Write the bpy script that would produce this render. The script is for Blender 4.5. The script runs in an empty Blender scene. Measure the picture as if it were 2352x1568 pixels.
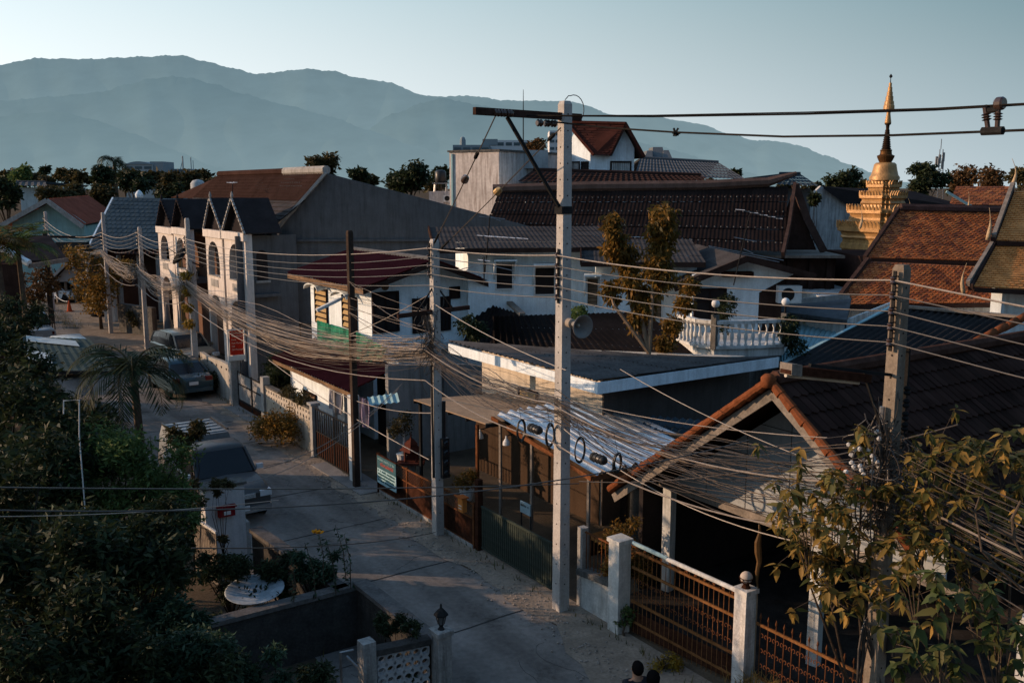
import bpy, bmesh, math, random
import numpy as np
from mathutils import Vector, Matrix
random.seed(7); RNG = np.random.default_rng(7)
V = Vector
scene = bpy.context.scene
COL = scene.collection
rad = math.radians
# ------------------------------------------------------------------ camera geometry (metres, camera at x=y=0, 8.5 m up)
FPX, CX, CY, CAMH = 2145.0, 1176.0, 784.0, 8.5
TH = math.atan((784 - 430) / FPX)
S0 = V((0.99, 17.91, 0)); ES = V((-.56, .8285, 0)); EN = V((.8285, .56, 0)); UP = V((0, 0, 1))
def ray(px, py):
    u = (px - CX) / FPX; v = (CY - py) / FPX
    return V((u, math.cos(TH) + v * math.sin(TH), -math.sin(TH) + v * math.cos(TH)))
CAM = V((0, 0, CAMH))
def hit(px, py, o, n):
    d = ray(px, py); return CAM + d * ((o - CAM).dot(n) / d.dot(n))
def S(s, n, z=0): return S0 + ES * s + EN * n + UP * z        # street frame: s along the lane, n to its right side
def PN(px, py, n): return hit(px, py, S(0, n), EN)
def PS(px, py, s): return hit(px, py, S(s, 0), ES)
def PZ(px, py, z=0): return hit(px, py, V((0, 0, z)), UP)
def PY(px, py, Y): return hit(px, py, V((0, Y, 0)), V((0, 1, 0)))
def sn(p): d = p - S0; return (d.dot(ES), d.dot(EN), p.z)
class Pl:
    """vertical wall plane; u runs to the right seen from outside, nrm points outward"""
    def __init__(s, o, u, nrm): s.o = V((o.x, o.y, 0)); s.u = u.normalized(); s.n = nrm.normalized()
    def px(s, x, y):
        p = hit(x, y, s.o, s.n); return ((p - s.o).dot(s.u), p.z)
    def pt(s, a, z, d=0.0): return s.o + s.u * a + UP * z + s.n * d
def PlN(n): return Pl(S(0, n), -ES, -EN)
def PlS(k): return Pl(S(k, 0), EN, -ES)
def PlY(Y, tilt=0.0):
    return Pl(V((0, Y, 0)), V((math.cos(tilt), math.sin(tilt), 0)), V((math.sin(tilt), -math.cos(tilt), 0)))
# ------------------------------------------------------------------ objects
ORG = {}
def tag(o, label=None, cat=None, group=None, kind=None):
    if label: o['label'] = label
    if cat: o['category'] = cat
    if group: o['group'] = group
    if kind: o['kind'] = kind
    return o
def thing(name, label, cat, loc, group=None):
    o = bpy.data.objects.new(name, None); COL.objects.link(o)
    o.empty_display_size = .2; o.location = loc; ORG[o.name] = V(loc)
    return tag(o, label, cat, group)
class MB:
    def __init__(s): s.v = []; s.f = []; s.smooth = False
    def add(s, vs, fs):
        o = len(s.v); s.v.extend([tuple(v) for v in vs]); s.f.extend([tuple(i + o for i in f) for f in fs]); return s
    def poly(s, pts): return s.add(pts, [tuple(range(len(pts)))])
    def ob(s, p, a, b, c):
        p = V(p); vs = [p, p+a, p+a+b, p+b, p+c, p+a+c, p+a+b+c, p+b+c]
        fs = [(0,3,2,1),(4,5,6,7),(0,1,5,4),(1,2,6,5),(2,3,7,6),(3,0,4,7)]
        if a.cross(b).dot(c) < 0: fs = [f[::-1] for f in fs]
        return s.add(vs, fs)
    def bx(s, c, x, y, z, ax=None):
        X, Y, Z = ax or (V((1,0,0)), V((0,1,0)), UP)
        c = V(c); return s.ob(c - X*x/2 - Y*y/2 - Z*z/2, X*x, Y*y, Z*z)
    def prism(s, pts, vec):
        n = len(pts); pts = [V(p) for p in pts]
        nr = V((0,0,0))
        for i in range(n): nr += pts[i].cross(pts[(i+1) % n])
        if nr.dot(vec) > 0: pts = pts[::-1]
        vs = pts + [p + vec for p in pts]
        fs = [tuple(range(n)), tuple(range(2*n-1, n-1, -1))] + [(i, i+n, (i+1) % n + n, (i+1) % n) for i in range(n)]
        return s.add(vs, fs)
    def tube(s, pts, r, n=6, cap=True):
        pts = [V(p) for p in pts]; m = len(pts)
        rs = r if isinstance(r, (list, tuple)) else [r]*m
        vs = []; ref = None
        for i, p in enumerate(pts):
            t = (pts[min(i+1, m-1)] - pts[max(i-1, 0)])
            t = t.normalized() if t.length > 1e-9 else UP
            if ref is None: ref = V((1,0,0)) if abs(t.x) < .8 else V((0,1,0))
            a = ref - t*ref.dot(t)
            if a.length < 1e-6: a = t.orthogonal()
            a.normalize(); ref = a; b = t.cross(a)
            for k in range(n):
                g = 2*math.pi*(k+.5)/n; vs.append(p + (a*math.cos(g) + b*math.sin(g))*rs[i])
        fs = [(i*n+k, i*n+(k+1) % n, (i+1)*n+(k+1) % n, (i+1)*n+k) for i in range(m-1) for k in range(n)]
        if cap: fs += [tuple(range(n-1, -1, -1)), tuple((m-1)*n+k for k in range(n))]
        return s.add(vs, fs)
    def bar(s, a, b, w, h=None, up=UP):
        a = V(a); b = V(b); h = h or w; t = (b-a).normalized(); x = t.cross(up)
        if x.length < 1e-5: x = t.orthogonal()
        x.normalize(); y = x.cross(t)
        return s.ob(a - x*w/2 - y*h/2, b-a, x*w, y*h)
    def lathe(s, prof, c, n=16, ax=UP):
        c = V(c); ax = V(ax).normalized(); a = ax.orthogonal().normalized()
        if abs(ax.z) > .99: a = V((1,0,0))
        b = ax.cross(a); vs = []
        for r, z in prof:
            for k in range(n):
                g = 2*math.pi*k/n; vs.append(c + ax*z + (a*math.cos(g)+b*math.sin(g))*max(r, 1e-4))
        m = len(prof)
        fs = [(i*n+k, i*n+(k+1) % n, (i+1)*n+(k+1) % n, (i+1)*n+k) for i in range(m-1) for k in range(n)]
        fs += [tuple(range(n-1, -1, -1)), tuple((m-1)*n+k for k in range(n))]
        return s.add(vs, fs)
    def build(s, name, m, parent=None, smooth=False, org=None):
        me = bpy.data.meshes.new(name)
        if parent is not None: o3 = ORG[parent.name]
        elif org is not None: o3 = V(org)
        else:
            a = np.array(s.v); o3 = V(((a[:,0].min()+a[:,0].max())/2, (a[:,1].min()+a[:,1].max())/2, a[:,2].min()))
        me.from_pydata([(v[0]-o3.x, v[1]-o3.y, v[2]-o3.z) for v in s.v], [], s.f)
        me.materials.append(m)
        if smooth: me.polygons.foreach_set('use_smooth', [True]*len(me.polygons))
        me.update(); o = bpy.data.objects.new(name, me); COL.objects.link(o)
        if parent is not None: o.parent = parent
        else: o.location = o3
        ORG[o.name] = o3; return o
def npbuild(name, verts, faces, m, parent=None, org=None, smooth=False):
    """big meshes: verts (N,3), faces (M,k)"""
    o3 = ORG[parent.name] if parent is not None else V(org if org is not None else (0,0,0))
    verts = np.asarray(verts, np.float32) - np.array(o3, np.float32); faces = np.asarray(faces, np.int32)
    me = bpy.data.meshes.new(name); k = faces.shape[1]
    me.vertices.add(len(verts)); me.vertices.foreach_set('co', verts.ravel())
    me.loops.add(faces.size); me.loops.foreach_set('vertex_index', faces.ravel())
    me.polygons.add(len(faces)); me.polygons.foreach_set('loop_start', np.arange(0, faces.size, k, dtype=np.int32))
    me.polygons.foreach_set('loop_total', np.full(len(faces), k, np.int32))
    if smooth: me.polygons.foreach_set('use_smooth', np.ones(len(faces), bool))
    me.materials.append(m); me.update(calc_edges=True); me.validate()
    o = bpy.data.objects.new(name, me); COL.objects.link(o)
    if parent is not None: o.parent = parent
    else: o.location = o3
    ORG[o.name] = o3; return o
def copy_tree(o, parent=None):
    c = o.copy(); COL.objects.link(c)
    if parent: c.parent = parent
    for ch in o.children: copy_tree(ch, c)
    return c
# ------------------------------------------------------------------ materials
MC = {}
def _nodes(name):
    m = bpy.data.materials.new(name); m.use_nodes = True; nt = m.node_tree
    return m, nt, nt.nodes['Principled BSDF'], nt.nodes.new, nt.links.new
def M(name, col, rough=.8, var=.22, scale=2.5, streak=0.0, bump=0.0, metal=0.0, spec=.0, dirt=None, fine=22.0, bscale=30.0):
    """procedural surface: base colour broken up by two noises, optional vertical dirt streaks and bump"""
    if name in MC: return MC[name]
    m, nt, b, N, L = _nodes(name)
    tc = N('ShaderNodeTexCoord')
    n1 = N('ShaderNodeTexNoise'); n1.inputs['Scale'].default_value = scale; n1.inputs['Detail'].default_value = 6; n1.inputs['Roughness'].default_value = .65
    n2 = N('ShaderNodeTexNoise'); n2.inputs['Scale'].default_value = fine; n2.inputs['Detail'].default_value = 3
    L(tc.outputs['Object'], n1.inputs['Vector']); L(tc.outputs['Object'], n2.inputs['Vector'])
    r1 = N('ShaderNodeMapRange'); r1.inputs['From Min'].default_value = .3; r1.inputs['From Max'].default_value = .7
    r1.inputs['To Min'].default_value = 1-var; r1.inputs['To Max'].default_value = 1+var*.6
    L(n1.outputs['Fac'], r1.inputs['Value'])
    r2 = N('ShaderNodeMapRange'); r2.inputs['From Min'].default_value = .3; r2.inputs['From Max'].default_value = .7
    r2.inputs['To Min'].default_value = 1-var*.5; r2.inputs['To Max'].default_value = 1+var*.4
    L(n2.outputs['Fac'], r2.inputs['Value'])
    mu = N('ShaderNodeMath'); mu.operation = 'MULTIPLY'; L(r1.outputs[0], mu.inputs[0]); L(r2.outputs[0], mu.inputs[1])
    mx = N('ShaderNodeMix'); mx.data_type = 'RGBA'; mx.blend_type = 'MULTIPLY'; mx.inputs['Factor'].default_value = 1
    mx.inputs['A'].default_value = (*col, 1); L(mu.outputs[0], mx.inputs['B'])
    out = mx.outputs['Result']
    if streak:
        mp = N('ShaderNodeMapping'); mp.inputs['Scale'].default_value = (3.2, 3.2, .28); L(tc.outputs['Object'], mp.inputs['Vector'])
        n3 = N('ShaderNodeTexNoise'); n3.inputs['Scale'].default_value = 1.6; n3.inputs['Detail'].default_value = 7; n3.inputs['Roughness'].default_value = .7
        L(mp.outputs[0], n3.inputs['Vector'])
        r3 = N('ShaderNodeMapRange'); r3.inputs['From Min'].default_value = .46; r3.inputs['From Max'].default_value = .72; r3.inputs['To Max'].default_value = streak
        L(n3.outputs['Fac'], r3.inputs['Value'])
        m2 = N('ShaderNodeMix'); m2.data_type = 'RGBA'; L(r3.outputs[0], m2.inputs['Factor']); L(out, m2.inputs['A'])
        d = dirt or (col[0]*.25, col[1]*.23, col[2]*.2); m2.inputs['B'].default_value = (*d, 1); out = m2.outputs['Result']
    L(out, b.inputs['Base Color']); b.inputs['Roughness'].default_value = rough
    b.inputs['Metallic'].default_value = metal; b.inputs['Specular IOR Level'].default_value = spec
    if bump:
        n4 = N('ShaderNodeTexNoise'); n4.inputs['Scale'].default_value = bscale; n4.inputs['Detail'].default_value = 5
        L(tc.outputs['Object'], n4.inputs['Vector'])
        bp = N('ShaderNodeBump'); bp.inputs['Strength'].default_value = bump; bp.inputs['Distance'].default_value = .02
        L(n4.outputs['Fac'], bp.inputs['Height']); L(bp.outputs[0], b.inputs['Normal'])
    MC[name] = m; return m
def MI(name, cols, rough=.75, trans=0.0, spec=.12, metal=0.0):
    """colour varies per mesh island (leaf, tile): cols = ramp colours"""
    if name in MC: return MC[name]
    m, nt, b, N, L = _nodes(name)
    g = N('ShaderNodeNewGeometry'); rp = N('ShaderNodeValToRGB'); L(g.outputs['Random Per Island'], rp.inputs['Fac'])
    el = rp.color_ramp.elements
    for i, c in enumerate(cols):
        p = i / max(1, len(cols)-1)
        e = el[i] if i < 2 else el.new(p)
        e.position = p; e.color = (*c, 1)
    tc = N('ShaderNodeTexCoord'); nz = N('ShaderNodeTexNoise'); nz.inputs['Scale'].default_value = 1.3; L(tc.outputs['Object'], nz.inputs['Vector'])
    r1 = N('ShaderNodeMapRange'); r1.inputs['From Min'].default_value = .3; r1.inputs['From Max'].default_value = .7
    r1.inputs['To Min'].default_value = .68; r1.inputs['To Max'].default_value = 1.25; L(nz.outputs['Fac'], r1.inputs['Value'])
    mx = N('ShaderNodeMix'); mx.data_type = 'RGBA'; mx.blend_type = 'MULTIPLY'; mx.inputs['Factor'].default_value = 1
    L(rp.outputs['Color'], mx.inputs['A']); L(r1.outputs[0], mx.inputs['B'])
    L(mx.outputs['Result'], b.inputs['Base Color']); b.inputs['Roughness'].default_value = rough; b.inputs['Specular IOR Level'].default_value = spec
    b.inputs['Metallic'].default_value = metal
    if trans:
        t = N('ShaderNodeBsdfTranslucent'); L(mx.outputs['Result'], t.inputs['Color'])
        ms = N('ShaderNodeMixShader'); ms.inputs['Fac'].default_value = trans
        L(b.outputs[0], ms.inputs[1]); L(t.outputs[0], ms.inputs[2]); L(ms.outputs[0], nt.nodes['Material Output'].inputs['Surface'])
    MC[name] = m; return m
# ------------------------------------------------------------------ shape helpers
def lerp(a, b, t): return a + (b-a)*t
def bil(p00, p10, p01, p11, u, v): return lerp(lerp(p00, p10, u), lerp(p01, p11, u), v)
def corr(mb, p00, p10, p01, p11, pitch=.18, amp=.03, rows=1, step=.02, seg=4, vs=2):
    """corrugated sheet: waves across p00->p10, ribs run p00->p01; laid in overlapping rows (first row lowest)"""
    w = max((p10-p00).length, (p11-p01).length); nc = max(3, int(w/pitch))*seg
    nr = (p10-p00).cross(p01-p00).normalized()
    if nr.z < 0: nr = -nr
    for r in range(rows):
        v0 = r/rows; v1 = (r+1)/rows + (.01 if r < rows-1 else 0); vv = []; ff = []
        for j in range(vs):
            t = j/(vs-1); v = lerp(v0, v1, t)
            for i in range(nc+1):
                vv.append(bil(p00, p10, p01, p11, i/nc, v) + nr*(amp*math.cos(2*math.pi*i/seg) + step*(1-t)))
        for j in range(vs-1):
            for i in range(nc):
                a = j*(nc+1)+i; ff.append((a, a+1, a+nc+2, a+nc+1))
        mb.add(vv, ff)
    return mb
def slab(mb, p00, p10, p01, p11, th):
    nr = (p10-p00).cross(p01-p00).normalized()
    if nr.z < 0: nr = -nr
    return mb.prism([p00, p10, p11, p01], -nr*th)
def tiles(name, m, parent, p00, p10, p01, p11, tw=.25, th=.22, lift=.035, point=.0, jit=.006, flip=False):
    """roof of separate overlapping tiles; p00->p10 the eave, p00->p01 up the slope"""
    w = (p10-p00).length; h = (p01-p00).length
    nc = max(2, int(w/tw)); nr_ = max(2, int(h/th)); nr = (p10-p00).cross(p01-p00).normalized()
    if nr.z < 0: nr = -nr
    vs = []; fs = []
    for r in range(nr_):
        off = .5 if r % 2 else 0
        for c in range(-1 if off else 0, nc):
            u0 = max(0, (c+off)/nc); u1 = min(1, (c+1+off)/nc)
            if u1-u0 < .002: continue
            v0 = r/nr_; v1 = min(1, (r+1.25)/nr_); g = .04/nc
            j = random.uniform(-jit, jit); k = len(vs); um = (u0+u1)/2
            vs += [bil(p00,p10,p01,p11,u0+g,v0) + nr*(lift+j), bil(p00,p10,p01,p11,um,max(0,v0-point/nr_)) + nr*(lift+j*2),
                   bil(p00,p10,p01,p11,u1-g,v0) + nr*(lift-j), bil(p00,p10,p01,p11,u1-g,v1) + nr*.004, bil(p00,p10,p01,p11,u0+g,v1) + nr*.004]
            d = nr*lift*.8
            vs += [vs[k]-d, vs[k+1]-d, vs[k+2]-d]
            fs += [(k,k+1,k+2,k+3,k+4), (k+5,k+6,k+1,k), (k+6,k+7,k+2,k+1)]
    mb = MB(); mb.v = [tuple(v) for v in vs]; mb.f = fs
    nb = nr*.01
    mb.poly([p00-nb, p10-nb, p11-nb, p01-nb])
    return mb.build(name, m, parent)
def arch_wall(mb, pl, a0, a1, z0, z1, ops, th=.2, K=10):
    """wall with pointed/round arch openings ops=[(ac, halfwidth, zbottom, zspring, rise)] cut right through"""
    x = a0
    def blk(aa, ab, za, zb):
        if ab-aa > 1e-3 and zb-za > 1e-3: mb.prism([pl.pt(aa,za), pl.pt(ab,za), pl.pt(ab,zb), pl.pt(aa,zb)], -pl.n*th)
    for ac, hw, zb, zs, rise in sorted(ops):
        blk(x, ac-hw, z0, z1); blk(ac-hw, ac+hw, z0, zb)
        for k in range(K):
            u0 = -1+2*k/K; u1 = -1+2*(k+1)/K
            f = lambda u: zs + rise*math.sqrt(max(0, 1-abs(u)**2.2))
            mb.prism([pl.pt(ac+hw*u0, f(u0)), pl.pt(ac+hw*u1, f(u1)), pl.pt(ac+hw*u1, z1), pl.pt(ac+hw*u0, z1)], -pl.n*th)
        x = ac+hw
    blk(x, a1, z0, z1); return mb
def window(parent, pl, a0, a1, z0, z1, mf, mp, kind='pane', fw=.06, name='window', lv=None, d=0.0, gap=.85):
    """window part with its frame: pane recessed behind a proud frame; kind 'louvre' has slats, 'bars' a grille"""
    w = MB(); w.prism([pl.pt(a0,z0,d+.006), pl.pt(a1,z0,d+.006), pl.pt(a1,z1,d+.006), pl.pt(a0,z1,d+.006)], pl.n*.012)
    wo = None
    if kind == 'louvre':
        wo = w.build(name, m_dark, parent); w = MB()
        n = max(3, int((z1-z0)/(lv or .12)))
        for i in range(n):
            z = z0 + (z1-z0)*(i+.5)/n; h = (z1-z0)/n
            w.ob(pl.pt(a0+.02, z-h*.45, d+.055), pl.u*(a1-a0-.04), UP*h*gap - pl.n*.045, pl.n*.012)
    if wo is None: wo = w.build(name, mp, parent)
    else: w.build('louvres', mp, wo)
    fr = MB()
    for (x0, x1, y0, y1) in ((a0-fw, a0, z0-fw, z1+fw), (a1, a1+fw, z0-fw, z1+fw), (a0, a1, z1, z1+fw), (a0, a1, z0-fw, z0)):
        fr.ob(pl.pt(x0, y0, d+.004), pl.u*(x1-x0), UP*(y1-y0), pl.n*.07)
    if kind in ('pane', 'cross'):
        am = (a0+a1)/2; fr.ob(pl.pt(am-.02, z0, d+.02), pl.u*.04, UP*(z1-z0), pl.n*.03)
    if kind == 'cross':
        zm = lerp(z0, z1, .65); fr.ob(pl.pt(a0, zm-.02, d+.022), pl.u*(a1-a0), UP*.04, pl.n*.024)
    if kind == 'bars':
        n = max(2, int((a1-a0)/.13))
        for i in range(1, n): fr.ob(pl.pt(lerp(a0,a1,i/n)-.008, z0, d+.035), pl.u*.016, UP*(z1-z0), pl.n*.016)
    fr.build('frame', mf, wo); return wo
def pxwin(parent, pl, x0, y0, x1, y1, mf, mp, kind='pane', **k):
    a0, zt = pl.px(x0, y0); a1, zb = pl.px(x1, y1); _, zt2 = pl.px((x0+x1)/2, y0); _, zb2 = pl.px((x0+x1)/2, y1)
    return window(parent, pl, a0, a1, zb2, zt2, mf, mp, kind, **k)
def sag(a, b, d, n=14):
    return [lerp(a, b, i/n) - UP*(4*d*(i/n)*(1-i/n)) for i in range(n+1)]
# ------------------------------------------------------------------ foliage
def leafmesh(P, size, asp=.45, droop=.35, up=0.3, rng=RNG, jit=.35):
    """diamond leaves folded on the midrib at points P"""
    n = len(P); P = np.asarray(P)
    th = rng.uniform(0, 2*np.pi, n); el = rng.normal(-droop, .55, n)
    d = np.stack([np.cos(th)*np.cos(el), np.sin(th)*np.cos(el), np.sin(el)], 1)
    r = rng.normal(0, 1, (n,3)); r[:,2] += up; s = np.cross(d, r); s /= np.linalg.norm(s, axis=1, keepdims=True)+1e-9
    nn = np.cross(s, d); L = (size*(1+rng.uniform(-jit, jit, n)))[:,None]; W = L*asp
    v = np.stack([P, P+d*L*.45+s*W*.5+nn*L*.08, P+d*L, P+d*L*.45-s*W*.5+nn*L*.08], 1).reshape(-1,3)
    f = np.arange(4*n).reshape(n,4); return v, f
def clump_pts(clumps, n, rng=RNG, shell=.55, zsq=.85):
    """points in lumpy ellipsoids: clumps=[(centre, radius)]"""
    w = np.array([r**2 for c, r in clumps]); idx = rng.choice(len(clumps), n, p=w/w.sum())
    C = np.array([list(c) for c, r in clumps]); R = np.array([r for c, r in clumps])
    d = rng.normal(0, 1, (n,3)); d /= np.linalg.norm(d, axis=1, keepdims=True)
    lump = 1+.22*np.sin(d[:,0]*5+idx)*np.cos(d[:,1]*4+idx*2)+.15*np.sin(d[:,2]*7+idx*3)
    rr = R[idx]*lump*(shell+(1-shell)*rng.uniform(0,1,n))**1.0*rng.uniform(.75,1.0,n)
    d[:,2] *= zsq; return C[idx]+d*rr[:,None]
def limbs(mb, base, clumps, r0, rng=random, frac=.35):
    base = V(base); cs = [V(c) for c, r in clumps]; top = sum(cs, V((0,0,0)))/len(cs)
    fork = lerp(base, top, frac+.15); fork.x += rng.uniform(-.1,.1)
    mb.tube([base-UP*.1, lerp(base, fork, .5)+V((rng.uniform(-.05,.05),rng.uniform(-.05,.05),0)), fork], [r0, r0*.8, r0*.65], 7)
    for c in cs:
        m = lerp(fork, c, .55)+V((rng.uniform(-.15,.15), rng.uniform(-.15,.15), .1))
        mb.tube([fork, m, c], [r0*.5, r0*.3, r0*.1], 5)
def tree(name, label, cat, base, clumps, n, size, mleaf, mbark, r0=.12, group=None, asp=.45, droop=.3, shell=.5, zsq=.85, part='crown'):
    t = thing(name, label, cat, base, group)
    mb = MB(); limbs(mb, base, clumps, r0); mb.build('trunk' if part == 'crown' else 'stem', mbark, t, True)
    v, f = leafmesh(clump_pts(clumps, n, shell=shell, zsq=zsq), size, asp, droop); npbuild(part, v, f, mleaf, t); return t
def rclumps(c, R, n, r, rng=random, zs=.7):
    out = []
    for i in range(n):
        d = V((rng.gauss(0,1), rng.gauss(0,1), rng.gauss(0,1))).normalized()*R*rng.uniform(.45,1); d.z *= zs
        out.append((V(c)+d, r*rng.uniform(.7,1.2)))
    return out
# ------------------------------------------------------------------ materials used across the place
def plaster(name, c, streak=.35, **k): return M(name, c, .9, .16, 1.6, streak, .25, **k)
m_white = plaster('white_plaster', (.76,.84,.87), .34)
m_white2 = plaster('white_plaster_stained', (.58,.59,.57), .75)
m_cream = plaster('cream_plaster', (.62,.55,.45), .4)
m_grey = plaster('grey_render', (.105,.109,.114), .5)
m_conc = M('weathered_concrete', (.33,.32,.30), .9, .28, 3, .45, .5)
m_concd = M('dark_mossy_concrete', (.13,.125,.115), .95, .4, 2.5, .7, .6, dirt=(.03,.03,.026))
m_pole = M('pole_concrete', (.43,.405,.375), .9, .2, 2, .3, .4)
m_polew = M('pole_whitewash', (.55,.54,.50), .9, .25, 3, .5, .3)
m_fibre = M('grey_fibre_cement_roof', (.065,.06,.059), .85, .3, 1.2, .3, .1)
m_fibred = M('dark_fibre_cement_roof', (.019,.016,.0155), .85, .35, 1.0, .3, .1)
m_brownroof = M('brown_roof_sheet', (.05,.029,.024), .8, .3, .8, .3)
m_redroof = M('red_roof_sheet', (.105,.022,.022), .6, .22, 1.0, .2)
m_redtile = M('red_tile_roof', (.26,.085,.055), .8, .3, 1.0, .3)
m_blueroof = M('blue_grey_tile_roof', (.045,.06,.07), .7, .3, 1.0, .2)
m_dkroof = M('black_shingle_roof', (.034,.029,.029), .85, .3, 1.2)
m_zinc = M('zinc_sheet', (.50,.52,.53), .35, .35, 1.5, .4, 0, .75, .5)
m_tealsheet = M('pale_teal_roof_sheet', (.30,.47,.50), .5, .2, 1.2, .25)
m_greensheet = M('dark_green_roof_sheet', (.055,.075,.072), .6, .25, 1.2, .3)
m_wood = M('weathered_wood', (.20,.13,.08), .8, .35, 3, .3)
m_wooddk = M('dark_teak', (.05,.03,.024), .75, .4, 2, .3)
m_woodgr = M('grey_timber', (.22,.19,.16), .85, .35, 4, .3)
m_tan = M('tan_louvre', (.42,.29,.14), .7, .2, 3)
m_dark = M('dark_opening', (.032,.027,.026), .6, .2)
m_glass = M('dark_window_glass', (.012,.014,.016), .15, .2, spec=.35)
m_frame = M('dark_frame', (.03,.02,.018), .6, .2)
m_framew = M('white_frame', (.6,.6,.58), .6, .12)
m_steel = M('galvanised_steel', (.30,.30,.30), .45, .3, 4, .2, 0, .7)
m_blacks = M('black_steel', (.025,.025,.025), .5, .3)
m_rust = M('rusty_iron', (.17,.068,.03), .8, .5, 5, .3)
m_rustdk = M('dark_rusty_mesh', (.05,.022,.014), .85, .5, 4, .3)
m_orangegate = M('orange_brown_gate_paint', (.20,.09,.035), .65, .45, 4, .2)
m_gold = M('gilded_plaster', (.42,.23,.08), .5, .35, 2.2, .6, .8, .25, .5, dirt=(.20,.10,.03), bscale=9)
m_golddk = M('dark_gilt', (.10,.05,.02), .5, .4, 2, .4, 0, .4)
m_goldold = M('old_gilt_brickwork', (.36,.22,.09), .7, .45, 1.2, .7, .4, .2, dirt=(.05,.025,.015))
m_templetile = MI('temple_roof_tile', [(.24,.065,.02),(.40,.125,.035),(.30,.085,.025),(.13,.04,.02),(.44,.15,.045)], .7)
m_templetile2 = MI('temple_roof_tile_pale', [(.60,.25,.075),(.66,.28,.085),(.54,.215,.06),(.62,.26,.08)], .7)
m_ridge = M('terracotta_ridge_tile', (.19,.064,.028), .8, .35, 4, .35)
m_cable = M('black_cable', (.06,.05,.042), .45, .3, 6, spec=.45)
m_cable2 = M('grey_cable', (.24,.20,.165), .5, .3, 6, spec=.5)
m_porc = M('brown_porcelain', (.06,.035,.025), .2, .2, spec=.6)
m_porcw = M('grey_porcelain', (.42,.41,.39), .25, .2, spec=.6)
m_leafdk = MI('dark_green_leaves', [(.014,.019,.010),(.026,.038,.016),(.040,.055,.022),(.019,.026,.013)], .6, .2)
m_leafmid = MI('green_leaves', [(.035,.06,.02),(.08,.125,.036),(.12,.17,.05),(.055,.085,.03)], .55, .3)
m_leafvine = MI('blue_green_leaves', [(.014,.028,.016),(.03,.058,.03),(.05,.085,.05)], .5, .25)
m_leafaut = MI('bronze_leaves', [(.06,.055,.014),(.17,.10,.02),(.30,.15,.03),(.09,.065,.018),(.22,.14,.04)], .5, .4)
m_leafyel = MI('yellow_leaves', [(.25,.16,.02),(.35,.22,.03),(.12,.10,.02)], .5, .35)
m_leafbig = MI('broad_leaves', [(.05,.065,.02),(.10,.10,.028),(.19,.14,.038),(.36,.22,.055),(.085,.09,.026),(.40,.23,.06),(.12,.12,.032)], .5, .4)
m_leafbrt = MI('sunlit_green_leaves', [(.07,.12,.03),(.11,.17,.04),(.05,.09,.025)], .45, .35)
m_leafolive = MI('olive_leaves', [(.035,.035,.016),(.06,.052,.02),(.085,.065,.024),(.04,.042,.018)], .6, .25)
m_leafbrown = MI('brown_dry_leaves', [(.10,.055,.025),(.15,.08,.03),(.07,.05,.025)], .6, .25)
m_grassdry = MI('dry_grass_blades', [(.22,.13,.035),(.30,.19,.06),(.12,.09,.03)], .7, .2)
m_grass = MI('grass_blades', [(.04,.06,.02),(.08,.08,.025),(.12,.09,.03)], .7, .2)
m_bark = M('grey_bark', (.10,.075,.055), .9, .4, 5, .3, .5)
m_barkl = M('pale_bark', (.26,.19,.13), .85, .3, 5, .2, .3)
m_skin = M('skin', (.36,.20,.13), .6, .08)
m_hair = M('black_hair', (.008,.007,.007), .45, .3)
m_blackpl = M('black_plastic', (.018,.018,.018), .4, .2, spec=.3)
m_rubber = M('tyre_rubber', (.02,.02,.02), .85, .3)
# ------------------------------------------------------------------ light, sky, camera
SUN_EL, SUN_AZ = rad(14.5), rad(-84)                                   # azimuth from +Y towards +X
sdir = V((math.sin(SUN_AZ)*math.cos(SUN_EL), math.cos(SUN_AZ)*math.cos(SUN_EL), math.sin(SUN_EL)))
w = bpy.data.worlds.new("World"); scene.world = w; w.use_nodes = True
nt = w.node_tree; bg = nt.nodes['Background']
sky = nt.nodes.new('ShaderNodeTexSky'); sky.sky_type = 'NISHITA'; sky.sun_disc = False
sky.sun_elevation = SUN_EL; sky.sun_rotation = SUN_AZ; sky.altitude = 300; sky.air_density = 1.0; sky.dust_density = 1.6; sky.ozone_density = 2.0
def wn(t, **k):
    n = nt.nodes.new(t)
    for a, v in k.items(): setattr(n, a, v)
    return n
def wmix(a, b, f):
    m = wn('ShaderNodeMix', data_type='RGBA'); L = nt.links.new
    for sock, x in (('A', a), ('B', b), ('Factor', f)):
        if isinstance(x, tuple): m.inputs[sock].default_value = (*x, 1)
        elif isinstance(x, float): m.inputs[sock].default_value = x
        else: L(x, m.inputs[sock])
    return m
BGS = .10                                                               # background strength
tcw = wn('ShaderNodeTexCoord'); sx = wn('ShaderNodeSeparateXYZ'); nt.links.new(tcw.outputs['Generated'], sx.inputs[0])
dt = wn('ShaderNodeVectorMath', operation='DOT_PRODUCT'); nt.links.new(tcw.outputs['Generated'], dt.inputs[0]); dt.inputs[1].default_value = (math.sin(SUN_AZ), math.cos(SUN_AZ), 0)
def mrange(src, a, b, c=0.0, d=1.0, kind='SMOOTHSTEP'):
    n = wn('ShaderNodeMapRange', interpolation_type=kind); nt.links.new(src, n.inputs['Value'])
    for k, v in zip(('From Min','From Max','To Min','To Max'), (a,b,c,d)): n.inputs[k].default_value = v
    return n.outputs[0]
fa = mrange(dt.outputs['Value'], -.42, .60, kind='LINEAR')                # nearer the sun: paler haze
fz = mrange(sx.outputs['Z'], 0, .25, kind='LINEAR')
k = 1/BGS
sc = lambda c: tuple(x*k for x in c)
hz = wmix(wmix(sc((.46,.56,.61)), sc((.055,.175,.215)), fz).outputs['Result'], wmix(sc((1.22,1.23,1.22)), sc((.66,.85,.92)), fz).outputs['Result'], fa)
fm = mrange(sx.outputs['Z'], .13, .60, 1.0, .10)
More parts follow.
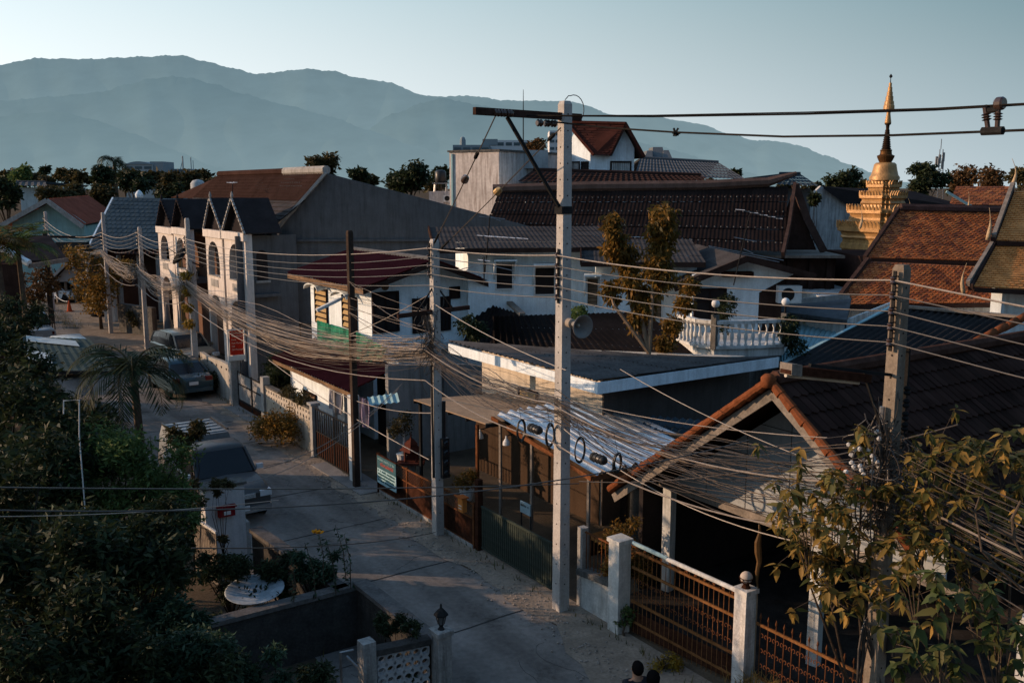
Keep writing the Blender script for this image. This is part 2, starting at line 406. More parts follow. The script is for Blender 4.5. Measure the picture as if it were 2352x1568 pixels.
fy = mrange(sx.outputs['Y'], -.55, .45, .42, 1.0)                       # haze is thinner on the side away from the hills
hy = wn('ShaderNodeMix', data_type='RGBA', blend_type='MULTIPLY'); hy.inputs['Factor'].default_value = 1; nt.links.new(hz.outputs['Result'], hy.inputs['A']); nt.links.new(fy, hy.inputs['B'])
tn = wn('ShaderNodeMix', data_type='RGBA', blend_type='MULTIPLY'); tn.inputs['Factor'].default_value = 1; tn.inputs['B'].default_value = (2.5,2.75,2.8,1); nt.links.new(sky.outputs[0], tn.inputs['A'])
fin = wmix(tn.outputs['Result'], hy.outputs['Result'], fm)
nt.links.new(fin.outputs['Result'], bg.inputs['Color']); bg.inputs['Strength'].default_value = BGS
sl = bpy.data.lights.new('sun', 'SUN'); sl.energy = 5.0; sl.angle = rad(.5); sl.color = (1,.66,.42)
so = bpy.data.objects.new('sun', sl); COL.objects.link(so); so.rotation_euler = (-sdir).to_track_quat('-Z', 'Y').to_euler(); so.location = (-30,20,30)
cd = bpy.data.cameras.new('camera'); cam = bpy.data.objects.new('camera', cd); COL.objects.link(cam)
cam.location = CAM; cam.rotation_euler = (math.pi/2 - TH, 0, 0); cd.sensor_width = 36; cd.lens = FPX/2352*36; cd.clip_end = 30000; cd.clip_start = .1
scene.camera = cam
scene.view_settings.view_transform = 'Standard'; scene.view_settings.look = 'None'; scene.view_settings.exposure = 0
scene.cycles.max_bounces = 6; scene.cycles.transparent_max_bounces = 4; scene.cycles.use_adaptive_sampling = True
# ------------------------------------------------------------------ ground, lane, verges
m_ground = M('dry_earth', (.11,.085,.06), .95, .4, .8, 0, .6)
g = MB(); g.poly([V((-16000,-300,0)), V((16000,-300,0)), V((16000,14000,0)), V((-16000,14000,0))])
tag(g.build('ground', m_ground, org=(0,0,0)), kind='structure')
m_road = M('worn_concrete_lane', (.205,.185,.165), .85, .28, .55, .0, .5, fine=9, bscale=60)
def _roadwear(m):                                                       # tyre lanes and oil stains running along the lane
    nt = m.node_tree; N = nt.nodes.new; L = nt.links.new; b = nt.nodes['Principled BSDF']; src = b.inputs['Base Color'].links[0].from_socket
    tc = N('ShaderNodeTexCoord'); mp = N('ShaderNodeMapping'); mp.vector_type = 'TEXTURE'; mp.inputs['Rotation'].default_value = (0,0,math.atan2(ES.y,ES.x)); mp.inputs['Scale'].default_value = (9,.7,1); L(tc.outputs['Object'], mp.inputs[0])
    n = N('ShaderNodeTexNoise'); n.inputs['Scale'].default_value = 1.0; n.inputs['Detail'].default_value = 6; L(mp.outputs[0], n.inputs['Vector'])
    n2 = N('ShaderNodeTexNoise'); n2.inputs['Scale'].default_value = .9; n2.inputs['Detail'].default_value = 8; n2.inputs['Roughness'].default_value = .75; L(tc.outputs['Object'], n2.inputs['Vector'])
    r = N('ShaderNodeMapRange'); L(n.outputs['Fac'], r.inputs['Value']); r.inputs['From Min'].default_value = .35; r.inputs['From Max'].default_value = .65; r.inputs['To Min'].default_value = .68; r.inputs['To Max'].default_value = 1.15
    r2 = N('ShaderNodeMapRange'); L(n2.outputs['Fac'], r2.inputs['Value']); r2.inputs['From Min'].default_value = .56; r2.inputs['From Max'].default_value = .68; r2.inputs['To Min'].default_value = 1; r2.inputs['To Max'].default_value = .55
    mm = N('ShaderNodeMath'); mm.operation = 'MULTIPLY'; L(r.outputs[0], mm.inputs[0]); L(r2.outputs[0], mm.inputs[1])
    x = N('ShaderNodeMix'); x.data_type = 'RGBA'; x.blend_type = 'MULTIPLY'; x.inputs['Factor'].default_value = 1; L(src, x.inputs['A']); L(mm.outputs[0], x.inputs['B']); L(x.outputs['Result'], b.inputs['Base Color'])
_roadwear(m_road)
def strip(name, pts_l, pts_r, z, m, jag=0):
    mb = MB(); n = len(pts_l); vs = []
    for (a, b) in zip(pts_l, pts_r): vs += [S(a[0], a[1], z), S(b[0], b[1], z)]
    mb.add(vs, [(2*i, 2*i+1, 2*i+3, 2*i+2) for i in range(n-1)])
    return tag(mb.build(name, m, org=(0,0,0)), kind='structure')
ss = [-16 + i*1.0 for i in range(100)]
rg = random.Random(3)
strip('road', [(s, -4.95+rg.uniform(-.05,.05)) for s in ss], [(s, -.42+rg.uniform(-.12,.10) - max(0, -.5-s)*.12) for s in ss], .012, m_road)
m_joint = M('dark_joint', (.05,.048,.045), .95, .3)
jb = MB()
for k, s in enumerate([-9.2,-6.0,-2.9,.3,3.4,6.7,10,13,16,19.2,22.4,25.6]):
    j = rg.uniform(-.1,.1); P = [S(s+j*t/5+rg.uniform(-.02,.02), lerp(-4.9,-.5,t/6), .017) for t in range(7)]
    for a, b in zip(P, P[1:]): jb.ob(a, b-a, ES*rg.uniform(.02,.045), UP*.002)
tag(jb.build('road_joints', m_joint, org=(0,0,0)), kind='structure')
m_verge = M('sandy_verge', (.25,.205,.16), .95, .35, 1.5, 0, .9, bscale=14)
vg = [-14 + i*.5 for i in range(150)]
strip('verge', [(s, -.55+rg.uniform(-.2,.12) - max(0, min(1.2,(-.4-s)*.35)) - (max(0, 1.6-abs(s-42)*.22) if s > 33 else 0)) for s in vg], [(s, .45 + (2 if s > 33 else 0)) for s in vg], .022, m_verge)
m_drive = M('dusty_concrete_apron', (.21,.20,.19), .9, .3, 1.2, .0, .6)
for a, b, n0 in ((8.8,12.3,-.35),(17.2,21.5,-.2)):
    mb = MB(); mb.prism([S(a,n0,.02),S(b,n0-.05,.02),S(b,.55,.02),S(a,.55,.02)], UP*.03); tag(mb.build('pavement', m_drive, org=(0,0,0)), kind='structure')
cb = MB(); rc = random.Random(5)
for i in range(13):
    p = S(rc.uniform(-8,24), rc.uniform(-4.7,-.7), .0155); a = rc.uniform(0,6.28); w_ = rc.uniform(.004,.008)
    for k in range(rc.randint(5,14)):
        a += rc.gauss(0,.45); q = p + V((math.cos(a),math.sin(a),0))*rc.uniform(.1,.25); 
        d = (q-p).normalized(); cb.ob(p, q-p, V((-d.y,d.x,0))*w_, UP*.0015); p = q
tag(cb.build('road_cracks', m_joint, org=(0,0,0)), kind='structure')
# loose stones and crumbs along the verge: uncountable, one object
st = MB()
for i in range(900):
    s = rg.uniform(-6,14); n = -.45 + rg.gauss(0,.25) - max(0, min(1,(-.4-s)*.3))*rg.random(); r = rg.uniform(.008,.03)
    st.lathe([(r*.7,0),(r,r*.5),(r*.5,r)], S(s,n,.02), 5)
tag(st.build('gravel', M('pale_gravel', (.30,.26,.22), .95, .4), org=(0,0,0)), kind='stuff', label='loose gravel and crumbs along the edge of the concrete lane', cat='gravel')
# ------------------------------------------------------------------ hills
def interp(P, x):
    for (a, ya), (b, yb) in zip(P, P[1:]):
        if x <= b:
            t = (x-a)/(b-a); t = t*t*(3-2*t)*.5+t*.5; return lerp(ya, yb, max(0,t))
    return P[-1][1]
def hazemat(name, low, high, ztop, dif):  # distance haze put into the hill surface as emission, graded by height
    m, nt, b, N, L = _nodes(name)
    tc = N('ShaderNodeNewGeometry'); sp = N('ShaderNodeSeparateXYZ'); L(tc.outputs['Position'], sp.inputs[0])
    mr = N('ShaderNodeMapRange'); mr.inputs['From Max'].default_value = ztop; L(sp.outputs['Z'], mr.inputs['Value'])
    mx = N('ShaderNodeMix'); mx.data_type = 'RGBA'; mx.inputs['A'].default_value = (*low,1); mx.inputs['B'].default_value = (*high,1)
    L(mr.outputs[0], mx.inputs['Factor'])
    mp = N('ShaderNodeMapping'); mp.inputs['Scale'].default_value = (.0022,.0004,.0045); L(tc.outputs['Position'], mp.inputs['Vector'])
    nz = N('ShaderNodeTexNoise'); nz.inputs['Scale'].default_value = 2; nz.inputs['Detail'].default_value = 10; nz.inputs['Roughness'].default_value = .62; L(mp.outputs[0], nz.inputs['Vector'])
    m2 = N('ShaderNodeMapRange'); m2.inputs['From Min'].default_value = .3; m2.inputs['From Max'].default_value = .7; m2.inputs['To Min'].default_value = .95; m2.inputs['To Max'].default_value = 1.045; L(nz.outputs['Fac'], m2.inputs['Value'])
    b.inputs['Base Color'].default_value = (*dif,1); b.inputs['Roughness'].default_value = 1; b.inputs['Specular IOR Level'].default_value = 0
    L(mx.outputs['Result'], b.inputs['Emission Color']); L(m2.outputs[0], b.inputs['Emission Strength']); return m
def ridge(P, Y, depth, m, fuzz, x0, x1, dx=5):
    xs = np.arange(x0, x1, dx); nr = 14; vs = []; fs = []; r = np.random.default_rng(int(Y))
    ph = r.uniform(0, 6, 8)
    for i, x in enumerate(xs):
        y = interp(P, x) + fuzz*(r.uniform(-1,1)*.6 + math.sin(x*.11+ph[0])*.5 + math.sin(x*.29+ph[1])*.35)
        ys = interp(P, x); c = PY(x, y, Y); cs = PY(x, ys + 1.5, Y)
        for j in range(nr+1):
            t = j/nr; k = t**1.25
            rel = math.sin(x*.018+ph[2]+t*5)*math.sin(x*.041+ph[3]-t*3)*depth*.10*t*(1-t)*2
            vs.append((c.x*(Y-depth*(1-t)+rel)/Y, Y-depth*(1-t)+rel, max(-5, (c.z if j == nr else cs.z*k))))
        vs.append((c.x*1.1, Y+depth*.5, -10))
    q = nr+2
    for i in range(len(xs)-1):
        for j in range(q-1): fs.append((i*q+j, (i+1)*q+j, (i+1)*q+j+1, i*q+j+1))
    o = npbuild('hills', vs, fs, m, smooth=True); return tag(o, kind='structure')
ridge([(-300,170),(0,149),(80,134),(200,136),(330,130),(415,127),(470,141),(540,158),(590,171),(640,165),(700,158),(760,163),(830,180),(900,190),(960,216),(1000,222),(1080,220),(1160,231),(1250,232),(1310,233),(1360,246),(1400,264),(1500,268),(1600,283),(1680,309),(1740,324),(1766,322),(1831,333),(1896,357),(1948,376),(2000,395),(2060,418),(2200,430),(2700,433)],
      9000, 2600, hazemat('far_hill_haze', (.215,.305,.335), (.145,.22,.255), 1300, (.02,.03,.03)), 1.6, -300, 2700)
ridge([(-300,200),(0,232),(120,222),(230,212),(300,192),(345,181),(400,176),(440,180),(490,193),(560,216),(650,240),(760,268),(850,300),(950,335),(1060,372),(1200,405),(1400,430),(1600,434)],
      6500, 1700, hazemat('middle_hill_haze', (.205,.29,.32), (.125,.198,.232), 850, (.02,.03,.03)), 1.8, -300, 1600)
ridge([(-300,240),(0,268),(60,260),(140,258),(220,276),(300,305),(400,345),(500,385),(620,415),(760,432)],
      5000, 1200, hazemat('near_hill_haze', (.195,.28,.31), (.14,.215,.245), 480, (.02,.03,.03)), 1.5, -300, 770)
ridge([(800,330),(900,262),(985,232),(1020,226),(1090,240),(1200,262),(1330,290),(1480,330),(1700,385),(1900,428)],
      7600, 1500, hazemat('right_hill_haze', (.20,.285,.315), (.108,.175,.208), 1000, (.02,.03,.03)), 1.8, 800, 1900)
# ================================================================== buildings on the right of the lane
def walls(t, poly, vec, m, name='wall'):
    mb = MB(); mb.prism(poly, vec); return mb.build(name, m, t)
# ---- two-storey white house with red roof
t = thing('house', 'small two-storey white house with dark red corrugated roof and tan shutters', 'house', S(14,2.6))
walls(t, [S(14,2.6,0), S(14,6.7,0), S(14,6.7,5.25), S(14,4.6,5.95), S(14,2.6,5.25)], ES*5.3, m_white)
rf = MB(); RZ = 6.08
A, B = S(13.2,1.95,5.27), S(19.9,1.95,5.27); C, D = S(13.2,4.6,RZ), S(19.9,4.6,RZ)
corr(rf, A, B, C, D, .22, .042, 3, .03)
E_, F_ = S(13.2,7.35,4.98), S(19.9,7.35,4.98); corr(rf, E_, F_, C, D, .22, .042, 3, .03)
r_ = rf.build('roof', m_redroof, t)
mb = MB(); mb.bar(A-UP*.1, B-UP*.1, .03, .17); mb.build('fascia', m_wood, r_)
mb = MB(); mb.bar(A-UP*.09, C-UP*.1, .03, .16); mb.bar(C-UP*.1, E_-UP*.09, .03, .16); mb.build('barge_board', m_wooddk, r_)
mb = MB(); mb.tube([C+UP*.03, D+UP*.03], .09, 8); mb.build('ridge_cap', m_grey, r_)
pf = PlN(2.6); ps = PlS(14)
for (x0,y0,x1,y1) in ((726,664,754,740),(789,682,821,752)):
    wn = pxwin(t, pf, x0, y0, x1, y1, m_frame, m_tan, 'louvre', lv=.19, gap=.62, fw=.04, name='shutter')
    a0, zt = pf.px(x0, y0); a1, _ = pf.px(x1, y1); zt = pf.px((x0+x1)/2, y0)[1]+.1
    hd = MB(); ac = (a0+a1)/2; hw = (a1-a0)/2+.12
    for k in range(10):
        g0, g1 = math.pi*k/10, math.pi*(k+1)/10
        f = lambda g, d: pf.pt(ac-hw*math.cos(g), zt+.22*math.sin(g), d)
        hd.prism([f(g0,.01), f(g1,.01), f(g1,.45)-UP*.12, f(g0,.45)-UP*.12], UP*.04)
    hd.build('window_hood', m_white, t)
dw = pxwin(t, ps, 858, 674, 912, 758, m_frame, m_dark, 'cross', fw=.07)
pxwin(t, ps, 950, 687, 1030, 757, m_frame, m_dark, 'bars', fw=.07)
pxwin(t, ps, 1034, 661, 1052, 682, m_frame, m_wooddk, 'louvre', fw=.05, lv=.1)
a, z = ps.px(884, 658); mb = MB(); mb.lathe([(.13,0),(.13,.05),(.08,.05),(.08,.02)], ps.pt(a,z,.0), 16, ps.n); mb.build('vent', m_wood, t)
mb = MB(); mb.ob(ps.pt(ps.px(1003,740)[0],0,.02), ps.u*.08, UP*5.2, ps.n*.08); mb.build('drain_pipe', m_grey, t)
# concrete ledge and balcony slab on the camera side
a0, zz = ps.px(905, 800); a1, _ = ps.px(1085, 790)
mb = MB(); mb.ob(ps.pt(a0, zz-.1, .005), ps.u*(a1-a0), UP*.14, ps.n*.55); mb.build('ledge', m_white2, t)
# netting hung below the shutters
net = MB(); NZ = 12; vs = []; TP = [(728,735),(760,745),(795,755),(828,766),(858,784),(889,800)]; BT = [(729,790),(760,806),(795,816),(815,850),(832,838),(878,822)]
for j in range(7):
    for i in range(26):
        u = i/25*5; k = min(4, int(u)); f = u-k
        x = lerp(TP[k][0],TP[k+1][0],f); y = lerp(TP[k][1],TP[k+1][1],f); x2 = lerp(BT[k][0],BT[k+1][0],f); y2 = lerp(BT[k][1],BT[k+1][1],f)
        vs.append(PN(lerp(x,x2,j/6), lerp(y,y2,j/6) + random.uniform(-2,2)*(j == 6), 2.2 + .05*math.sin(i*1.3+j*.6)))
net.add(vs, [(j*26+i, j*26+i+1, (j+1)*26+i+1, (j+1)*26+i) for j in range(6) for i in range(25)])
tag(net.build('shade_net', M('green_net', (.035,.22,.13), .8, .35, 3, .5, dirt=(.02,.09,.055))), 'torn green shade netting strung below the shuttered windows of the white house', 'netting')
# ---- lean-to annex with red sheet roof
t = thing('annex', 'low white annex with faded red sheet roof, shutters and curtains beside the lane', 'annex', S(11,1))
A, B = PN(617,819,.75), PN(812,907,.75); C = PN(898,879,2.55); D = PN(733,796,2.55)
zA = (A.z+B.z)/2; zC = zA+.62
sA, sB = sn(A)[0]-.3, sn(B)[0]+.3
rf = MB(); corr(rf, S(sB,.75,zA), S(sA,.75,zA), S(sB,2.56,zC), S(sA,2.56,zC), .2, .04, 2, .03)
r_ = rf.build('roof', m_redroof, t)
mb = MB(); mb.bar(S(sB,.8,zA-.1), S(sA,.8,zA-.1), .025, .13); mb.build('fascia', m_wood, r_)
mb = MB(); mb.bar(S(sB,2.5,zC+.06), S(sA,2.5,zC+.06), .1, .16); mb.build('flashing', m_white2, r_)
WN = 1.35
walls(t, [S(13.6,WN,0), S(sA-.4,WN,0), S(sA-.4,WN,zA+.12), S(13.6,WN,zA+.12)], EN*.15, m_white)
mb = MB(); mb.prism([S(sA-.25,WN,0), S(sA-.25,2.55,0), S(sA-.25,2.55,zC-.08), S(sA-.25,WN,zA+.12)], -ES*.14); mb.build('end_wall', m_white2, t)
pa = PlN(WN)
pxwin(t, pa, 702, 905, 729, 985, m_frame, m_wood, 'louvre', lv=.15, gap=.65, name='shutter')
for s in (sB+.05, 13.3): mb = MB(); mb.bar(S(s,.9,0), S(s,.9,zA-.05), .1); mb.build('post', m_conc, t)
mb = MB(); mb.prism([S(sB+.1,2.5,0), S(13.5,2.5,0), S(13.5,2.5,2.4), S(sB+.1,2.5,2.4)], EN*.08); mb.build('back_wall', m_dark, t)
for k, (x0,y0,x1,y1,lab,c1) in enumerate(((755,924,786,970,'grey and white striped curtain hung under the annex eave, left of the other curtain',(.42,.40,.42)),(808,960,849,1005,'mauve striped curtain hung under the annex eave, near the lane gate',(.30,.24,.32)))):
    P0 = PN(x0,y0,.95); P1 = PN(x1,y0+(x1-x0)*.55,.95); zb = PN((x0+x1)/2,y1,.95).z
    mb = MB(); vs = []; top = zA-.12
    s0, s1 = sn(P0)[0], sn(P1)[0]
    for j in range(6):
        for i in range(33):
            vs.append(S(lerp(s0,s1,i/32), .97+.05*math.sin(i*1.15)+.02*math.sin(i*.4+j), lerp(top, top-.85+.06*math.sin(i*.5), j/5)))
    mb.add(vs, [(j*33+i, j*33+i+1, (j+1)*33+i+1, (j+1)*33+i) for j in range(5) for i in range(32)])
    m, nt_, b_, N, L = _nodes('curtain_cloth_%s' % ('grey' if k == 0 else 'mauve'))
    tc = N('ShaderNodeTexCoord'); wv = N('ShaderNodeTexWave'); wv.inputs['Scale'].default_value = 2.6; wv.inputs['Distortion'].default_value = .4; wv.bands_direction = 'Y'; L(tc.outputs['Object'], wv.inputs['Vector'])
    rp = N('ShaderNodeValToRGB'); L(wv.outputs['Color'], rp.inputs[0]); rp.color_ramp.elements[0].color = (*[c*.4 for c in c1],1); rp.color_ramp.elements[1].color = (*c1,1); L(rp.outputs[0], b_.inputs['Base Color']); b_.inputs['Roughness'].default_value = .9
    tag(mb.build('curtain', m), lab, 'curtain')
# ---- stained low wall and shade sheet between annex and canopy
mb = MB(); q = PlS(11.2); a0 = q.px(890,800)[0]; a1 = q.px(1140,800)[0]
t = thing('rear_wall', 'tall stained concrete wall behind the beige canopy, dark with damp', 'wall', q.pt(a0,0))
mb.prism([q.pt(a0,0), q.pt(a1,0), q.pt(a1,q.px(1130,845)[1]), q.pt(lerp(a0,a1,.7),q.px(1060,838)[1]), q.pt(a0, q.px(900,838)[1])], ES*.2); mb.build('panel', plaster('damp_wall', (.27,.27,.26), .8), t)
mb = MB(); mb.ob(q.pt(lerp(a0,a1,.45),0,.003), q.u*.12, UP*q.px(1000,838)[1], q.n*.12); mb.build('pier', m_concd, t)
P = [PZ(843,912,2.5), PZ(848,932,2.45), PZ(918,925,2.45), PZ(912,902,2.55)]
mb = MB(); corr(mb, P[1], P[2], P[0], P[3], .16, .02); tag(mb.build('awning', m_tealsheet), 'small pale teal sheet awning sloping beside the wood pole', 'awning')
# ---- flat beige canopy
t = thing('canopy', 'flat beige sheet canopy over the yard behind the rusty fence', 'canopy', S(6,2))
m_beige = M('dusty_beige_sheet', (.34,.245,.165), .8, .25, 1.2, .25)
ZC = 2.8; P = [PZ(x,y,ZC) for x,y in ((950,917),(1090,972),(1180,962),(1300,950),(1140,903))]
mb = MB(); slab(mb, P[0], PZ(1115,972,ZC), P[4], P[3], .03); c_ = mb.build('roof', m_beige, t)
mb = MB()
for k in range(5): mb.bar(lerp(P[0],PZ(1115,972,ZC),k/4)-UP*.07, lerp(P[4],P[3],k/4)-UP*.07, .05, .08)
mb.build('beam', m_blacks, t)
for k, (x,y) in enumerate(((1096,975),(965,925))):
    p = PZ(x,y,ZC-.1); mb = MB(); mb.bar(V((p.x,p.y,0)), p, .07); mb.build('post', m_rust if k == 0 else m_blacks, t)
# ---- zinc carport
t = thing('carport', 'ribbed zinc carport roof on slim posts behind the main concrete pole', 'carport', S(2,2))
A = PN(1130,950,1.25); B = PN(1352,1087,1.25); A.z = 3.0
sA, sB = sn(A)[0], sn(B)[0]-.1; zB = PN(1352,1087,1.25).z
mb = MB(); corr(mb, S(sA,1.25,A.z), S(sA,4.3,A.z+.05), S(sB,1.25,zB), S(sB,4.6,zB+.05), .30, .055, 1, 0, 6)
c_ = mb.build('roof', m_zinc, t)
mb = MB(); mb.bar(S(sA,1.25,A.z-.09), S(sB,1.25,zB-.09), .05, .1); mb.bar(S(sB,1.25,zB-.1), S(sB,4.6,zB-.08), .05, .1); mb.build('beam', m_rust, t)
for s, n in ((sA-.3,1.3),(sA-1.6,1.32),(sB+.15,1.3),(sB+.2,3.4)):
    mb = MB(); mb.bar(S(s,n,0), S(s,n,lerp(zB,A.z,(s-sB)/(sA-sB))-.12), .06); mb.build('post', m_woodgr, t)
# house behind the carport: brown wall with door
t = thing('yard_house', 'small brown-walled house under the zinc carport with wooden door panel', 'house', S(3,4.4))
hb = plaster('brown_wall', (.11,.07,.042), .6)
walls(t, [S(.15,4.4,0), S(6.6,4.4,0), S(6.6,4.4,2.7), S(.15,4.4,2.7)], EN*.2, hb)
pq = PlN(4.4); a0 = -3.3
mb = MB(); mb.prism([S(3.0,4.39,0), S(4.0,4.39,0), S(4.0,4.39,2.1), S(3.0,4.39,2.1)], -EN*.03); d_ = mb.build('door', m_wooddk, t)
mb = MB(); mb.prism([S(4.4,4.39,0), S(5.9,4.39,0), S(5.9,4.39,2.3), S(4.4,4.39,2.3)], -EN*.03); mb.build('wood_panel', M('orange_wood', (.30,.13,.045), .7, .35, 3, .3), t)
window(t, pq, -2.2, -1.2, .9, 1.9, m_frame, m_dark, 'pane')
# ---- low shed-roofed house with white fascia
t = thing('long_house', 'low house with grey ribbed roof, deep white fascia and brown shutters', 'house', S(5,3.3))
NF = 3.0
A = PN(1045,783,NF); B = PN(1308,858,NF)                       # lane-side eave
sA, sB = sn(A)[0], 2.6; zE = 3.95
def shed(n): return zE + (n-NF)*.035
C = PS(1785,872,2.6); nC = sn(C)[1]
mb = MB(); corr(mb, S(sB,NF,zE), S(sA+.4,NF,zE), S(sB,nC,zE-.05), PZ(1640,826,zE-.05), .24, .03, 5, .02)
r_ = mb.build('roof', M('mid_grey_roof_sheet', (.115,.108,.103), .85, .3, 1.2, .4), t)
mb = MB(); mb.bar(S(sA+.4,NF+.03,zE-.2), S(sB-.02,NF+.03,zE-.17), .05, .27); mb.bar(S(sB,NF,zE-.17), S(sB,nC,zE-.21), .05, .28); mb.build('fascia', m_white, r_)
walls(t, [S(sB+.7,NF+.75,0), S(sA-.3,NF+.75,0), S(sA-1.2,NF+1.6,0), S(sB+.75,nC-.5,0)], UP*(zE-.1), m_cream)
mb = MB(); mb.prism([S(sB+.72,NF+.74,0), S(sA,NF+.74,0), S(sA,NF+.74,2.45), S(sB+.72,NF+.74,2.45)], -EN*.03); mb.build('lower_wall', plaster('canopy_shade_wall', (.06,.04,.027), .5), t)  # dark panel over the cream wall, canopy shade put into its colour
pw = PlN(NF+.75)
pxwin(t, pw, 1196, 897, 1234, 952, m_frame, m_tan, 'louvre', lv=.09, name='shutter', fw=.05)
mb = MB(); mb.prism([S(sB+.69,NF+.75,0), S(sB+.69,nC-.4,0), S(sB+.69,nC-.4,zE-.2), S(sB+.69,NF+.75,zE-.2)], -ES*.05); mb.build('camera_side_wall', plaster('brown_grey_render', (.10,.085,.075), .3), t)  # brown-grey sheet over the cream wall, on the camera side
# ---- dark wavy fibre roof behind it
t = thing('rear_shed', 'dark brown wavy fibre-cement roof of a shed behind the long house', 'shed', S(7,7))
A, B, C, D = PZ(1062,782,4.0), PZ(1640,838,4.0), PZ(1500,716,5.2), PZ(1185,722,5.2)
mb = MB(); corr(mb, PZ(1130,802,3.3), PZ(1700,858,3.3), PZ(1130,726,4.45), PZ(1470,716,4.45), .26, .035, 3, .02, 6); mb.build('roof', m_fibred, t)
mb = MB(); corr(mb, PZ(1062,792,3.3), PZ(1180,802,3.3), PZ(1110,695,4.4), PZ(1200,722,4.4), .3, .035, 1, .02, 6); mb.build('side_roof', m_fibred, t)
p0, p1 = PZ(1165,690,4.5), PZ(1200,722,4.45); mb = MB(); mb.bar(p0, p1, .2, .1); mb.build('barge_board', m_woodgr, t)
o0 = PZ(1130,790,0.2); c = (PZ(1130,800,3.95)+PZ(1470,716,5.0))/2
mb = MB(); mb.prism([V((p.x*1.04,p.y*1.04,0)) for p in (PZ(1140,800,3.3), PZ(1680,852,3.3), PZ(1460,718,4.45), PZ(1140,728,4.45))], UP*3.1); mb.build('wall', m_concd, t)
# ---- white house with hooded windows (two wings) behind
t = thing('villa', 'long white house with grey ribbed roof, hooded louvre windows and small gable', 'house', S(9,8))
W1 = Pl(PY(1075,700,32.5), V((1,.14,0)), V((.14,-1,0)))
def w1(x, y): return W1.pt(*W1.px(x, y))
zt = W1.px(1230,565)[1]; zb = 1.0
aL, aR = W1.px(1075,600)[0], W1.px(1386,600)[0]
walls(t, [W1.pt(aL,zb-1), W1.pt(aR,zb-1), W1.pt(aR,zt), W1.pt(aL,zt)], -W1.n*5.5, m_white)
pitch = .42
def slope(pl, aL, aR, z, out, back, rise): return (pl.pt(aL,z,out), pl.pt(aR,z,out), pl.pt(aL,z+rise,-back), pl.pt(aR,z+rise,-back))
mb = MB(); P = slope(W1, aL-1.2, aR+.5, zt-.02, .7, 3.0, .58); corr(mb, *P, .16, .006, 4, .012); r1 = mb.build('roof', m_fibre, t)
mb = MB(); mb.bar(P[0]-UP*.08, P[1]-UP*.08, .03, .16); mb.build('fascia', m_wooddk, r1)
mb = MB(); mb.bar(P[1]-UP*.05, P[3]-UP*.05, .05, .2); mb.bar(P[0]-UP*.05, P[2]-UP*.05, .05, .2); mb.build('barge_board', m_wooddk, r1)
for x0,y0,x1,y1 in ((1140,606,1176,662),(1229,615,1272,675)):
    pxwin(t, W1, x0, y0, x1, y1, m_framew, m_dark, 'louvre', lv=.12, fw=.05)
    a0, zz = W1.px(x0, y0); a1, _ = W1.px(x1, y1); z0 = W1.px(x0, y1)[1]
    mb = MB()
    for a in (a0-.12, a1+.06): mb.prism([W1.pt(a,zz+.12), W1.pt(a,zz+.12,.45), W1.pt(a,zz-.35,.2), W1.pt(a,z0+.3)], W1.u*.06)
    mb.ob(W1.pt(a0-.12,zz+.12), W1.u*(a1-a0+.24), UP*.06, W1.n*.5); mb.build('window_hood', m_white, t)
W2 = Pl(PY(1380,700,31.0), V((1,-.07,0)), V((-.07,-1,0)))
zt2 = W2.px(1500,592)[1]; bL, bR = W2.px(1368,640)[0], W2.px(1600,640)[0]
walls(t, [W2.pt(bL,0), W2.pt(bR,0), W2.pt(bR,zt2-.1), W2.pt(bL,zt2-.1)], -W2.n*4.5, m_white, 'wall_wing')
mb = MB(); P = slope(W2, bL-.5, bR+.2, zt2-.1, .6, 3.6, .52); corr(mb, *P, .16, .006, 4, .012); r2 = mb.build('roof_wing', m_fibre, t)
mb = MB(); mb.bar(P[0]-UP*.08, P[1]-UP*.08, .03, .16); mb.bar(P[0], P[2], .05, .22); mb.build('fascia', m_wooddk, r2)
for x0,y0,x1,y1 in ((1350,640,1372,700),(1490,662,1518,728)):
    pxwin(t, W2, x0, y0, x1, y1, m_framew, m_wood, 'louvre', lv=.11, fw=.05)
    a0, zz = W2.px(x0, y0); a1, _ = W2.px(x1, y1); z0 = W2.px(x0, y1)[1]
    mb = MB()
    for a in (a0-.12, a1+.06): mb.prism([W2.pt(a,zz+.12), W2.pt(a,zz+.12,.4), W2.pt(a,zz-.35,.2), W2.pt(a,z0+.3)], W2.u*.05)
    mb.ob(W2.pt(a0-.12,zz+.12), W2.u*(a1-a0+.24), UP*.05, W2.n*.45); mb.build('window_hood', m_white, t)
# gable front wing with balcony
W3 = Pl(PY(1600,700,30.0), V((1,.05,0)), V((.05,-1,0)))
g = lambda x, y: W3.px(x, y)
cL, cR = g(1592,640)[0], g(1745,640)[0]; eR = g(1830,628)[0]; ap = g(1705,595)
walls(t, [W3.pt(cL,0), W3.pt(cR,0), W3.pt(cR,g(1745,672)[1]), W3.pt(eR,g(1830,626)[1]), W3.pt(*ap), W3.pt(cL,g(1592,632)[1])], -W3.n*.25, m_white, 'gable_wall')
mb = MB(); lf = (g(1540,662)[0], g(1540,655)[1]); rt = (g(1860,636)[0], g(1860,628)[1])
corr(mb, W3.pt(lf[0],lf[1],.5), W3.pt(lf[0],lf[1],-6), W3.pt(ap[0],ap[1]+.12,.5), W3.pt(ap[0],ap[1]+.12,-6), .16, .006, 3, .012)
corr(mb, W3.pt(rt[0],rt[1],.5), W3.pt(rt[0],rt[1],-6), W3.pt(ap[0],ap[1]+.12,.5), W3.pt(ap[0],ap[1]+.12,-6), .16, .006, 3, .012)
r3 = mb.build('roof_gable', m_fibre, t)
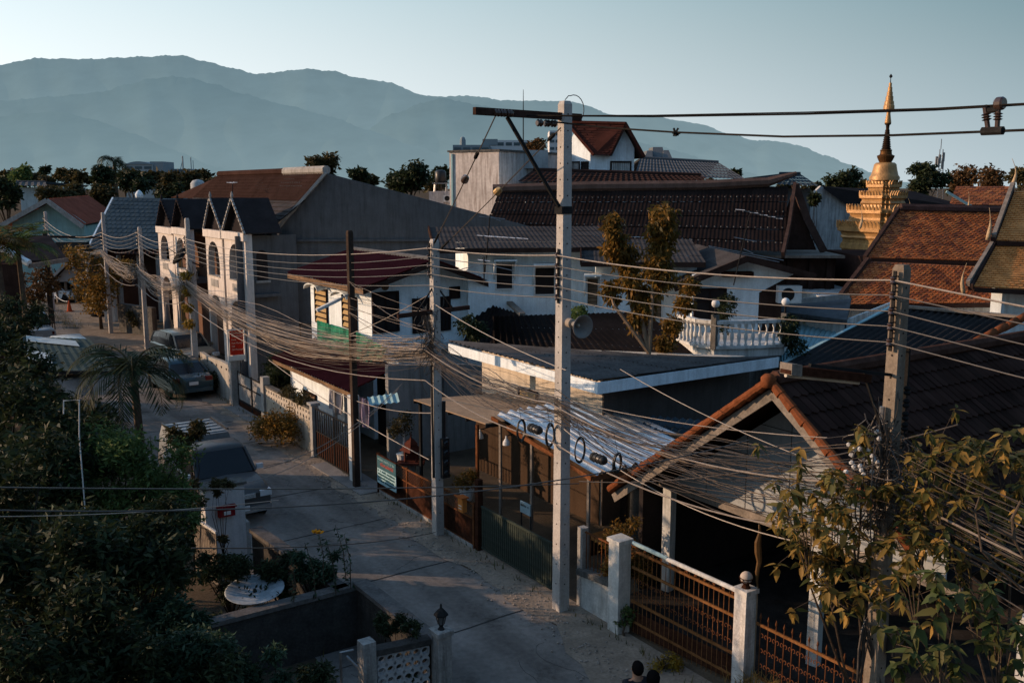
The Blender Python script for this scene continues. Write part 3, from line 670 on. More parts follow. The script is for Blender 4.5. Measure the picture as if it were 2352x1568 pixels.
mb = MB(); mb.bar(W3.pt(lf[0],lf[1]-.06,.52), W3.pt(ap[0],ap[1]+.05,.52), .04, .2); mb.bar(W3.pt(rt[0],rt[1]-.06,.52), W3.pt(ap[0],ap[1]+.05,.52), .04, .2); mb.build('barge_board', m_wooddk, r3)
a0, z0 = g(1655,623); a1, _ = g(1725,623); mb = MB(); mb.ob(W3.pt(a0,g(1690,634)[1],.01), W3.u*(a1-a0), UP*.16, W3.n*.3); mb.build('light_box', m_rustdk, t)
for x in (1640,1660,1735,1770): pass
pxwin(t, W3, 1598, 665, 1662, 742, m_frame, m_dark, 'cross', fw=.05, name='balcony_door')
mb = MB(); mb.prism([W3.pt(cR,0), W3.pt(g(1795,700)[0],0), W3.pt(g(1795,700)[0],g(1795,668)[1]), W3.pt(cR,g(1745,672)[1])], -W3.n*.2); mb.build('dark_wall', m_wooddk, t)
# balcony with balusters
t = thing('balcony', 'curved white balcony with stone balusters in front of the small gable', 'balcony', W3.pt(cL,0,2.2))
bp = [PY(x,y,Y) for x,y,Y in ((1558,782,28.2),(1600,798,27.2),(1640,806,26.8),(1720,800,26.9),(1800,790,27.2))]
zf = sum(p.z for p in bp)/5
bp = [V((p.x,p.y,zf)) for p in bp]
bk = [W3.pt(cR+1.2,zf,-.1), W3.pt(cL-.8,zf,-.1)]
mb = MB(); mb.prism(bp+bk, -UP*.25); mb.build('slab', m_white2, t)
mb = MB(); mb.prism([V((p.x,p.y,0)) for p in (bp[1],bp[3],bk[0],bk[1])], UP*(zf-.25)); mb.build('base_wall', m_concd, t)
HB = .78
mb = MB(); mb2 = MB()
for a, b in zip(bp, bp[1:]):
    mb.bar(a+UP*HB, b+UP*HB, .16, .1); mb2.bar(a+UP*.04, b+UP*.04, .16, .08)
mb.build('rail', m_white2, t); mb2.build('bottom_rail', m_white2, t)
bal = [(.05,0),(.05,.05),(.03,.08),(.055,.22),(.06,.32),(.03,.42),(.025,.5),(.055,.58),(.05,.66),(.05,.7)]
first = None; pos = []
for a, b in zip(bp, bp[1:]):
    n = max(3, int((b-a).length/.2)); pos += [lerp(a,b,(i+.5)/n)+UP*.07 for i in range(n)]
for i, p in enumerate(pos):
    if first is None:
        mb = MB(); mb.lathe(bal, p, 10); first = mb.build('baluster', m_white2, t, True); p0 = p
    else:
        c = first.copy(); COL.objects.link(c); c.parent = t; c.location = p-p0
for k, p in enumerate((bp[2], bp[4])):
    mb = MB(); mb.bar(p, p+UP*1.0, .17); mb.build('pedestal', m_concd, t)
for k, (p, lab) in enumerate(((bp[2],'white globe lamp on dark post at the bend of the balcony rail'),(bp[4],'white globe lamp at the right end of the balcony rail, above the bush'))):
    tt = thing('globe_lamp', lab, 'lamp', p+UP*1.0, 'globe lamps on the balcony')
    mb = MB(); mb.lathe([(.05,0),(.03,.05),(.025,.18),(.06,.22)], p+UP*1.0, 10); mb.build('stem', m_blacks, tt, True)
    mb = MB(); mb.lathe([(.12*math.sin(math.pi*i/10), -.12*math.cos(math.pi*i/10)) for i in range(11)], p+UP*1.33, 16); mb.build('globe', M('white_globe', (.6,.62,.62), .3, .05), tt, True)
# air conditioner on the dark wall
def aircon(p, u, n, lab, s=1):
    t = thing('air_conditioner', lab, 'air conditioner', p); mb = MB(); mb.ob(p, u*.75*s, UP*.55*s, n*.28*s); mb.build('case', m_framew, t)
    mb = MB(); mb.lathe([(.21*s,0),(.21*s,.015),(.17*s,.015),(.17*s,.005),(.03*s,.005)], p+u*.3*s+UP*.28*s+n*.281*s, 20, n); mb.build('fan_grille', m_blacks, t)
    return t
p = W3.pt(*g(1779,693),.1); aircon(p, W3.u, W3.n, 'white air conditioner unit on the dark wall right of the balcony')
# ================================================================== buildings farther back
# ---- grey townhouse row with arches
t = thing('townhouse', 'large grey gabled townhouse row with tall white arches and spiked dormers', 'townhouse', S(26,3))
GP = Pl(S(26,3.9), V((1,.03,0)), V((.03,-1,0)))
gx = GP.px
apx = gx(750,398); eL = gx(641,528); eR = gx(1216,520); eR2 = gx(1218,548)
walls(t, [GP.pt(eL[0],0), GP.pt(eR[0],0), GP.pt(eR2[0],eR2[1]), GP.pt(eR[0],eR[1]), GP.pt(*apx), GP.pt(*eL)], -GP.n*.3, m_grey, 'gable_wall')
mb = MB(); zc = gx(640,552)[1]; mb.ob(GP.pt(eL[0],zc-.05), GP.u*(eR[0]-eL[0]), UP*.1, GP.n*.12)
zc2 = gx(700,740)[1]; mb.ob(GP.pt(eL[0],zc2-.05), GP.u*5, UP*.1, GP.n*.1); mb.build('cornice', m_grey, t)
mb = MB(); mb.bar(GP.pt(apx[0],apx[1]+.02,.12), GP.pt(eL[0]-.15,eL[1]-.05,.12), .32, .12); mb.build('verge_trim', m_conc, t)
back = ES*24 + EN*1.5
A0 = GP.pt(*apx); 
NB = 2.0
band = lambda x, y, n: PN(x, y, n)
zB0 = 6.55; zB1 = 8.0                                              # steep front band and the main slope above it
mid0 = GP.pt(gx(694,462)[0], gx(694,462)[1], .1); zB1 = mid0.z; mid1 = mid0 + ES*22
ridge0 = A0 + UP*.08; ridge1 = PN(478,412, sn(A0)[1]+.2); 
mb = MB(); corr(mb, mid0+ES*17, mid0, ridge0+ES*15.5, ridge0, .3, .03, 8, .035); r_ = mb.build('roof', m_brownroof, t)
mb = MB(); mb.prism([mid0+ES*17, ridge0+ES*15.5, ridge0+ES*21+UP*-1.2, mid0+ES*22], -UP*.05); mb.build('far_hip', m_brownroof, t)
mb = MB(); mb.tube([ridge0+UP*.06, ridge0+ES*5+UP*.06], .2, 8); mb.build('ridge_cap', m_conc, r_)
mb = MB(); mb.tube([ridge0+ES*5.1+UP*.06, ridge0+ES*15.5+UP*.06], .17, 8); mb.build('ridge_tiles', m_brownroof, r_)
lo0 = GP.pt(gx(641,536)[0], zB0, .35)
nlo = sn(lo0)[1]; smid = sn(mid0)
tiles('front_roof', MI('black_shingles', [(.028,.022,.022),(.04,.03,.028),(.022,.02,.02)], .8), t, S(sn(lo0)[0]+17, nlo-.6, zB0), S(sn(lo0)[0]-.2, nlo-.6, zB0), S(smid[0]+17, smid[1]+.1, zB1+.05), S(smid[0]-.2, smid[1]+.1, zB1+.05), .4, .28, .04, 0)
mb = MB(); mb.bar(S(sn(lo0)[0]+17,nlo-.6,zB0-.2), S(sn(lo0)[0]-.2,nlo-.6,zB0-.2), .1, .4); mb.build('gutter', m_grey, t)
NW = 3.6
wf = PlN(NW)
a0, a1 = -43, -26
mb = MB(); mb.prism([S(26.1,NW,0), S(43,NW,0), S(43,NW,6.6), S(26.1,NW,6.6)], EN*.25); mb.build('front_wall', m_grey, t)
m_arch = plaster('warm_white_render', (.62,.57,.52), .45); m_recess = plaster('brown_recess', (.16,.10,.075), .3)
NA = 2.0; pa = PlN(NA)
def P_(x, y): return pa.px(x, y)
bays = ((471,509,531,(478,504,555,633)),(514,562,536,(526,556,561,644)),(362,396,524,(369,388,541,597)),(398,431,526,(405,426,547,617)))
for i, (x0, x1, yt, (o0, o1, ot, ob)) in enumerate(bays):
    aa, zt = P_(x0, yt); ab, _ = P_(x1, yt); zt = P_((x0+x1)/2, yt)[1]
    ao, _ = P_(o0, (ot+ob)/2); ac, _ = P_(o1, (ot+ob)/2); zo = P_((o0+o1)/2, ot)[1]; zb = P_((o0+o1)/2, ob)[1]
    hw = (ac-ao)/2; cen = (ao+ac)/2; rise = min(hw*1.25, .9)
    mb = MB(); arch_wall(mb, pa, aa, ab, 0, zt, [(cen, hw, zb, zo-rise, rise)], .3) if False else None
    # upper and lower openings: stack two arch walls
    zmid = zb-.55
    arch_wall(mb, pa, aa, ab, zmid, zt, [(cen, hw, zb, zo-rise, rise)], .3)
    arch_wall(mb, pa, aa, ab, 0, zmid, [(cen, hw*1.1, .02, zmid-.35-hw, hw)], .3)
    mb.ob(pa.pt(aa-.08, zt-.28, -.1), pa.u*(ab-aa+.16), UP*.34, pa.n*.2)
    bay = mb.build('arch_bay', m_arch, t)
    mb = MB(); mb.ob(pa.pt(aa+.05,zmid-.1,-.3), pa.u*(ab-aa-.1), UP*.14, -pa.n*1.2); mb.build('floor_slab', m_grey, bay)
    mb = MB(); mb.ob(pa.pt(cen-hw,zb-.02,-.12), pa.u*hw*2, UP*.04, pa.n*.16); mb.ob(pa.pt(cen-hw*.6,zb-.5,.004), pa.u*hw*1.2, UP*.34, pa.n*.02); mb.build('sill', m_conc, bay)
    # spiked dormer over the bay
    za = zt+1.42; zz = zt+.02
    mb = MB(); mb.prism([pa.pt(aa+.05,zz,-.25), pa.pt(ab-.05,zz,-.25), pa.pt(cen,za,-.25)], -pa.n*.2); dm = mb.build('dormer', m_dkroof, t)
    mb = MB(); mb.prism([pa.pt(aa-.1,zz,.0), pa.pt(cen,za+.05,.0), pa.pt(cen,za+.05,-1.6), pa.pt(aa-.1,zz,-1.6)], UP*.05); mb.prism([pa.pt(ab+.1,zz,.0), pa.pt(cen,za+.05,.0), pa.pt(cen,za+.05,-1.6), pa.pt(ab+.1,zz,-1.6)], UP*.05); mb.build('dormer_roof', m_dkroof, dm)
    mb = MB()
    for (ea, sg) in ((aa-.12, 1), (ab+.12, -1)):
        for k in range(9):
            p0 = pa.pt(lerp(ea,cen,k/9), lerp(zz,za+.1,k/9), .05); p1 = pa.pt(lerp(ea,cen,(k+.72)/9), lerp(zz,za+.1,(k+.72)/9), .05); mb.bar(p0, p1, .08, .09)
    mb.lathe([(.05,0),(.07,.1),(.02,.28)], pa.pt(cen,za+.1,.02), 8); mb.build('verge_tiles', m_conc if i < 2 else m_dkroof, dm)
for x0, x1, y0, y1 in ((365,432,540,616),(470,562,552,646)):
    a0, _ = P_(x0, y0); a1, _ = P_(x1, y0)
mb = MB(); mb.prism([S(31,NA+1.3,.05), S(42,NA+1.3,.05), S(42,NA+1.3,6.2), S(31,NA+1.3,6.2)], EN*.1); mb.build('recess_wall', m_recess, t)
mb = MB(); mb.prism([S(25.3,NA+1.0,.05), S(31,NA+1.0,.05), S(31,NA+1.0,6.2), S(25.3,NA+1.0,6.2)], EN*.1); mb.build('dark_recess', M('deep_shade_wall', (.03,.026,.024), .9, .3), t)  # recess behind the right arches coloured dark to stand for its shade
mb = MB(); mb.prism([S(25.25,NA-.28,.0), S(25.25,NA+2.4,.0), S(25.25,NA+2.4,6.45), S(25.25,NA-.28,6.45)], ES*.12); mb.build('return_wall', m_grey, t)
rw_ = PlS(25.25); a0, zt = rw_.px(588,578); a1, zb = rw_.px(616,640); zt2_ = rw_.px(602,574)[1]; zb2_ = rw_.px(602,644)[1]; ac = (a0+a1)/2; hw = (a1-a0)/2; mb = MB()
mb.prism([rw_.pt(ac-hw,zb2_,.004)]+[rw_.pt(ac+hw*math.cos(g), zt2_-hw*1.2+hw*1.2*math.sin(g),.004) for g in [math.pi*(1-k/10) for k in range(11)]]+[rw_.pt(ac+hw,zb2_,.004)], rw_.n*.012); wn = mb.build('arched_window', m_dark, t)
mb = MB(); mb.ob(rw_.pt(ac-hw-.08,zb2_-.1,.003), rw_.u*(2*hw+.16), UP*.1, rw_.n*.1)
mb.build('sill', m_conc, wn)
mb = MB(); p0, p1 = P_(391,520), P_(399,520); mb.ob(pa.pt(p0[0],1.5,-.28), pa.u*(p1[0]-p0[0]+.25), UP*4.6, pa.n*.2); mb.build('yellow_pier', plaster('ochre_render', (.42,.24,.09), .3), t)
pxwin(t, GP, 668, 618, 692, 662, m_frame, m_dark, 'pane', fw=.05, name='window') if False else None
wr = PlN(NW-.01); 
q = Pl(S(25.2,NW-.5), V((.9,.3,0)), V((.3,-.9,0)))
pxwin(t, GP, 650, 612, 668, 690, m_frame, m_dark, 'pane', fw=.05, name='window')
for yy0, yy1 in ((740,800),): pxwin(t, GP, 648, yy0, 690, yy1, m_frame, m_dark, 'pane', fw=.05, name='window')
# ---- weathered tall block and stained annex behind
def block(name, label, cat, x0, x1, ytop, Y, depth, m, tilt=0, zb=0, parts=()):
    pl = PlY(Y, tilt); a0 = pl.px(x0, ytop)[0]; a1, z = pl.px(x1, ytop)
    t = thing(name, label, cat, pl.pt(a0, zb)); walls(t, [pl.pt(a0,zb), pl.pt(a1,zb), pl.pt(a1,z), pl.pt(a0,z)], -pl.n*depth, m)
    return t, pl, a0, a1, z
m_weath = M('weathered_white_wall', (.56,.52,.49), .9, .22, .9, .85, .3, dirt=(.16,.11,.085), fine=6)
BW = Pl(PY(1030,400,66), V((.86,.5,0)), V((.5,-.86,0)))
WL = Pl(PY(1034,400,64), V((.84,-.54,0)), V((-.54,-.84,0)))
a0 = WL.px(1032,350); a1 = WL.px(1146,345)
t = thing('tower_block', 'tall windowless weathered white block streaked with black damp', 'building', WL.pt(a0[0],0))
walls(t, [WL.pt(a0[0],0), WL.pt(a1[0],0), WL.pt(a1[0],a0[1]), WL.pt(a0[0],a0[1])], -WL.n*9, m_weath)
mb = MB(); mb.ob(WL.pt(a0[0]-.1,a0[1],.1), WL.u*(a1[0]-a0[0]+.2), UP*.12, -WL.n*9.2); mb.build('coping', m_concd, t)
mb = MB(); mb.ob(WL.pt(a0[0]+.2,0,.0), WL.u*.12, UP*(a0[1]-.1), WL.n*.1); mb.build('drain_pipe', m_tealsheet, t)
pl = PlY(64.5); b0 = pl.px(1143,345); b1 = pl.px(1259,348); bz = pl.px(1200,387)[1]
mb = MB(); mb.prism([pl.pt(b0[0],bz), pl.pt(b1[0],bz), pl.pt(b1[0],b0[1]), pl.pt(b0[0],b0[1])], -pl.n*6); mb.build('upper_box', plaster('grey_white_render', (.40,.43,.44), .5), t)
mb = MB(); b2 = pl.px(1215,420); mb.prism([pl.pt(b0[0],0,-.3), pl.pt(pl.px(1232,420)[0],0,-.3), pl.pt(pl.px(1232,420)[0],bz,-.3), pl.pt(b0[0],bz,-.3)], -pl.n*4); mb.build('lower_wall', m_weath, t)
# small things by the block: water tank stand
t, pl, a0, a1, z = block('outbuilding', 'small stained white parapet building left of the weathered block', 'building', 985, 1030, 440, 70, 5, m_weath)
aircon(pl.pt(pl.px(1019,450)[0], z-.75, .02), pl.u, pl.n, 'small white air conditioner hung by the water tank stand', .9)
t = thing('water_tank', 'black water tank on a thin steel stand left of the weathered block', 'water tank', PY(1008,440,71))
pz = PlY(71); mb = MB(); b = pz.pt(*pz.px(1012,420)); mb.lathe([(.02,0),(.38,.02),(.42,.1),(.42,.8),(.3,.92),(.1,.95)], b, 16); mb.build('tank', m_blackpl, t, True)
mb = MB()
for dx in (-.5,.5):
    for dy in (-.5,.5): mb.bar(b+V((dx,dy,-1.2)), b+V((dx*.8,dy*.8,0)), .07)
mb.bx(b-UP*.04, 1.2, 1.2, .07); mb.build('stand', m_steel, t)
# ---- white tower house with steep red roofs
TW = Pl(PY(1400,400,68), V((1,.12,0)), V((.12,-1,0)))
tx = TW.px
t = thing('tower_house', 'white upper storey with steep red tiled cross gables and small windows', 'house', TW.pt(tx(1360,400)[0],0))
gA, gB, gT = tx(1400,348), tx(1470,357), tx(1432,290)
zb = 2.0; zr = gA[1]
walls(t, [TW.pt(tx(1356,380)[0],zb), TW.pt(tx(1457,380)[0],zb), TW.pt(tx(1457,340)[0],tx(1457,340)[1]), TW.pt(gT[0],gT[1]-.1), TW.pt(tx(1397,350)[0],tx(1397,350)[1]), TW.pt(tx(1356,352)[0],tx(1356,352)[1])], -TW.n*5, m_white)
LW = Pl(TW.pt(tx(1356,380)[0],0), V((.60,-.8,0)), V((-.8,-.60,0)))
l = LW.px; 
walls(t, [LW.pt(l(1310,360)[0],zb), LW.pt(l(1356,360)[0],zb), LW.pt(l(1356,352)[0],l(1356,352)[1]), LW.pt(l(1322,300)[0],l(1322,300)[1]), LW.pt(l(1306,330)[0],l(1306,330)[1])], -LW.n*.3, m_white, 'side_gable')
top1 = TW.pt(gT[0],gT[1]+.1,.6); valley = TW.pt(tx(1362,356)[0],tx(1362,356)[1],.35); top0 = LW.pt(l(1319,283)[0],l(1319,283)[1],.7)
pk = top1 - TW.n*6
mt = MI('red_roof_tile', [(.055,.018,.013),(.08,.024,.016),(.045,.015,.012)], .8)
tiles('roof', mt, t, valley, TW.pt(tx(1398,357)[0],tx(1398,357)[1],.6), top0, top1, .28, .24, .05, .2)
mb = MB(); slab(mb, TW.pt(tx(1474,362)[0],tx(1474,362)[1],.7), TW.pt(tx(1474,362)[0],tx(1474,362)[1],-5), top1, top1-TW.n*5.5, .12); mb.build('right_slope', m_brownroof, t)
mb = MB(); slab(mb, TW.pt(tx(1398,357)[0],tx(1398,357)[1],.6), TW.pt(tx(1398,357)[0],tx(1398,357)[1],-4), top1, top1-TW.n*5.5, .12); mb.build('left_slope', m_brownroof, t)
mb = MB(); mb.tube([TW.pt(tx(1474,362)[0],tx(1474,362)[1],.75), top1+UP*.05, top1-TW.n*5], .13, 6); mb.tube([valley, top0], .13, 6); mb.tube([top0+UP*.05, top1+UP*.05], .12, 6); mb.build('ridge_tiles', M('maroon_tile', (.085,.03,.022), .8, .3, 2, .3), t)
pxwin(t, TW, 1405, 374, 1446, 398, m_frame, m_white2, 'bars', fw=.12); pxwin(t, LW, 1313, 374, 1330, 395, m_frame, m_white2, 'bars', fw=.1); pxwin(t, LW, 1338, 374, 1350, 395, m_frame, m_dark, 'pane', fw=.1)
# ---- low roofs between
def gableroof(name, label, cat, e0, e1, r0, r1, Y0, Y1, m, mwall, rows=4, pitch=.35, drop=6):
    """front slope from eave px e0,e1 at depth Y0 up to ridge px r0,r1 at Y1, hidden back slope and walls under it"""
    A, B, C, D = PY(*e0,Y0), PY(*e1,Y0), PY(*r0,Y1), PY(*r1,Y1)
    t = thing(name, label, cat, V(((A.x+B.x)/2,Y0,0))); mb = MB(); corr(mb, A, B, C, D, pitch, pitch*.07, rows, .03)
    dy = V((0,(Y1-Y0),0)); z0 = min(A.z,B.z)
    corr(mb, A+dy*2, B+dy*2, C, D, pitch, pitch*.15, 1, .0); r = mb.build('roof', m, t)
    mb = MB(); mb.tube([C+UP*.05, D+UP*.05], .14, 6); mb.build('ridge_cap', m, r)
    i = .9; x0, x1 = lerp(A.x,B.x,.04), lerp(A.x,B.x,.96)
    mb = MB(); mb.prism([V((x0,Y0+i,0)), V((x1,Y0+i,0)), V((x1,Y0+i,z0-.15)), V((x0,Y0+i,z0-.15))], dy*2-V((0,2*i,0)))
    mb.build('wall', mwall, t); return t
gableroof('low_house', 'long low house with dark red-brown hipped roof under the tower house', 'house', (1190,418),(1640,418),(1225,392),(1610,404), 58, 62, m_brownroof, m_white)
gableroof('grey_hall', 'hall with broad plain grey roof right of the tower house', 'hall', (1458,404),(1712,412),(1470,364),(1650,374), 72, 80, M('plain_grey_roof', (.10,.105,.11), .8, .2, .5, .2), m_grey, 6, .3)
t = thing('roof_monitor', 'grey stepped mansard roof top with three slanting faces behind the grey hall', 'building', PY(1512,366,95))
mb = MB(); m_mans = M('slate_grey_panel', (.13,.14,.145), .8, .2, 1)
for x0,x1,xt0,xt1,yt,Y in ((1478,1500,1487,1498,346,95),(1496,1528,1500,1522,338,96),(1522,1546,1524,1536,345,95.5)):
    mb.prism([PY(x0,368,Y), PY(x1,368,Y), PY(xt1,yt,Y+1.5), PY(xt0,yt,Y+1.5)], V((0,3,0)))
mb.build('roof', m_mans, t); mb = MB(); p = PY(1478,366,96); q = PY(1546,366,96); mb.prism([p,q,V((q.x,q.y,0)),V((p.x,p.y,0))], V((0,5,0))); mb.build('wall', m_grey, t)
gableroof('green_roof_house', 'house with low green-grey hipped roof just behind the teak hall peak', 'house', (1700,420),(1880,428),(1790,401),(1838,401), 64, 70, m_blueroof, m_grey)
# ---- big dark traditional roof
YL = 44
TP = PlY(YL, -.02)
t = thing('teak_hall', 'large traditional hall with sweeping dark brown sheet roof and dark teak gable', 'hall', TP.pt(TP.px(1500,570)[0],0))
A = TP.pt(*TP.px(1100,545),2.2); B = TP.pt(*TP.px(1775,572),2.2); C = TP.pt(*TP.px(1143,437)) - TP.n*2; D = TP.pt(*TP.px(1838,428)) - TP.n*2
def sweep(mb, A, B, C, D, rows=5, pitch=.2, amp=.03, curve=.35):
    nr = (B-A).cross(C-A).normalized(); nr = nr if nr.z > 0 else -nr
    pr = [lerp(A,C,i/rows) - nr*curve*math.sin(math.pi*i/rows) for i in range(rows+1)]
    pq = [lerp(B,D,i/rows) - nr*curve*math.sin(math.pi*i/rows) for i in range(rows+1)]
    for i in range(rows): corr(mb, pr[i]+nr*.03, pq[i]+nr*.03, pr[i+1], pq[i+1], pitch, amp, 1, 0)
mb = MB(); sweep(mb, A, B, C, D, 5, .18, .007, .3); sweep(mb, A-TP.n*8.4+V((0,0,0)), B-TP.n*8.4, C, D, 5, .4, .013, .3); r_ = mb.build('roof', M('dark_teak_roof_sheet', (.026,.018,.016), .8, .4, .6, .35), t)
# light screw heads in rows
mb = MB(); nr = (B-A).cross(C-A).normalized(); nr = nr if nr.z > 0 else -nr
for j, v in enumerate((.16,.42,.66,.86)):
    for i in range(44):
        p = bil(A,B,C,D,(i+.5)/44+random.uniform(-.003,.003), v) + nr*(-.3*math.sin(math.pi*v)+.05); mb.bx(p, .05, .05, .05)
mb.build('fixing', M('pale_fixing', (.2,.19,.18), .6, .2), r_); 
bpy.data.objects['fixing']['kind'] = 'stuff'
rp_ = [C+V((-.3,0,.05)), lerp(C,D,.3)+UP*.12, lerp(C,D,.7)+UP*.1, lerp(C,D,.93)+UP*.22, D+UP*.62+V((.35,0,0))]
mb = MB(); mb.tube(rp_, [.24,.26,.26,.24,.1], 8); mb.build('ridge_beam', M('brown_ridge', (.15,.095,.075), .85, .3, 1.5, .4), r_)
gx_ = TP.px; apz = D+UP*.35; 
gl = [TP.pt(*gx_(1775,575),2.2), TP.pt(*gx_(1800,520),.9), TP.pt(*gx_(1825,465),-.6), apz]
gr = [apz, TP.pt(*gx_(1862,490),-2.6)+V((0,0,0)), TP.pt(*gx_(1902,575),-4.2)]
mb = MB(); 
pts = [TP.pt(*gx_(1790,578),-1.2), TP.pt(*gx_(1812,520),-1.2), TP.pt(*gx_(1838,445),-1.2), TP.pt(*gx_(1864,505),-1.2), TP.pt(*gx_(1893,578),-1.2)]
mb.prism(pts, -TP.n*.2); mb.build('gable', m_wooddk, t)
mb = MB()
for ch in ([TP.pt(*gx_(1768,578),2.3), TP.pt(*gx_(1800,520),.9), TP.pt(*gx_(1840,424),-1.0)], [TP.pt(*gx_(1840,424),-1.0), TP.pt(*gx_(1868,505),-1.0), TP.pt(*gx_(1908,582),-1.0)]):
    for a, b in zip(ch, ch[1:]): mb.bar(a, b, .14, .34)
mb.build('barge_board', M('brown_barge', (.07,.045,.038), .85, .35, 2, .3), t)
mb = MB(); a, z = gx_(1560,578); a2 = gx_(1925,585)[0]; mb.prism([TP.pt(gx_(1120,560)[0],z-.1,1.0), TP.pt(a2,z-.1,1.0), TP.pt(a2,z-.1,-6), TP.pt(gx_(1120,560)[0],z-.1,-6)], -UP*.12); mb.build('eave_board', m_woodgr, t)
mb = MB(); mb.prism([TP.pt(gx_(1130,600)[0],0,.3), TP.pt(gx_(1915,600)[0],0,.3), TP.pt(gx_(1915,600)[0],z-.25,.3), TP.pt(gx_(1130,600)[0],z-.25,.3)], -TP.n*6); mb.build('wall', m_wooddk, t)
mb = MB(); 
for x in (1800,1850,1890): mb.ob(TP.pt(gx_(x,640)[0],0,.31), TP.u*.25, UP*(z-.3), TP.n*.2)
mb.build('post', m_wooddk, t)
# ---- stained gable building with black roof behind the chedi
QP = PlY(74, .1); qx = QP.px
t = thing('warehouse', 'stained pale gable wall with wide black roof behind the golden spire', 'warehouse', QP.pt(qx(1930,600)[0],0))
walls(t, [QP.pt(qx(1862,450)[0],0), QP.pt(qx(1952,500)[0],0), QP.pt(qx(1975,500)[0],qx(1975,478)[1]), QP.pt(*qx(1886,427)), QP.pt(*qx(1862,450))], -QP.n*.4, M('mouldy_white_wall', (.46,.46,.45), .9, .3, 1.2, .9, .3, dirt=(.10,.10,.10)), 'gable_wall')
mb = MB(); P = [QP.pt(*qx(1886,430),.3), QP.pt(*qx(1985,492),.3), QP.pt(*qx(2230,475),-2), QP.pt(*qx(2170,437),-4)]
mb.prism([QP.pt(*qx(1887,428),.4), QP.pt(*qx(1990,498),.4), QP.pt(*qx(2240,480),.4), QP.pt(*qx(2172,440),-5)], -UP*.2); mb.build('roof', m_dkroof, t)
mb = MB(); mb.bar(QP.pt(*qx(2172,440),.1), QP.pt(*qx(2222,474),.6), .16, .2); mb.build('teal_flashing', m_tealsheet, t)
mb = MB(); mb.prism([QP.pt(qx(1975,480)[0],0,-.5), QP.pt(qx(2230,480)[0],0,-.5), QP.pt(qx(2230,480)[0],qx(2230,482)[1],-.5), QP.pt(qx(1975,480)[0],qx(1975,490)[1],-.5)], -QP.n*.4); mb.build('wall', m_grey, t)
# ---- golden chedi
cc = PY(2030,430,58); ccx, ccy = cc.x, cc.y
t = thing('chedi', 'golden bell-shaped temple spire with stepped square base and ringed finial', 'stupa', (ccx, ccy, 0))
def cz(y): return PY(2030, y, 58).z
def cr(px): return px/FPX*58*1.0
ang = .55
def sqr(mb, prof, notch=.16):
    """redented square tiers: prof=[(half width, z)]"""
    vs = []; 
    for h, z in prof:
        n = h*notch; ring = []
        for k in range(4):
            g = ang + k*math.pi/2; c, s = math.cos(g), math.sin(g)
            for (x, y) in ((h, -h+2*n), (h, h-2*n), (h-n, h-2*n), (h-n, h-n), (h-2*n, h-n), (h-2*n, h)):
                ring.append(V((ccx + x*c - y*s, ccy + x*s + y*c, z)))
        vs += ring
    m = len(prof); q = 24
    mb.add(vs, [(i*q+k, i*q+(k+1) % q, (i+1)*q+(k+1) % q, (i+1)*q+k) for i in range(m-1) for k in range(q)] + [tuple((m-1)*q+k for k in range(q))])
W = lambda px: cr(px)*.74
tiers = [(98,672,640),(94,640,585),]
mb = MB(); sqr(mb, [(W(102),0),(W(102),cz(700)),(W(96),cz(690)),(W(100),cz(682)),(W(92),cz(668)),(W(92),cz(575)),(W(98),cz(570)),(W(96),cz(560)),(W(92),cz(556)),(W(92),cz(548))]); mb.build('base', m_goldold, t)
mb = MB(); sqr(mb, [(W(94),cz(548)),(W(98),cz(544)),(W(95),cz(540)),(W(97),cz(534)),(W(106),cz(530)),(W(107),cz(521)),(W(92),cz(518)),(W(86),cz(513)),(W(88),cz(508)),(W(80),cz(504)),(W(80),cz(499)),(W(76),cz(496)),(W(78),cz(491)),(W(85),cz(489)),(W(85),cz(482)),(W(64),cz(480)),(W(58),cz(478))]); mb.build('lower_tier', m_gold, t)
mb = MB(); sqr(mb, [(W(52),cz(479)),(W(50),cz(470)),(W(54),cz(466)),(W(50),cz(461)),(W(51),cz(457)),(W(57),cz(455)),(W(57),cz(449)),(W(44),cz(447)),(W(38),cz(443)),(W(40),cz(439)),(W(36),cz(436)),(W(37),cz(432)),(W(42),cz(430)),(W(42),cz(424)),(W(34),cz(422)),(W(33),cz(413))]); mb.build('upper_tier', m_gold, t)
# leaf-shaped antefixes round each tier edge
mb = MB()
for h, z0, hh, n in ((W(107),cz(523),.46,12),(W(85),cz(484),.40,10),(W(57),cz(451),.34,8),(W(42),cz(426),.30,6)):
    for k in range(4):
        g = ang + k*math.pi/2; c, s = math.cos(g), math.sin(g)
        for i in range(n):
            y = lerp(-h*.66, h*.66, i/(n-1)); P = [V((ccx + x*c - yy*s, ccy + x*s + yy*c, z)) for x, yy, z in ((h*.99,y-h*.06,z0-.02),(h*.99,y+h*.06,z0-.02),(h*1.01,y+h*.055,z0+hh*.55),(h*1.05,y,z0+hh),(h*1.01,y-h*.055,z0+hh*.55))]
            mb.prism(P, V((-c,-s,0))*.06)
mb.build('antefix', m_gold, t); bpy.data.objects['antefix']['kind'] = 'stuff'
bell = [(32,413),(33,408),(29,402),(26.5,392),(24.5,382),(24,378),(20,374)]
mb = MB(); mb.lathe([(cr(33),cz(414))]+[(cr(r),cz(y)) for r,y in bell]+[(cr(12),cz(373))], (ccx,ccy,0), 28); mb.build('bell', m_gold, t, True)
neck = [(13,373),(14,371),(18,362),(19,358),(13,355),(12,348),(13,346),(12,344)]
mb = MB(); mb.lathe([(cr(r),cz(y)) for r,y in neck], (ccx,ccy,0), 20); mb.build('throne', m_golddk, t)
rings = []
for i in range(11):
    f = i/11; r = lerp(10.5,4.5,f); y = lerp(344,298,f); rings += [(r*.8,y),(r,y-1.2),(r,y-2.6),(r*.8,y-3.8)]
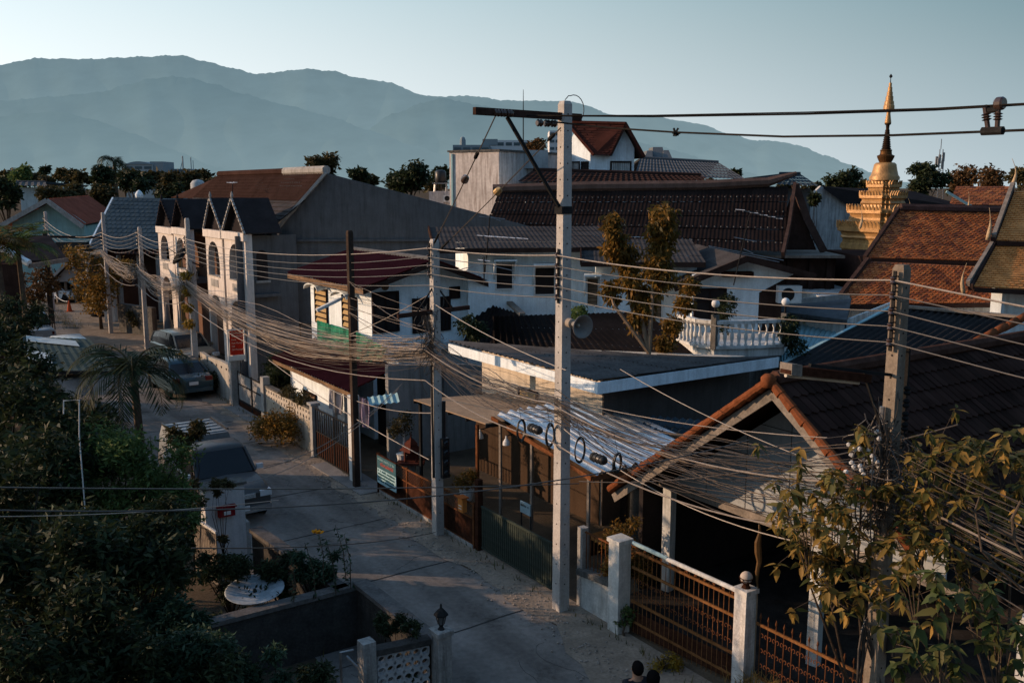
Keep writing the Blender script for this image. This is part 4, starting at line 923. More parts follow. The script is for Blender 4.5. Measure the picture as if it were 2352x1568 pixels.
mb = MB(); mb.lathe([(cr(r),cz(y)) for r,y in rings]+[(cr(3.5),cz(297)),(cr(4),cz(288)),(cr(6.5),cz(286)),(cr(7),cz(284))], (ccx,ccy,0), 16); mb.build('ringed_spire', M('dark_spire', (.035,.022,.015), .5, .4, 3, .3, 0, .3), t, True)
mb = MB(); mb.lathe([(cr(7),cz(284)),(cr(7),cz(281)),(cr(4.2),cz(262)),(cr(4.8),cz(252)),(cr(4),cz(250))], (ccx,ccy,0), 14); mb.build('bud', m_gold, t, True)
um = [(11,256),(12,252),(11.5,243),(10.5,241),(9.8,233),(8.2,232),(8,222),(6.5,221),(6.2,212),(5,211),(4.6,201),(3.4,200),(3.2,191),(1,190)]
mb = MB(); mb.lathe([(cr(r),cz(y)) for r,y in um], (ccx,ccy,0), 16); mb.build('tiered_umbrella', m_gold, t)
mb = MB(); mb.lathe([(.03,cz(190)),(.02,cz(180)),(.10,cz(177)),(.10,cz(175)),(.01,cz(170))], (ccx,ccy,0), 8); mb.build('finial', m_blacks, t)
# ---- temple hall with tiered orange roofs
m_naga = M('weathered_gilt_finial', (.45,.33,.20), .6, .35, 4, .3)
def finial(t, p, h, lean=.25, name='finial'):
    mb = MB(); pts = []; n = 8
    for i in range(n+1):
        f = i/n; pts.append(V(p)+V((lean*math.sin(f*3.4)*.35, 0, h*f)))
    mb.tube(pts, [h*.055*(1-f*.85)*(1+.5*math.sin(f*6)) for f in [i/n for i in range(n+1)]], 6); mb.build(name, m_naga, t, True)
t = thing('temple_hall', 'temple hall with two-tier dark orange tiled roof and horned finials', 'temple', PY(2150,600,44))
def tier(tt, px, Ys, m, nm, tw=.23, th=.21, pt=.35, edge=True):
    (bl, br, tl, tr) = px; Y0, Y1 = Ys; A, B, C, D = PY(*bl,Y0), PY(*br,Y0), PY(*tl,Y1), PY(*tr,Y1)
    r = tiles(nm, m, tt, A, B, C, D, tw, th, .045, pt)
    if edge:
        mb = MB(); mb.bar(A-UP*.02+V((-.1,0,0)), C+V((-.1,0,.05)), .16, .24); mb.build('verge_board', M('dark_verge', (.055,.035,.03), .8, .35, 3, .3), r)
        mb = MB(); mb.bar(A-UP*.1, B-UP*.1, .1, .16); mb.build('eave_board', m_brownroof, r)
    return A, B, C, D, r
A,B,C,D,r = tier(t, ((1992,592),(2262,600),(2068,483),(2300,487)), (40,44), m_templetile, 'upper_roof')
mb = MB(); mb.tube([C+UP*.12, D+UP*.1], .2, 8); mb.build('ridge_beam', M('maroon_ridge', (.075,.045,.04), .8, .3, 2, .3), r)
A2,B2,C2,D2,r2 = tier(t, ((1920,700),(2290,695),(1998,600),(2250,612)), (36.6,39.6), m_templetile, 'lower_roof')
mb = MB(); mb.prism([V((A2.x+.6,37.6,0)), V((B2.x+1,37.6,0)), V((B2.x+1,37.6,A2.z-.1)), V((A2.x+.6,37.6,A2.z-.1))], V((0,9,0))); mb.build('wall', m_white2, t)
mb = MB(); mb.prism([V((A.x+.5,40.8,2)), V((B.x,40.8,2)), V((B.x,40.8,A.z-.1)), V((A.x+.5,40.8,A.z-.1))], V((0,6,0))); mb.build('clerestory', m_brownroof, t)
mb = MB(); mb.bar(A2+V((.05,.1,0)), C2+V((.05,.1,0)), .14, .3); mb.build('side_verge', m_wooddk, t)
for x,y,Y,h,l in ((2222,482,44,.95,.15),(2086,476,44,.5,.2),(1975,520,40,.9,.2),):
    finial(t, PY(x,y,Y)-UP*.1, h, l)
for (x,y) in ((1958,640),(1935,672)): pass
t = thing('temple_porch', 'nearer temple porch with two tiers of pale orange tiles at the right edge', 'temple', PY(2330,700,33))
Aq,Bq,Cq,Dq,r = tier(t, ((2236,658),(2560,676),(2290,560),(2560,560)), (31.5,34), m_templetile2, 'lower_roof', .21, .16, .05)
A3,B3,C3,D3,r3 = tier(t, ((2288,552),(2560,560),(2330,440),(2560,425)), (33.8,36.5), m_templetile2, 'upper_roof', .21, .16, .05)
mb = MB(); mb.bar(Aq+V((-.2,0,.1)), PY(2286,548,34.2), .12, .2); mb.bar(A3+V((-.1,0,.1)), PY(2326,425,36.5), .14, .25); mb.build('verge_cap', m_woodgr, t)
mb = MB(); mb.prism([V((PY(2300,700,32.5).x,32.5,0)), V((Bq.x,32.5,0)), V((Bq.x,32.5,Aq.z-.1)), V((PY(2300,700,32.5).x,32.5,Aq.z-.1))], V((4.2,6,0))); mb.build('wall', m_white, t)
mb = MB(); p = PY(2292,690,32); mb.bar(V((p.x,32,0)), V((p.x,32,Aq.z-.05)), .35); mb.build('pillar', m_white, t)
for x,y,Y,h,l in ((2214,668,31.6,1.05,-.25),(2268,545,33.8,1.15,.2),(2322,425,36.5,1.1,.45)):
    finial(t, PY(x,y,Y)-UP*.1, h, l)
tt = thing('far_temple_roof', 'small far orange tiled roof between the tall dark tree and the porch', 'building', PY(2260,450,80))
tier(tt, ((2180,470),(2330,472),(2196,428),(2325,428)), (78,82), m_templetile, 'roof', .5, .45, .2, False)
mb = MB(); p, q = PY(2184,470,79), PY(2326,470,79); mb.prism([V((p.x,79,0)),V((q.x,79,0)),V((q.x,79,p.z)),V((p.x,79,p.z))], V((0,6,0))); mb.build('wall', m_brownroof, tt)
# ---- roofs behind the foreground house, right side
t = thing('teal_shed', 'shed with pale teal ribbed sheet roof behind the balcony bush', 'shed', PY(1880,760,25))
mb = MB(); corr(mb, PZ(1790,830,3.1), PZ(1880,838,3.1), PZ(1780,727,3.9), PZ(1990,748,3.9), .22, .03, 1, 0, 4); mb.build('roof', m_tealsheet, t)
mb = MB(); mb.prism([V((p.x,p.y,0)) for p in (PZ(1800,820,3.1),PZ(1870,825,3.1),PZ(1980,752,3.9),PZ(1790,740,3.9))], UP*2.9); mb.build('wall', m_concd, t)
t = thing('flat_roof_house', 'house with low grey slab roof below the lower temple tiles', 'house', PY(1880,700,30))
mb = MB(); slab(mb, PZ(1770,712,4.2), PZ(1945,735,4.2), PZ(1800,690,4.4), PZ(1955,683,4.5), .12); mb.build('roof', m_grey, t)
mb = MB(); mb.bar(PZ(1750,700,4.4), PZ(1950,680,4.65), .1, .18); mb.build('edge_beam', m_conc, t)
mb = MB(); mb.prism([V((p.x,p.y,0)) for p in (PZ(1780,710,4.2),PZ(1940,732,4.2),PZ(1950,690,4.4),PZ(1805,695,4.4))], UP*4.0); mb.build('wall', m_white2, t)
mb = MB(); p, q = PZ(1945,735,4.1), PZ(2060,690,4.4); mb.prism([V((p.x,p.y,0)),V((q.x,q.y,0)),q,p], V((.1,.3,0))); mb.build('white_wall', m_white2, t)
t = thing('corrugated_house', 'house with dark ribbed roof edged by terracotta ridge tiles behind the right pole', 'house', PZ(2150,800,4))
zR, zL = 4.5, 3.4
A, B, C, D = PZ(1800,840,zL), PZ(2140,842,zL), PZ(2055,706,zR), PZ(2360,728,zR)
mb = MB(); corr(mb, A, PZ(2180,842,zL), PZ(2055,703,zR), PZ(2345,728,zR), .27, .045, 1, .0, 6); r_ = mb.build('roof', M('black_ribbed_roof', (.036,.034,.034), .6, .3, 1, .25), t)
mb = MB(); mb.bar(PZ(1795,838,zL), PZ(2050,704,zR), .12, .1); mb.build('verge_flashing', m_tealsheet, r_)
mb = MB(); mb.bar(PZ(2060,702,zR+.05), PZ(2345,727,zR+.05), .25, .08); mb.build('ridge_board', m_woodgr, r_)
P0, P1 = PZ(2150,832,zL+.1), PZ(2356,728,zR+.1)
first = None
for i in range(8):
    a, b = lerp(P0,P1,i/8), lerp(P0,P1,(i+1.12)/8); mb = MB(); mb.tube([a+UP*.02*(i%2), b+UP*.03], [.115,.13], 10); mb.build('ridge_tile', m_ridge, r_, True)
mb = MB(); e0, e1 = PZ(2160,838,zL), PZ(2420,745,zR-.1); mb.prism([V((e0.x,e0.y,0)), V((e1.x,e1.y,0)), e1, e0], V((.1,.2,0))); mb.build('rendered_gable', plaster('rough_cream_render', (.48,.43,.37), .4), t)
mb = MB(); mb.prism([V((p.x,p.y,0)) for p in (PZ(1830,830,zL),PZ(2140,835,zL),PZ(2300,735,zR),PZ(2080,712,zR))], UP*3.1); mb.build('wall', m_concd, t)
# ================================================================== foreground house, fences, poles
t = thing('carport_house', 'near house with dark tiled gable roof edged in terracotta and an open dark carport', 'house', S(-4.2,2))
SA, ZA, SL = -4.24, 5.35, .735; NG = 1.05; NBK = 13.0
def rz(s): return ZA - SL*abs(s-SA)
m_dktile = MI('dark_brown_roof_tile', [(.034,.019,.015),(.045,.025,.02),(.026,.016,.013),(.04,.022,.018)], .85, 0, 0)
sl_, sr_ = -.28, -6.95
r_ = tiles('roof', m_dktile, t, S(sr_,NG,rz(sr_)), S(sr_,NBK,rz(sr_)), S(SA,NG,ZA), S(SA,NBK,ZA), .19, .36, .045, .12)
tiles('far_slope', m_dktile, t, S(sl_,NG,rz(sl_)), S(sl_,NBK,rz(sl_)), S(SA,NG,ZA), S(SA,NBK,ZA), .26, .33, .05, .0)
def ridgerun(a, b, n, r=.072, nm='verge_tile', par=None):
    for i in range(n):
        p, q = lerp(a,b,i/n), lerp(a,b,(i+1.1)/n); mb = MB(); j = random.uniform(-.012,.012)
        mb.tube([p+UP*(.015+j), q+UP*(.035+j)], [r*1.22, r*.93], 10); mb.build(nm, m_ridge, par or t)
ridgerun(S(sl_,NG-.02,rz(sl_)), S(SA,NG-.02,ZA), 17); ridgerun(S(sr_,NG-.02,rz(sr_)), S(SA,NG-.02,ZA), 11)
mb = MB(); mb.lathe([(.02,-.12),(.12,-.1),(.13,.05),(.07,.11)], S(SA,NG-.05,ZA+.03), 12); mb.build('apex_tile', m_ridge, t, True)
mb = MB(); mb.tube([S(SA,NG+.1,ZA+.05), S(SA,NBK,ZA+.05)], .13, 8); mb.build('ridge_tiles', M('sooty_ridge', (.075,.04,.03), .8, .4, 3, .3), t)
dn = UP*.2
for a, nm in ((sl_,'rafter'),(sr_,'rafter')):
    mb = MB(); mb.bar(S(a,NG+.08,rz(a)-.2), S(SA,NG+.08,ZA-.2), .05, .17); mb.build(nm, m_woodgr, t)
ZP, NP = 2.5, 2.3
aL = SA+(ZA-.25-ZP)/SL; aR = -6.75
m_panel = M('grey_blue_cement_board', (.32,.34,.345), .8, .14, 1.2, .25)
mb = MB(); mb.prism([S(aL,NP,ZP), S(aR,NP,ZP), S(aR,NP,rz(aR)-.25), S(SA,NP,ZA-.25)], EN*.04); pn_ = mb.build('gable_panel', m_panel, t)
mb = MB()
for k in range(1,6):
    s = lerp(aL,aR,k/6); mb.ob(S(s,NP-.006,ZP), UP*(rz(s)-.25-ZP), ES*.012, EN*.005)
for z in (3.55,4.2): w_ = (ZA-.25-z)/SL; w2 = min(w_, SA-aR); mb.ob(S(SA-w2,NP-.006,z), ES*(w_+w2), UP*.012, EN*.005)
mb.build('panel_joint', m_dark, pn_)
mb = MB(); mb.bar(S(aL+.3,NP-.02,ZP-.08), S(aR-.3,NP-.02,ZP-.08), .07, .16); mb.build('beam', m_woodgr, t)
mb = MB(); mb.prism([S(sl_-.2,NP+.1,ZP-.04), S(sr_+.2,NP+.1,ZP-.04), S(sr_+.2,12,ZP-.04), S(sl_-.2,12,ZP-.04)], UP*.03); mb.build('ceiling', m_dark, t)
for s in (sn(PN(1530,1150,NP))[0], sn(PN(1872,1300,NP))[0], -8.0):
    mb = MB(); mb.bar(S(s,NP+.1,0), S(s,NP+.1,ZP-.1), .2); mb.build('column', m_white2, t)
mb = MB(); mb.prism([S(-.3,7,0), S(-9.4,7,0), S(-9.4,7,2.85), S(-.3,7,2.85)], EN*.15); mb.build('back_wall', m_dark, t)  # inner walls coloured near black, the carport shade put into them
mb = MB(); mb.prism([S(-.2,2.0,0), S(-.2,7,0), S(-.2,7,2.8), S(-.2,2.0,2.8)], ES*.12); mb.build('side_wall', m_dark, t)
mb = MB(); mb.prism([S(-.3,1.0,.03), S(-9.5,1.0,.03), S(-9.5,7,.03), S(-.3,7,.03)], UP*.02); mb.build('floor', M('dark_carport_floor', (.04,.037,.035), .8, .4), t)  # dark floor colour carries the shade inside the carport
t = thing('garden_shed', 'little blue-grey tiled lean-to roof tucked behind the terracotta gable edge', 'shed', S(.8,3))
mb = MB(); P = [PZ(1450,1000,2.6), PZ(1590,1012,2.6), PZ(1500,955,2.85), PZ(1620,965,2.85)]; corr(mb, *P, .2, .03, 2, .03); mb.build('roof', m_blueroof, t)
mb = MB(); mb.prism([V((p.x,p.y,0)) for p in (P[0],P[1],P[3],P[2])], UP*2.5); mb.build('wall', m_concd, t)
# ---- gates and fences along the lane (one thing each)
def pillar(lab, s, n, w, h, m, cap=.0, name='gate_post', cat='gate post', org=True):
    t = thing(name, lab, cat, S(s,n)); ax = (ES, EN, UP)
    mb = MB(); mb.bx(S(s,n,h/2), w, w, h, ax); mb.build('shaft', m, t)
    if cap: mb = MB(); mb.bx(S(s,n,h+.04), w+cap, w+cap, .08, ax); mb.build('cap', m, t)
    return t
pillar('square whitewashed pillar at the left end of the long sliding gate', -1.36, .38, .30, 1.82, m_polew, .06)
t = thing('low_wall', 'short low wall with iron bars between main pole and sliding gate', 'wall', S(-.7,.45))
mb = MB(); mb.prism([S(-.15,.4,0), S(-1.2,.4,0), S(-1.2,.4,.85), S(-.15,.4,.7)], EN*.16); w_ = mb.build('panel', m_polew, t)
mb = MB(); mb.bar(S(-.1,.46,.78), S(-1.2,.46,.9), .3, .12); mb.build('coping', m_concd, w_)
mb = MB()
for k in range(8): mb.bar(S(-.22-k*.12,.48,.85), S(-.22-k*.12,.48,1.65), .014)
mb.bar(S(-.15,.48,1.62), S(-1.2,.48,1.62), .03); mb.build('railing', m_rust, t)
mb = MB(); mb.bx(S(-.1,.48,.85), .16, .16, 1.7, (ES,EN,UP)); mb.build('end_post', m_conc, t)
# sliding gate
t = thing('sliding_gate', 'long rusty barred sliding gate with pale top rail beside the dark carport', 'gate', S(-2.8,.6))
gs0, gs1, gn0, gn1 = -1.62, -4.02, .48, .72
def GPt(f, z): return S(lerp(gs0,gs1,f), lerp(gn0,gn1,f), z)
zt0 = PN(1440,1238,.5).z; zt1 = PN(1668,1345,.7).z
mb = MB(); mb.tube([GPt(0,zt0), GPt(.35,lerp(zt0,zt1,.35)+.0)], .04, 8); mb.build('top_rail', M('teal_rail', (.33,.46,.48), .6, .25, 5, .3), t)  # top rail teal on its left third, white on the rest
mb = MB(); mb.tube([GPt(.35,lerp(zt0,zt1,.35)-.015), GPt(1,zt1)], .042, 8); mb.build('top_rail', M('white_rail', (.58,.57,.54), .6, .25, 5, .3), t)
ztop = lambda f: lerp(zt0,zt1,f)-.14
for dz in (0,-.34,-1.02,-1.42):
    mb = MB(); mb.bar(GPt(0,ztop(0)+dz), GPt(1,ztop(1)+dz), .035, .045); mb.build('rail', m_orangegate, t)
mb = MB(); mb.ob(GPt(0,.08), GPt(1,.08)-GPt(0,.08), UP*.42, EN*.01); mb.build('kick_plate', m_rustdk, t)
b0 = None
for i in range(22):
    f = (i+.5)/22; 
    if b0 is None:
        mb = MB(); mb.tube([GPt(f,.08), GPt(f,ztop(f)+.06)], .006, 5); b0 = mb.build('bar', m_orangegate, t); p0 = GPt(f,0)
    else: c = b0.copy(); COL.objects.link(c); c.parent = t; c.location = GPt(f,0)-p0 + UP*(ztop(f)-ztop(.5/22))
# scrollwork in the middle band
c0 = None
for i in range(14):
    f = (i+.5)/14
    for dz in (-.6,-.85):
        if c0 is None:
            mb = MB(); c = GPt(f,ztop(f)+dz); u = (GPt(1,0)-GPt(0,0)).normalized()
            for sg in (-1,1):
                pts = [c + u*sg*(.045+.04*math.cos(a)*(1-a/9)) + UP*(.05*math.sin(a)*(1-a/9)+.02) for a in [k*.55 for k in range(10)]]; mb.tube(pts, .006, 4)
            c0 = mb.build('scroll', m_rust, t); p0 = c
        else: c = c0.copy(); COL.objects.link(c); c.parent = t; c.location = GPt(f,ztop(f)+dz)-p0
for i in range(12):
    f = (i+.5)/12; c = GPt(f, lerp(zt0,zt1,f)-.07)
    mb = MB(); u = (GPt(1,0)-GPt(0,0)).normalized()
    for a in range(3): d = u*math.cos(a*1.05)+UP*math.sin(a*1.05); mb.bar(c-d*.035, c+d*.035, .008, .008, EN)
    mb.build('rosette', m_rust, t)
pillar('stained white gate post carrying a caged globe lamp', -4.2, .72, .26, 1.78, M('peeling_white_post', (.55,.53,.50), .9, .3, 3, .8, .4, dirt=(.1,.08,.06)), .05)
t = thing('gate_lamp', 'frosted globe lamp in a small iron cage on the stained gate post', 'lamp', S(-4.2,.72,1.86))
mb = MB(); mb.lathe([(.08,0),(.05,.05),(.06,.09)], S(-4.2,.72,1.86), 10); mb.build('base', m_rustdk, t)
mb = MB(); mb.lathe([(.105*math.sin(math.pi*i/12), -.105*math.cos(math.pi*i/12)) for i in range(13)], S(-4.2,.72,2.04), 18); mb.build('globe', M('frosted_globe', (.42,.36,.31), .4, .1), t, True)
mb = MB()
for k in range(8):
    g = k*math.pi/4; mb.tube([S(-4.2,.72,2.04)+V((math.cos(g)*.115*math.cos(e), math.sin(g)*.115*math.cos(e), .115*math.sin(e))) for e in (-1.3,-.9,-.45,0)], .007, 4)
for e in (-.5,0): mb.tube([S(-4.2,.72,2.04)+V((math.cos(k*.35)*.116*math.cos(e), math.sin(k*.35)*.116*math.cos(e), .116*math.sin(e))) for k in range(19)], .007, 4)
mb.build('cage', m_rustdk, t)
# fence to the right
t = thing('iron_fence', 'rusty iron spear fence with orange rail running to the near right pole', 'fence', S(-5.7,.8))
f0, f1 = PN(1738,1430,.8), PN(1998,1556,.8); s0, s1 = sn(f0)[0], -9.0; zf0 = f0.z; zf1 = f1.z
ff = lambda f: lerp(zf0,zf1,f)
mb = MB(); mb.bar(S(s0,.8,zf0), S(s1,.8,zf1), .035, .045); mb.build('rail', m_orangegate, t)
mb = MB(); mb.bar(S(s0,.8,.35), S(s1,.8,.3), .03, .04); mb.build('rail', m_rust, t)
b0 = None; nb = 28
for i in range(nb):
    f = (i+.5)/nb; p = S(lerp(s0,s1,f),.8,0)
    if b0 is None:
        mb = MB(); mb.tube([p+UP*.1, p+UP*(ff(f)+.1)], .008, 5); mb.lathe([(.008,0),(.022,.04),(.002,.11)], p+UP*(ff(f)+.1), 6); b0 = mb.build('bar', m_rust, t); p0 = p; z0 = ff(f)
    else: c = b0.copy(); COL.objects.link(c); c.parent = t; c.location = p-p0+UP*(ff(f)-z0)
c0 = None
for i in range(nb):
    f = (i+1)/nb
    for dz in (-.18,-.45,-.72):
        p = S(lerp(s0,s1,f),.8,ff(f)+dz)
        if c0 is None:
            mb = MB()
            for sg in (-1,1): mb.tube([p + ES*sg*(.04+.035*math.cos(a)*(1-a/9)) + UP*(.05*math.sin(a)*(1-a/9)) for a in [k*.55 for k in range(10)]], .006, 4)
            c0 = mb.build('scroll', m_rust, t); p0 = p
        else: c = c0.copy(); COL.objects.link(c); c.parent = t; c.location = p-p0
mb = MB(); mb.prism([S(s0,.72,0), S(s1,.72,0), S(s1,.72,.3), S(s0,.72,.3)], EN*.16); mb.build('plinth', m_conc, t)
pillar('stubby weathered concrete pier half hidden in the spear fence', -6.25, .62, .22, .95, m_conc, 0, 'fence_pier', 'pier')
pillar('white double-edged post at the lower right corner behind frangipani leaves', -8.6, 2.0, .34, 1.55, m_cream, 0, 'fence_pier', 'pier')
# green slatted gate
t = thing('slatted_gate', 'dark green vertical-slat gate between the rusty post and main pole', 'gate', S(2,.25))
a, b = PN(1106,1150,.3), PN(1268,1262,.3); sa, sb = sn(a)[0], max(.3, sn(b)[0])
m_gg = M('dark_green_gate_paint', (.045,.055,.045), .5, .3, 5, .3)
za, zb = a.z, b.z
zg = (za+zb)/2
for z in (zg, .12): mb = MB(); mb.bar(S(sa,.3,z), S(sb,.3,z), .04, .05); mb.build('rail', m_gg, t)
b0 = None; nsl = 34
for i in range(nsl):
    p = S(lerp(sa,sb,(i+.5)/nsl),.3,0)
    if b0 is None: mb = MB(); mb.bx(p+UP*(zg/2+.05), .06, .015, zg-.12, (ES,EN,UP)); b0 = mb.build('slat', m_gg, t); p0 = p
    else: c = b0.copy(); COL.objects.link(c); c.parent = t; c.location = p-p0
t = pillar('rust-brown square steel post between mesh fence and slatted gate', sa+.12, .3, .14, 1.75, m_rustdk, 0, 'fence_post', 'post')
# rusty mesh fence
t = thing('mesh_fence', 'rusty mesh fence with leaning top rail in front of the canopy yard', 'fence', S(6.3,.25))
a, b = PN(870,1042,.25), PN(1088,1160,.25); s1, s0 = sn(a)[0], sn(b)[0]; zf = (a.z+b.z)/2
for z in (zf,.75,.1): mb = MB(); mb.bar(S(s0,.25,z), S(s1,.25,z), .035, .035); mb.build('rail', m_rust, t)
for k in range(4):
    s = lerp(s0,s1,k/3); mb = MB(); mb.bar(S(s,.25,0), S(s,.25,zf+.05), .05); mb.build('post', m_rust, t)
mb = MB(); n = int((s1-s0)/.09)
for k in range(-8, n):
    for sg in (0,1):
        x0, x1 = s0+k*.09, s0+k*.09+(zf-.75); z0, z1 = .75, zf
        if sg: z0, z1 = z1, z0
        fa, fb = max(0,(s0-x0)/(x1-x0)), min(1,(s1-x0)/(x1-x0))
        if fb-fa > .03: mb.bar(S(lerp(x0,x1,fa),.25+sg*.008,lerp(z0,z1,fa)), S(lerp(x0,x1,fb),.25+sg*.008,lerp(z0,z1,fb)), .008, .008, EN)
mb.build('mesh', m_rust, t)
mb = MB(); mb.ob(S(s0,.255,.1), ES*(s1-s0), UP*.64, EN*.01); mb.build('sheet', m_rustdk, t)
mb = MB(); mb.ob(S(s0,.2,0), ES*(s1-s0), UP*.1, EN*.12); mb.build('kerb', m_conc, t)
# lettered notice board on it
PB = PlN(.12); c4 = [PB.px(x,y) for x,y in ((867,1042),(910,1068),(910,1133),(868,1103))]
t = thing('notice_board', 'teal and pale notice board with Thai lettering fixed to the rusty fence', 'sign', PB.pt(c4[3][0],c4[3][1]))
al, ar = c4[0][0], c4[1][0]; zt = (c4[0][1]+c4[1][1])/2; zb = (c4[2][1]+c4[3][1])/2; zm = lerp(zb,zt,.55)
mb = MB(); mb.ob(PB.pt(al,zm,0), PB.u*(ar-al), UP*(zt-zm), PB.n*.02); mb.build('upper_panel', M('dark_teal_paint', (.05,.11,.13), .6, .2, 4), t)
mb = MB(); mb.ob(PB.pt(al,zb,0), PB.u*(ar-al), UP*(zm-zb-.002), PB.n*.02); mb.build('lower_panel', M('pale_aqua_paint', (.30,.46,.50), .6, .2, 4), t)
mb = MB(); mb.bar(PB.pt(al,zb-.3,.0), PB.pt(al,zt+.06,.0), .04); mb.bar(PB.pt(al,zt+.02,0), PB.pt(ar,zt+.02,0), .03); mb.build('frame', m_rustdk, t)
def scribble(name, par, pl, a0, a1, z, h, m, d, seed, thick=.012):
    r = random.Random(seed); mb = MB(); a = a0
    while a < a1-h*.5:
        k = r.random(); wl = h*r.uniform(.45,.7)
        if k < .85:
            mb.ob(pl.pt(a,z,d), pl.u*thick, UP*h*.7, pl.n*.004); mb.ob(pl.pt(a+wl-thick,z,d), pl.u*thick, UP*h*.7, pl.n*.004)
            mb.ob(pl.pt(a+thick,z+(h*.7-thick if k < .5 else 0),d), pl.u*(wl-2*thick), UP*thick, pl.n*.004)
            if r.random() < .35: mb.ob(pl.pt(a+wl*.3,z+h*.82,d), pl.u*wl*.6, UP*thick, pl.n*.004)
        a += wl + h*.22
    o = mb.build(name, m, par); return o
m_red = M('red_letter_paint', (.40,.09,.07), .6, .2); m_tealtxt = M('teal_letter_paint', (.03,.09,.10), .6, .2); m_paletxt = M('pale_letter_paint', (.25,.40,.42), .6, .2)
w_ = ar-al; hh = zt-zb
scribble('lettering', t, PB, al+.06, ar-.08, zt-hh*.14, hh*.085, m_paletxt, .021, 1); scribble('lettering', t, PB, al+.12, ar-.12, zt-hh*.32, hh*.13, m_red, .021, 2, .016)
for i in range(4): scribble('lettering', t, PB, al+.05, ar-.06, zm-hh*(.11+.115*i), hh*.08, m_tealtxt, .021, 5+i)
# orange letter box on the rusty post
t = thing('letter_box', 'small orange letter box hung on the fence left of the rusty post', 'letter box', PN(1062,1185,.1))
pc = PN(1062,1158,.12); mb = MB(); mb.bx(pc, .22, .12, .34, (ES,EN,UP)); mb.build('case', M('orange_paint', (.55,.20,.05), .5, .2, 4, .2), t)
mb = MB(); mb.ob(pc+ES*-.14+UP*.17-EN*.1, ES*.28, EN*.2, UP*.03); mb.build('lid', M('red_orange_paint', (.42,.12,.035), .5, .2), t)
mb = MB(); mb.ob(pc-ES*.07-EN*.066-UP*.03, ES*.14, UP*.025, -EN*.004); mb.ob(pc-ES*.07-EN*.066-UP*.1, ES*.14, UP*.025, -EN*.004); mb.build('slot', m_cream, t)
# metal gate and pillars by the annex
pillar('white concrete gate column beside the tall wood pole', 10.1, .1, .26, PN(818,910,.1).z, m_white2, 0)
pillar('slim grey concrete gate column under the annex curtains', 13.15, .1, .2, PN(737,938,.1).z, m_conc, .12)
t = thing('iron_gate', 'dark iron double gate between the two columns below the curtains', 'gate', S(11.6,.1))
for k, (a, b) in enumerate(((10.28,11.55),(11.62,13.0))):
    for z in (.1,.9,1.62): mb = MB(); mb.bar(S(a,.1,z), S(b,.1,z), .035); mb.build('rail', m_blacks, t)
    b0 = None
    for i in range(9):
        p = S(lerp(a,b,i/8),.1,0)
        if b0 is None: mb = MB(); mb.bar(p+UP*.1, p+UP*1.62, .025); b0 = mb.build('bar', m_blacks, t); p0 = p
        else: c = b0.copy(); COL.objects.link(c); c.parent = t; c.location = p-p0
    mb = MB(); mb.ob(S(a,.11,.12), ES*(b-a), UP*.75, EN*.008); mb.build('sheet', m_rustdk, t)
# vent-block wall
t = thing('vent_block_wall', 'garden wall topped with pierced vent blocks behind the bronze shrub', 'wall', S(15.6,.2))
s0, s1 = 13.3, sn(PN(610,960,.2))[0]; zt = PN(665,950,.2).z
zt = 1.5
mb = MB(); mb.ob(S(s0,.15,0), ES*(s1-s0), UP*(zt-.45), EN*.15); mb.build('panel', plaster('ochre_stained_wall', (.42,.36,.28), .7), t)
pl = PlN(.15); mb = MB(); n = int((s1-s0)/.24)
for r in range(2):
    for i in range(n):
        a = -s1 + (i+.5)*(s1-s0)/n; z = zt-.45+r*.2
        arch_wall(mb, pl, a-.12, a+.12, z, z+.2, [(a, .055, z+.04, z+.09, .06)], .1, 5)
mb.build('vent_blocks', plaster('vent_block_paint', (.48,.43,.36), .5), t); bpy.data.objects['vent_blocks']['kind'] = 'stuff'
mb = MB(); mb.ob(S(s0,.12,zt-.05), ES*(s1-s0), UP*.07, EN*.22); mb.build('coping', m_concd, t)
mb = MB(); mb.bx(S(s1-.1,.2,.9), .3, .25, 1.8, (ES,EN,UP)); mb.build('end_pier', m_conc, t)
for s, lab in ((15.4,'bushy dark fern planter on the vent-block wall, nearer the tan shutter'),(14.2,'trailing fern planter on the vent-block wall, nearer the grey column')):
    tt = thing('planter', lab, 'planter', S(s,.22,1.5), 'planters on the vent-block wall'); mb = MB(); mb.bx(S(s,.22,1.6), .5, .2, .18, (ES,EN,UP)); mb.build('trough', m_concd, tt)
    v, f = leafmesh(clump_pts([(S(s,.2,1.75),.3),(S(s+.2,.1,1.65),.22),(S(s-.2,.15,1.68),.2)], 500), .12, .3, .3); npbuild('fern', v, f, m_leafolive, tt)
# grey metal gate
t = thing('sheet_gate', 'weathered grey sheet-metal double gate left of the vent-block wall', 'gate', S(19.6,.3))
a, b = 18.1, 21.3; zt = PN(585,870,.3).z; m_sg = M('pale_rusty_sheet', (.27,.27,.26), .7, .3, 2, .6, dirt=(.08,.05,.035))
for k in range(2):
    x0, x1 = lerp(a,b,k/2)+.03, lerp(a,b,(k+1)/2)-.03
    mb = MB(); mb.ob(S(x0,.3,.35), ES*(x1-x0), UP*(zt-.4), EN*.012); mb.build('leaf', m_sg, t)
    mb = MB()
    for z in (.3, .95, zt-.05): mb.bar(S(x0,.29,z), S(x1,.29,z), .04)
    for x in (x0, x1): mb.bar(S(x,.29,.1), S(x,.29,zt), .04)
    mb.build('frame', m_blacks, t)
    mb = MB(); mb.ob(S(x0,.29,.06), ES*(x1-x0), UP*.25, EN*.01); mb.build('kick_plate', m_rustdk, t)
pillar('square grey pier that carries the red banner', 21.75, .3, .36, PN(545,828,.3).z, m_conc, 0)
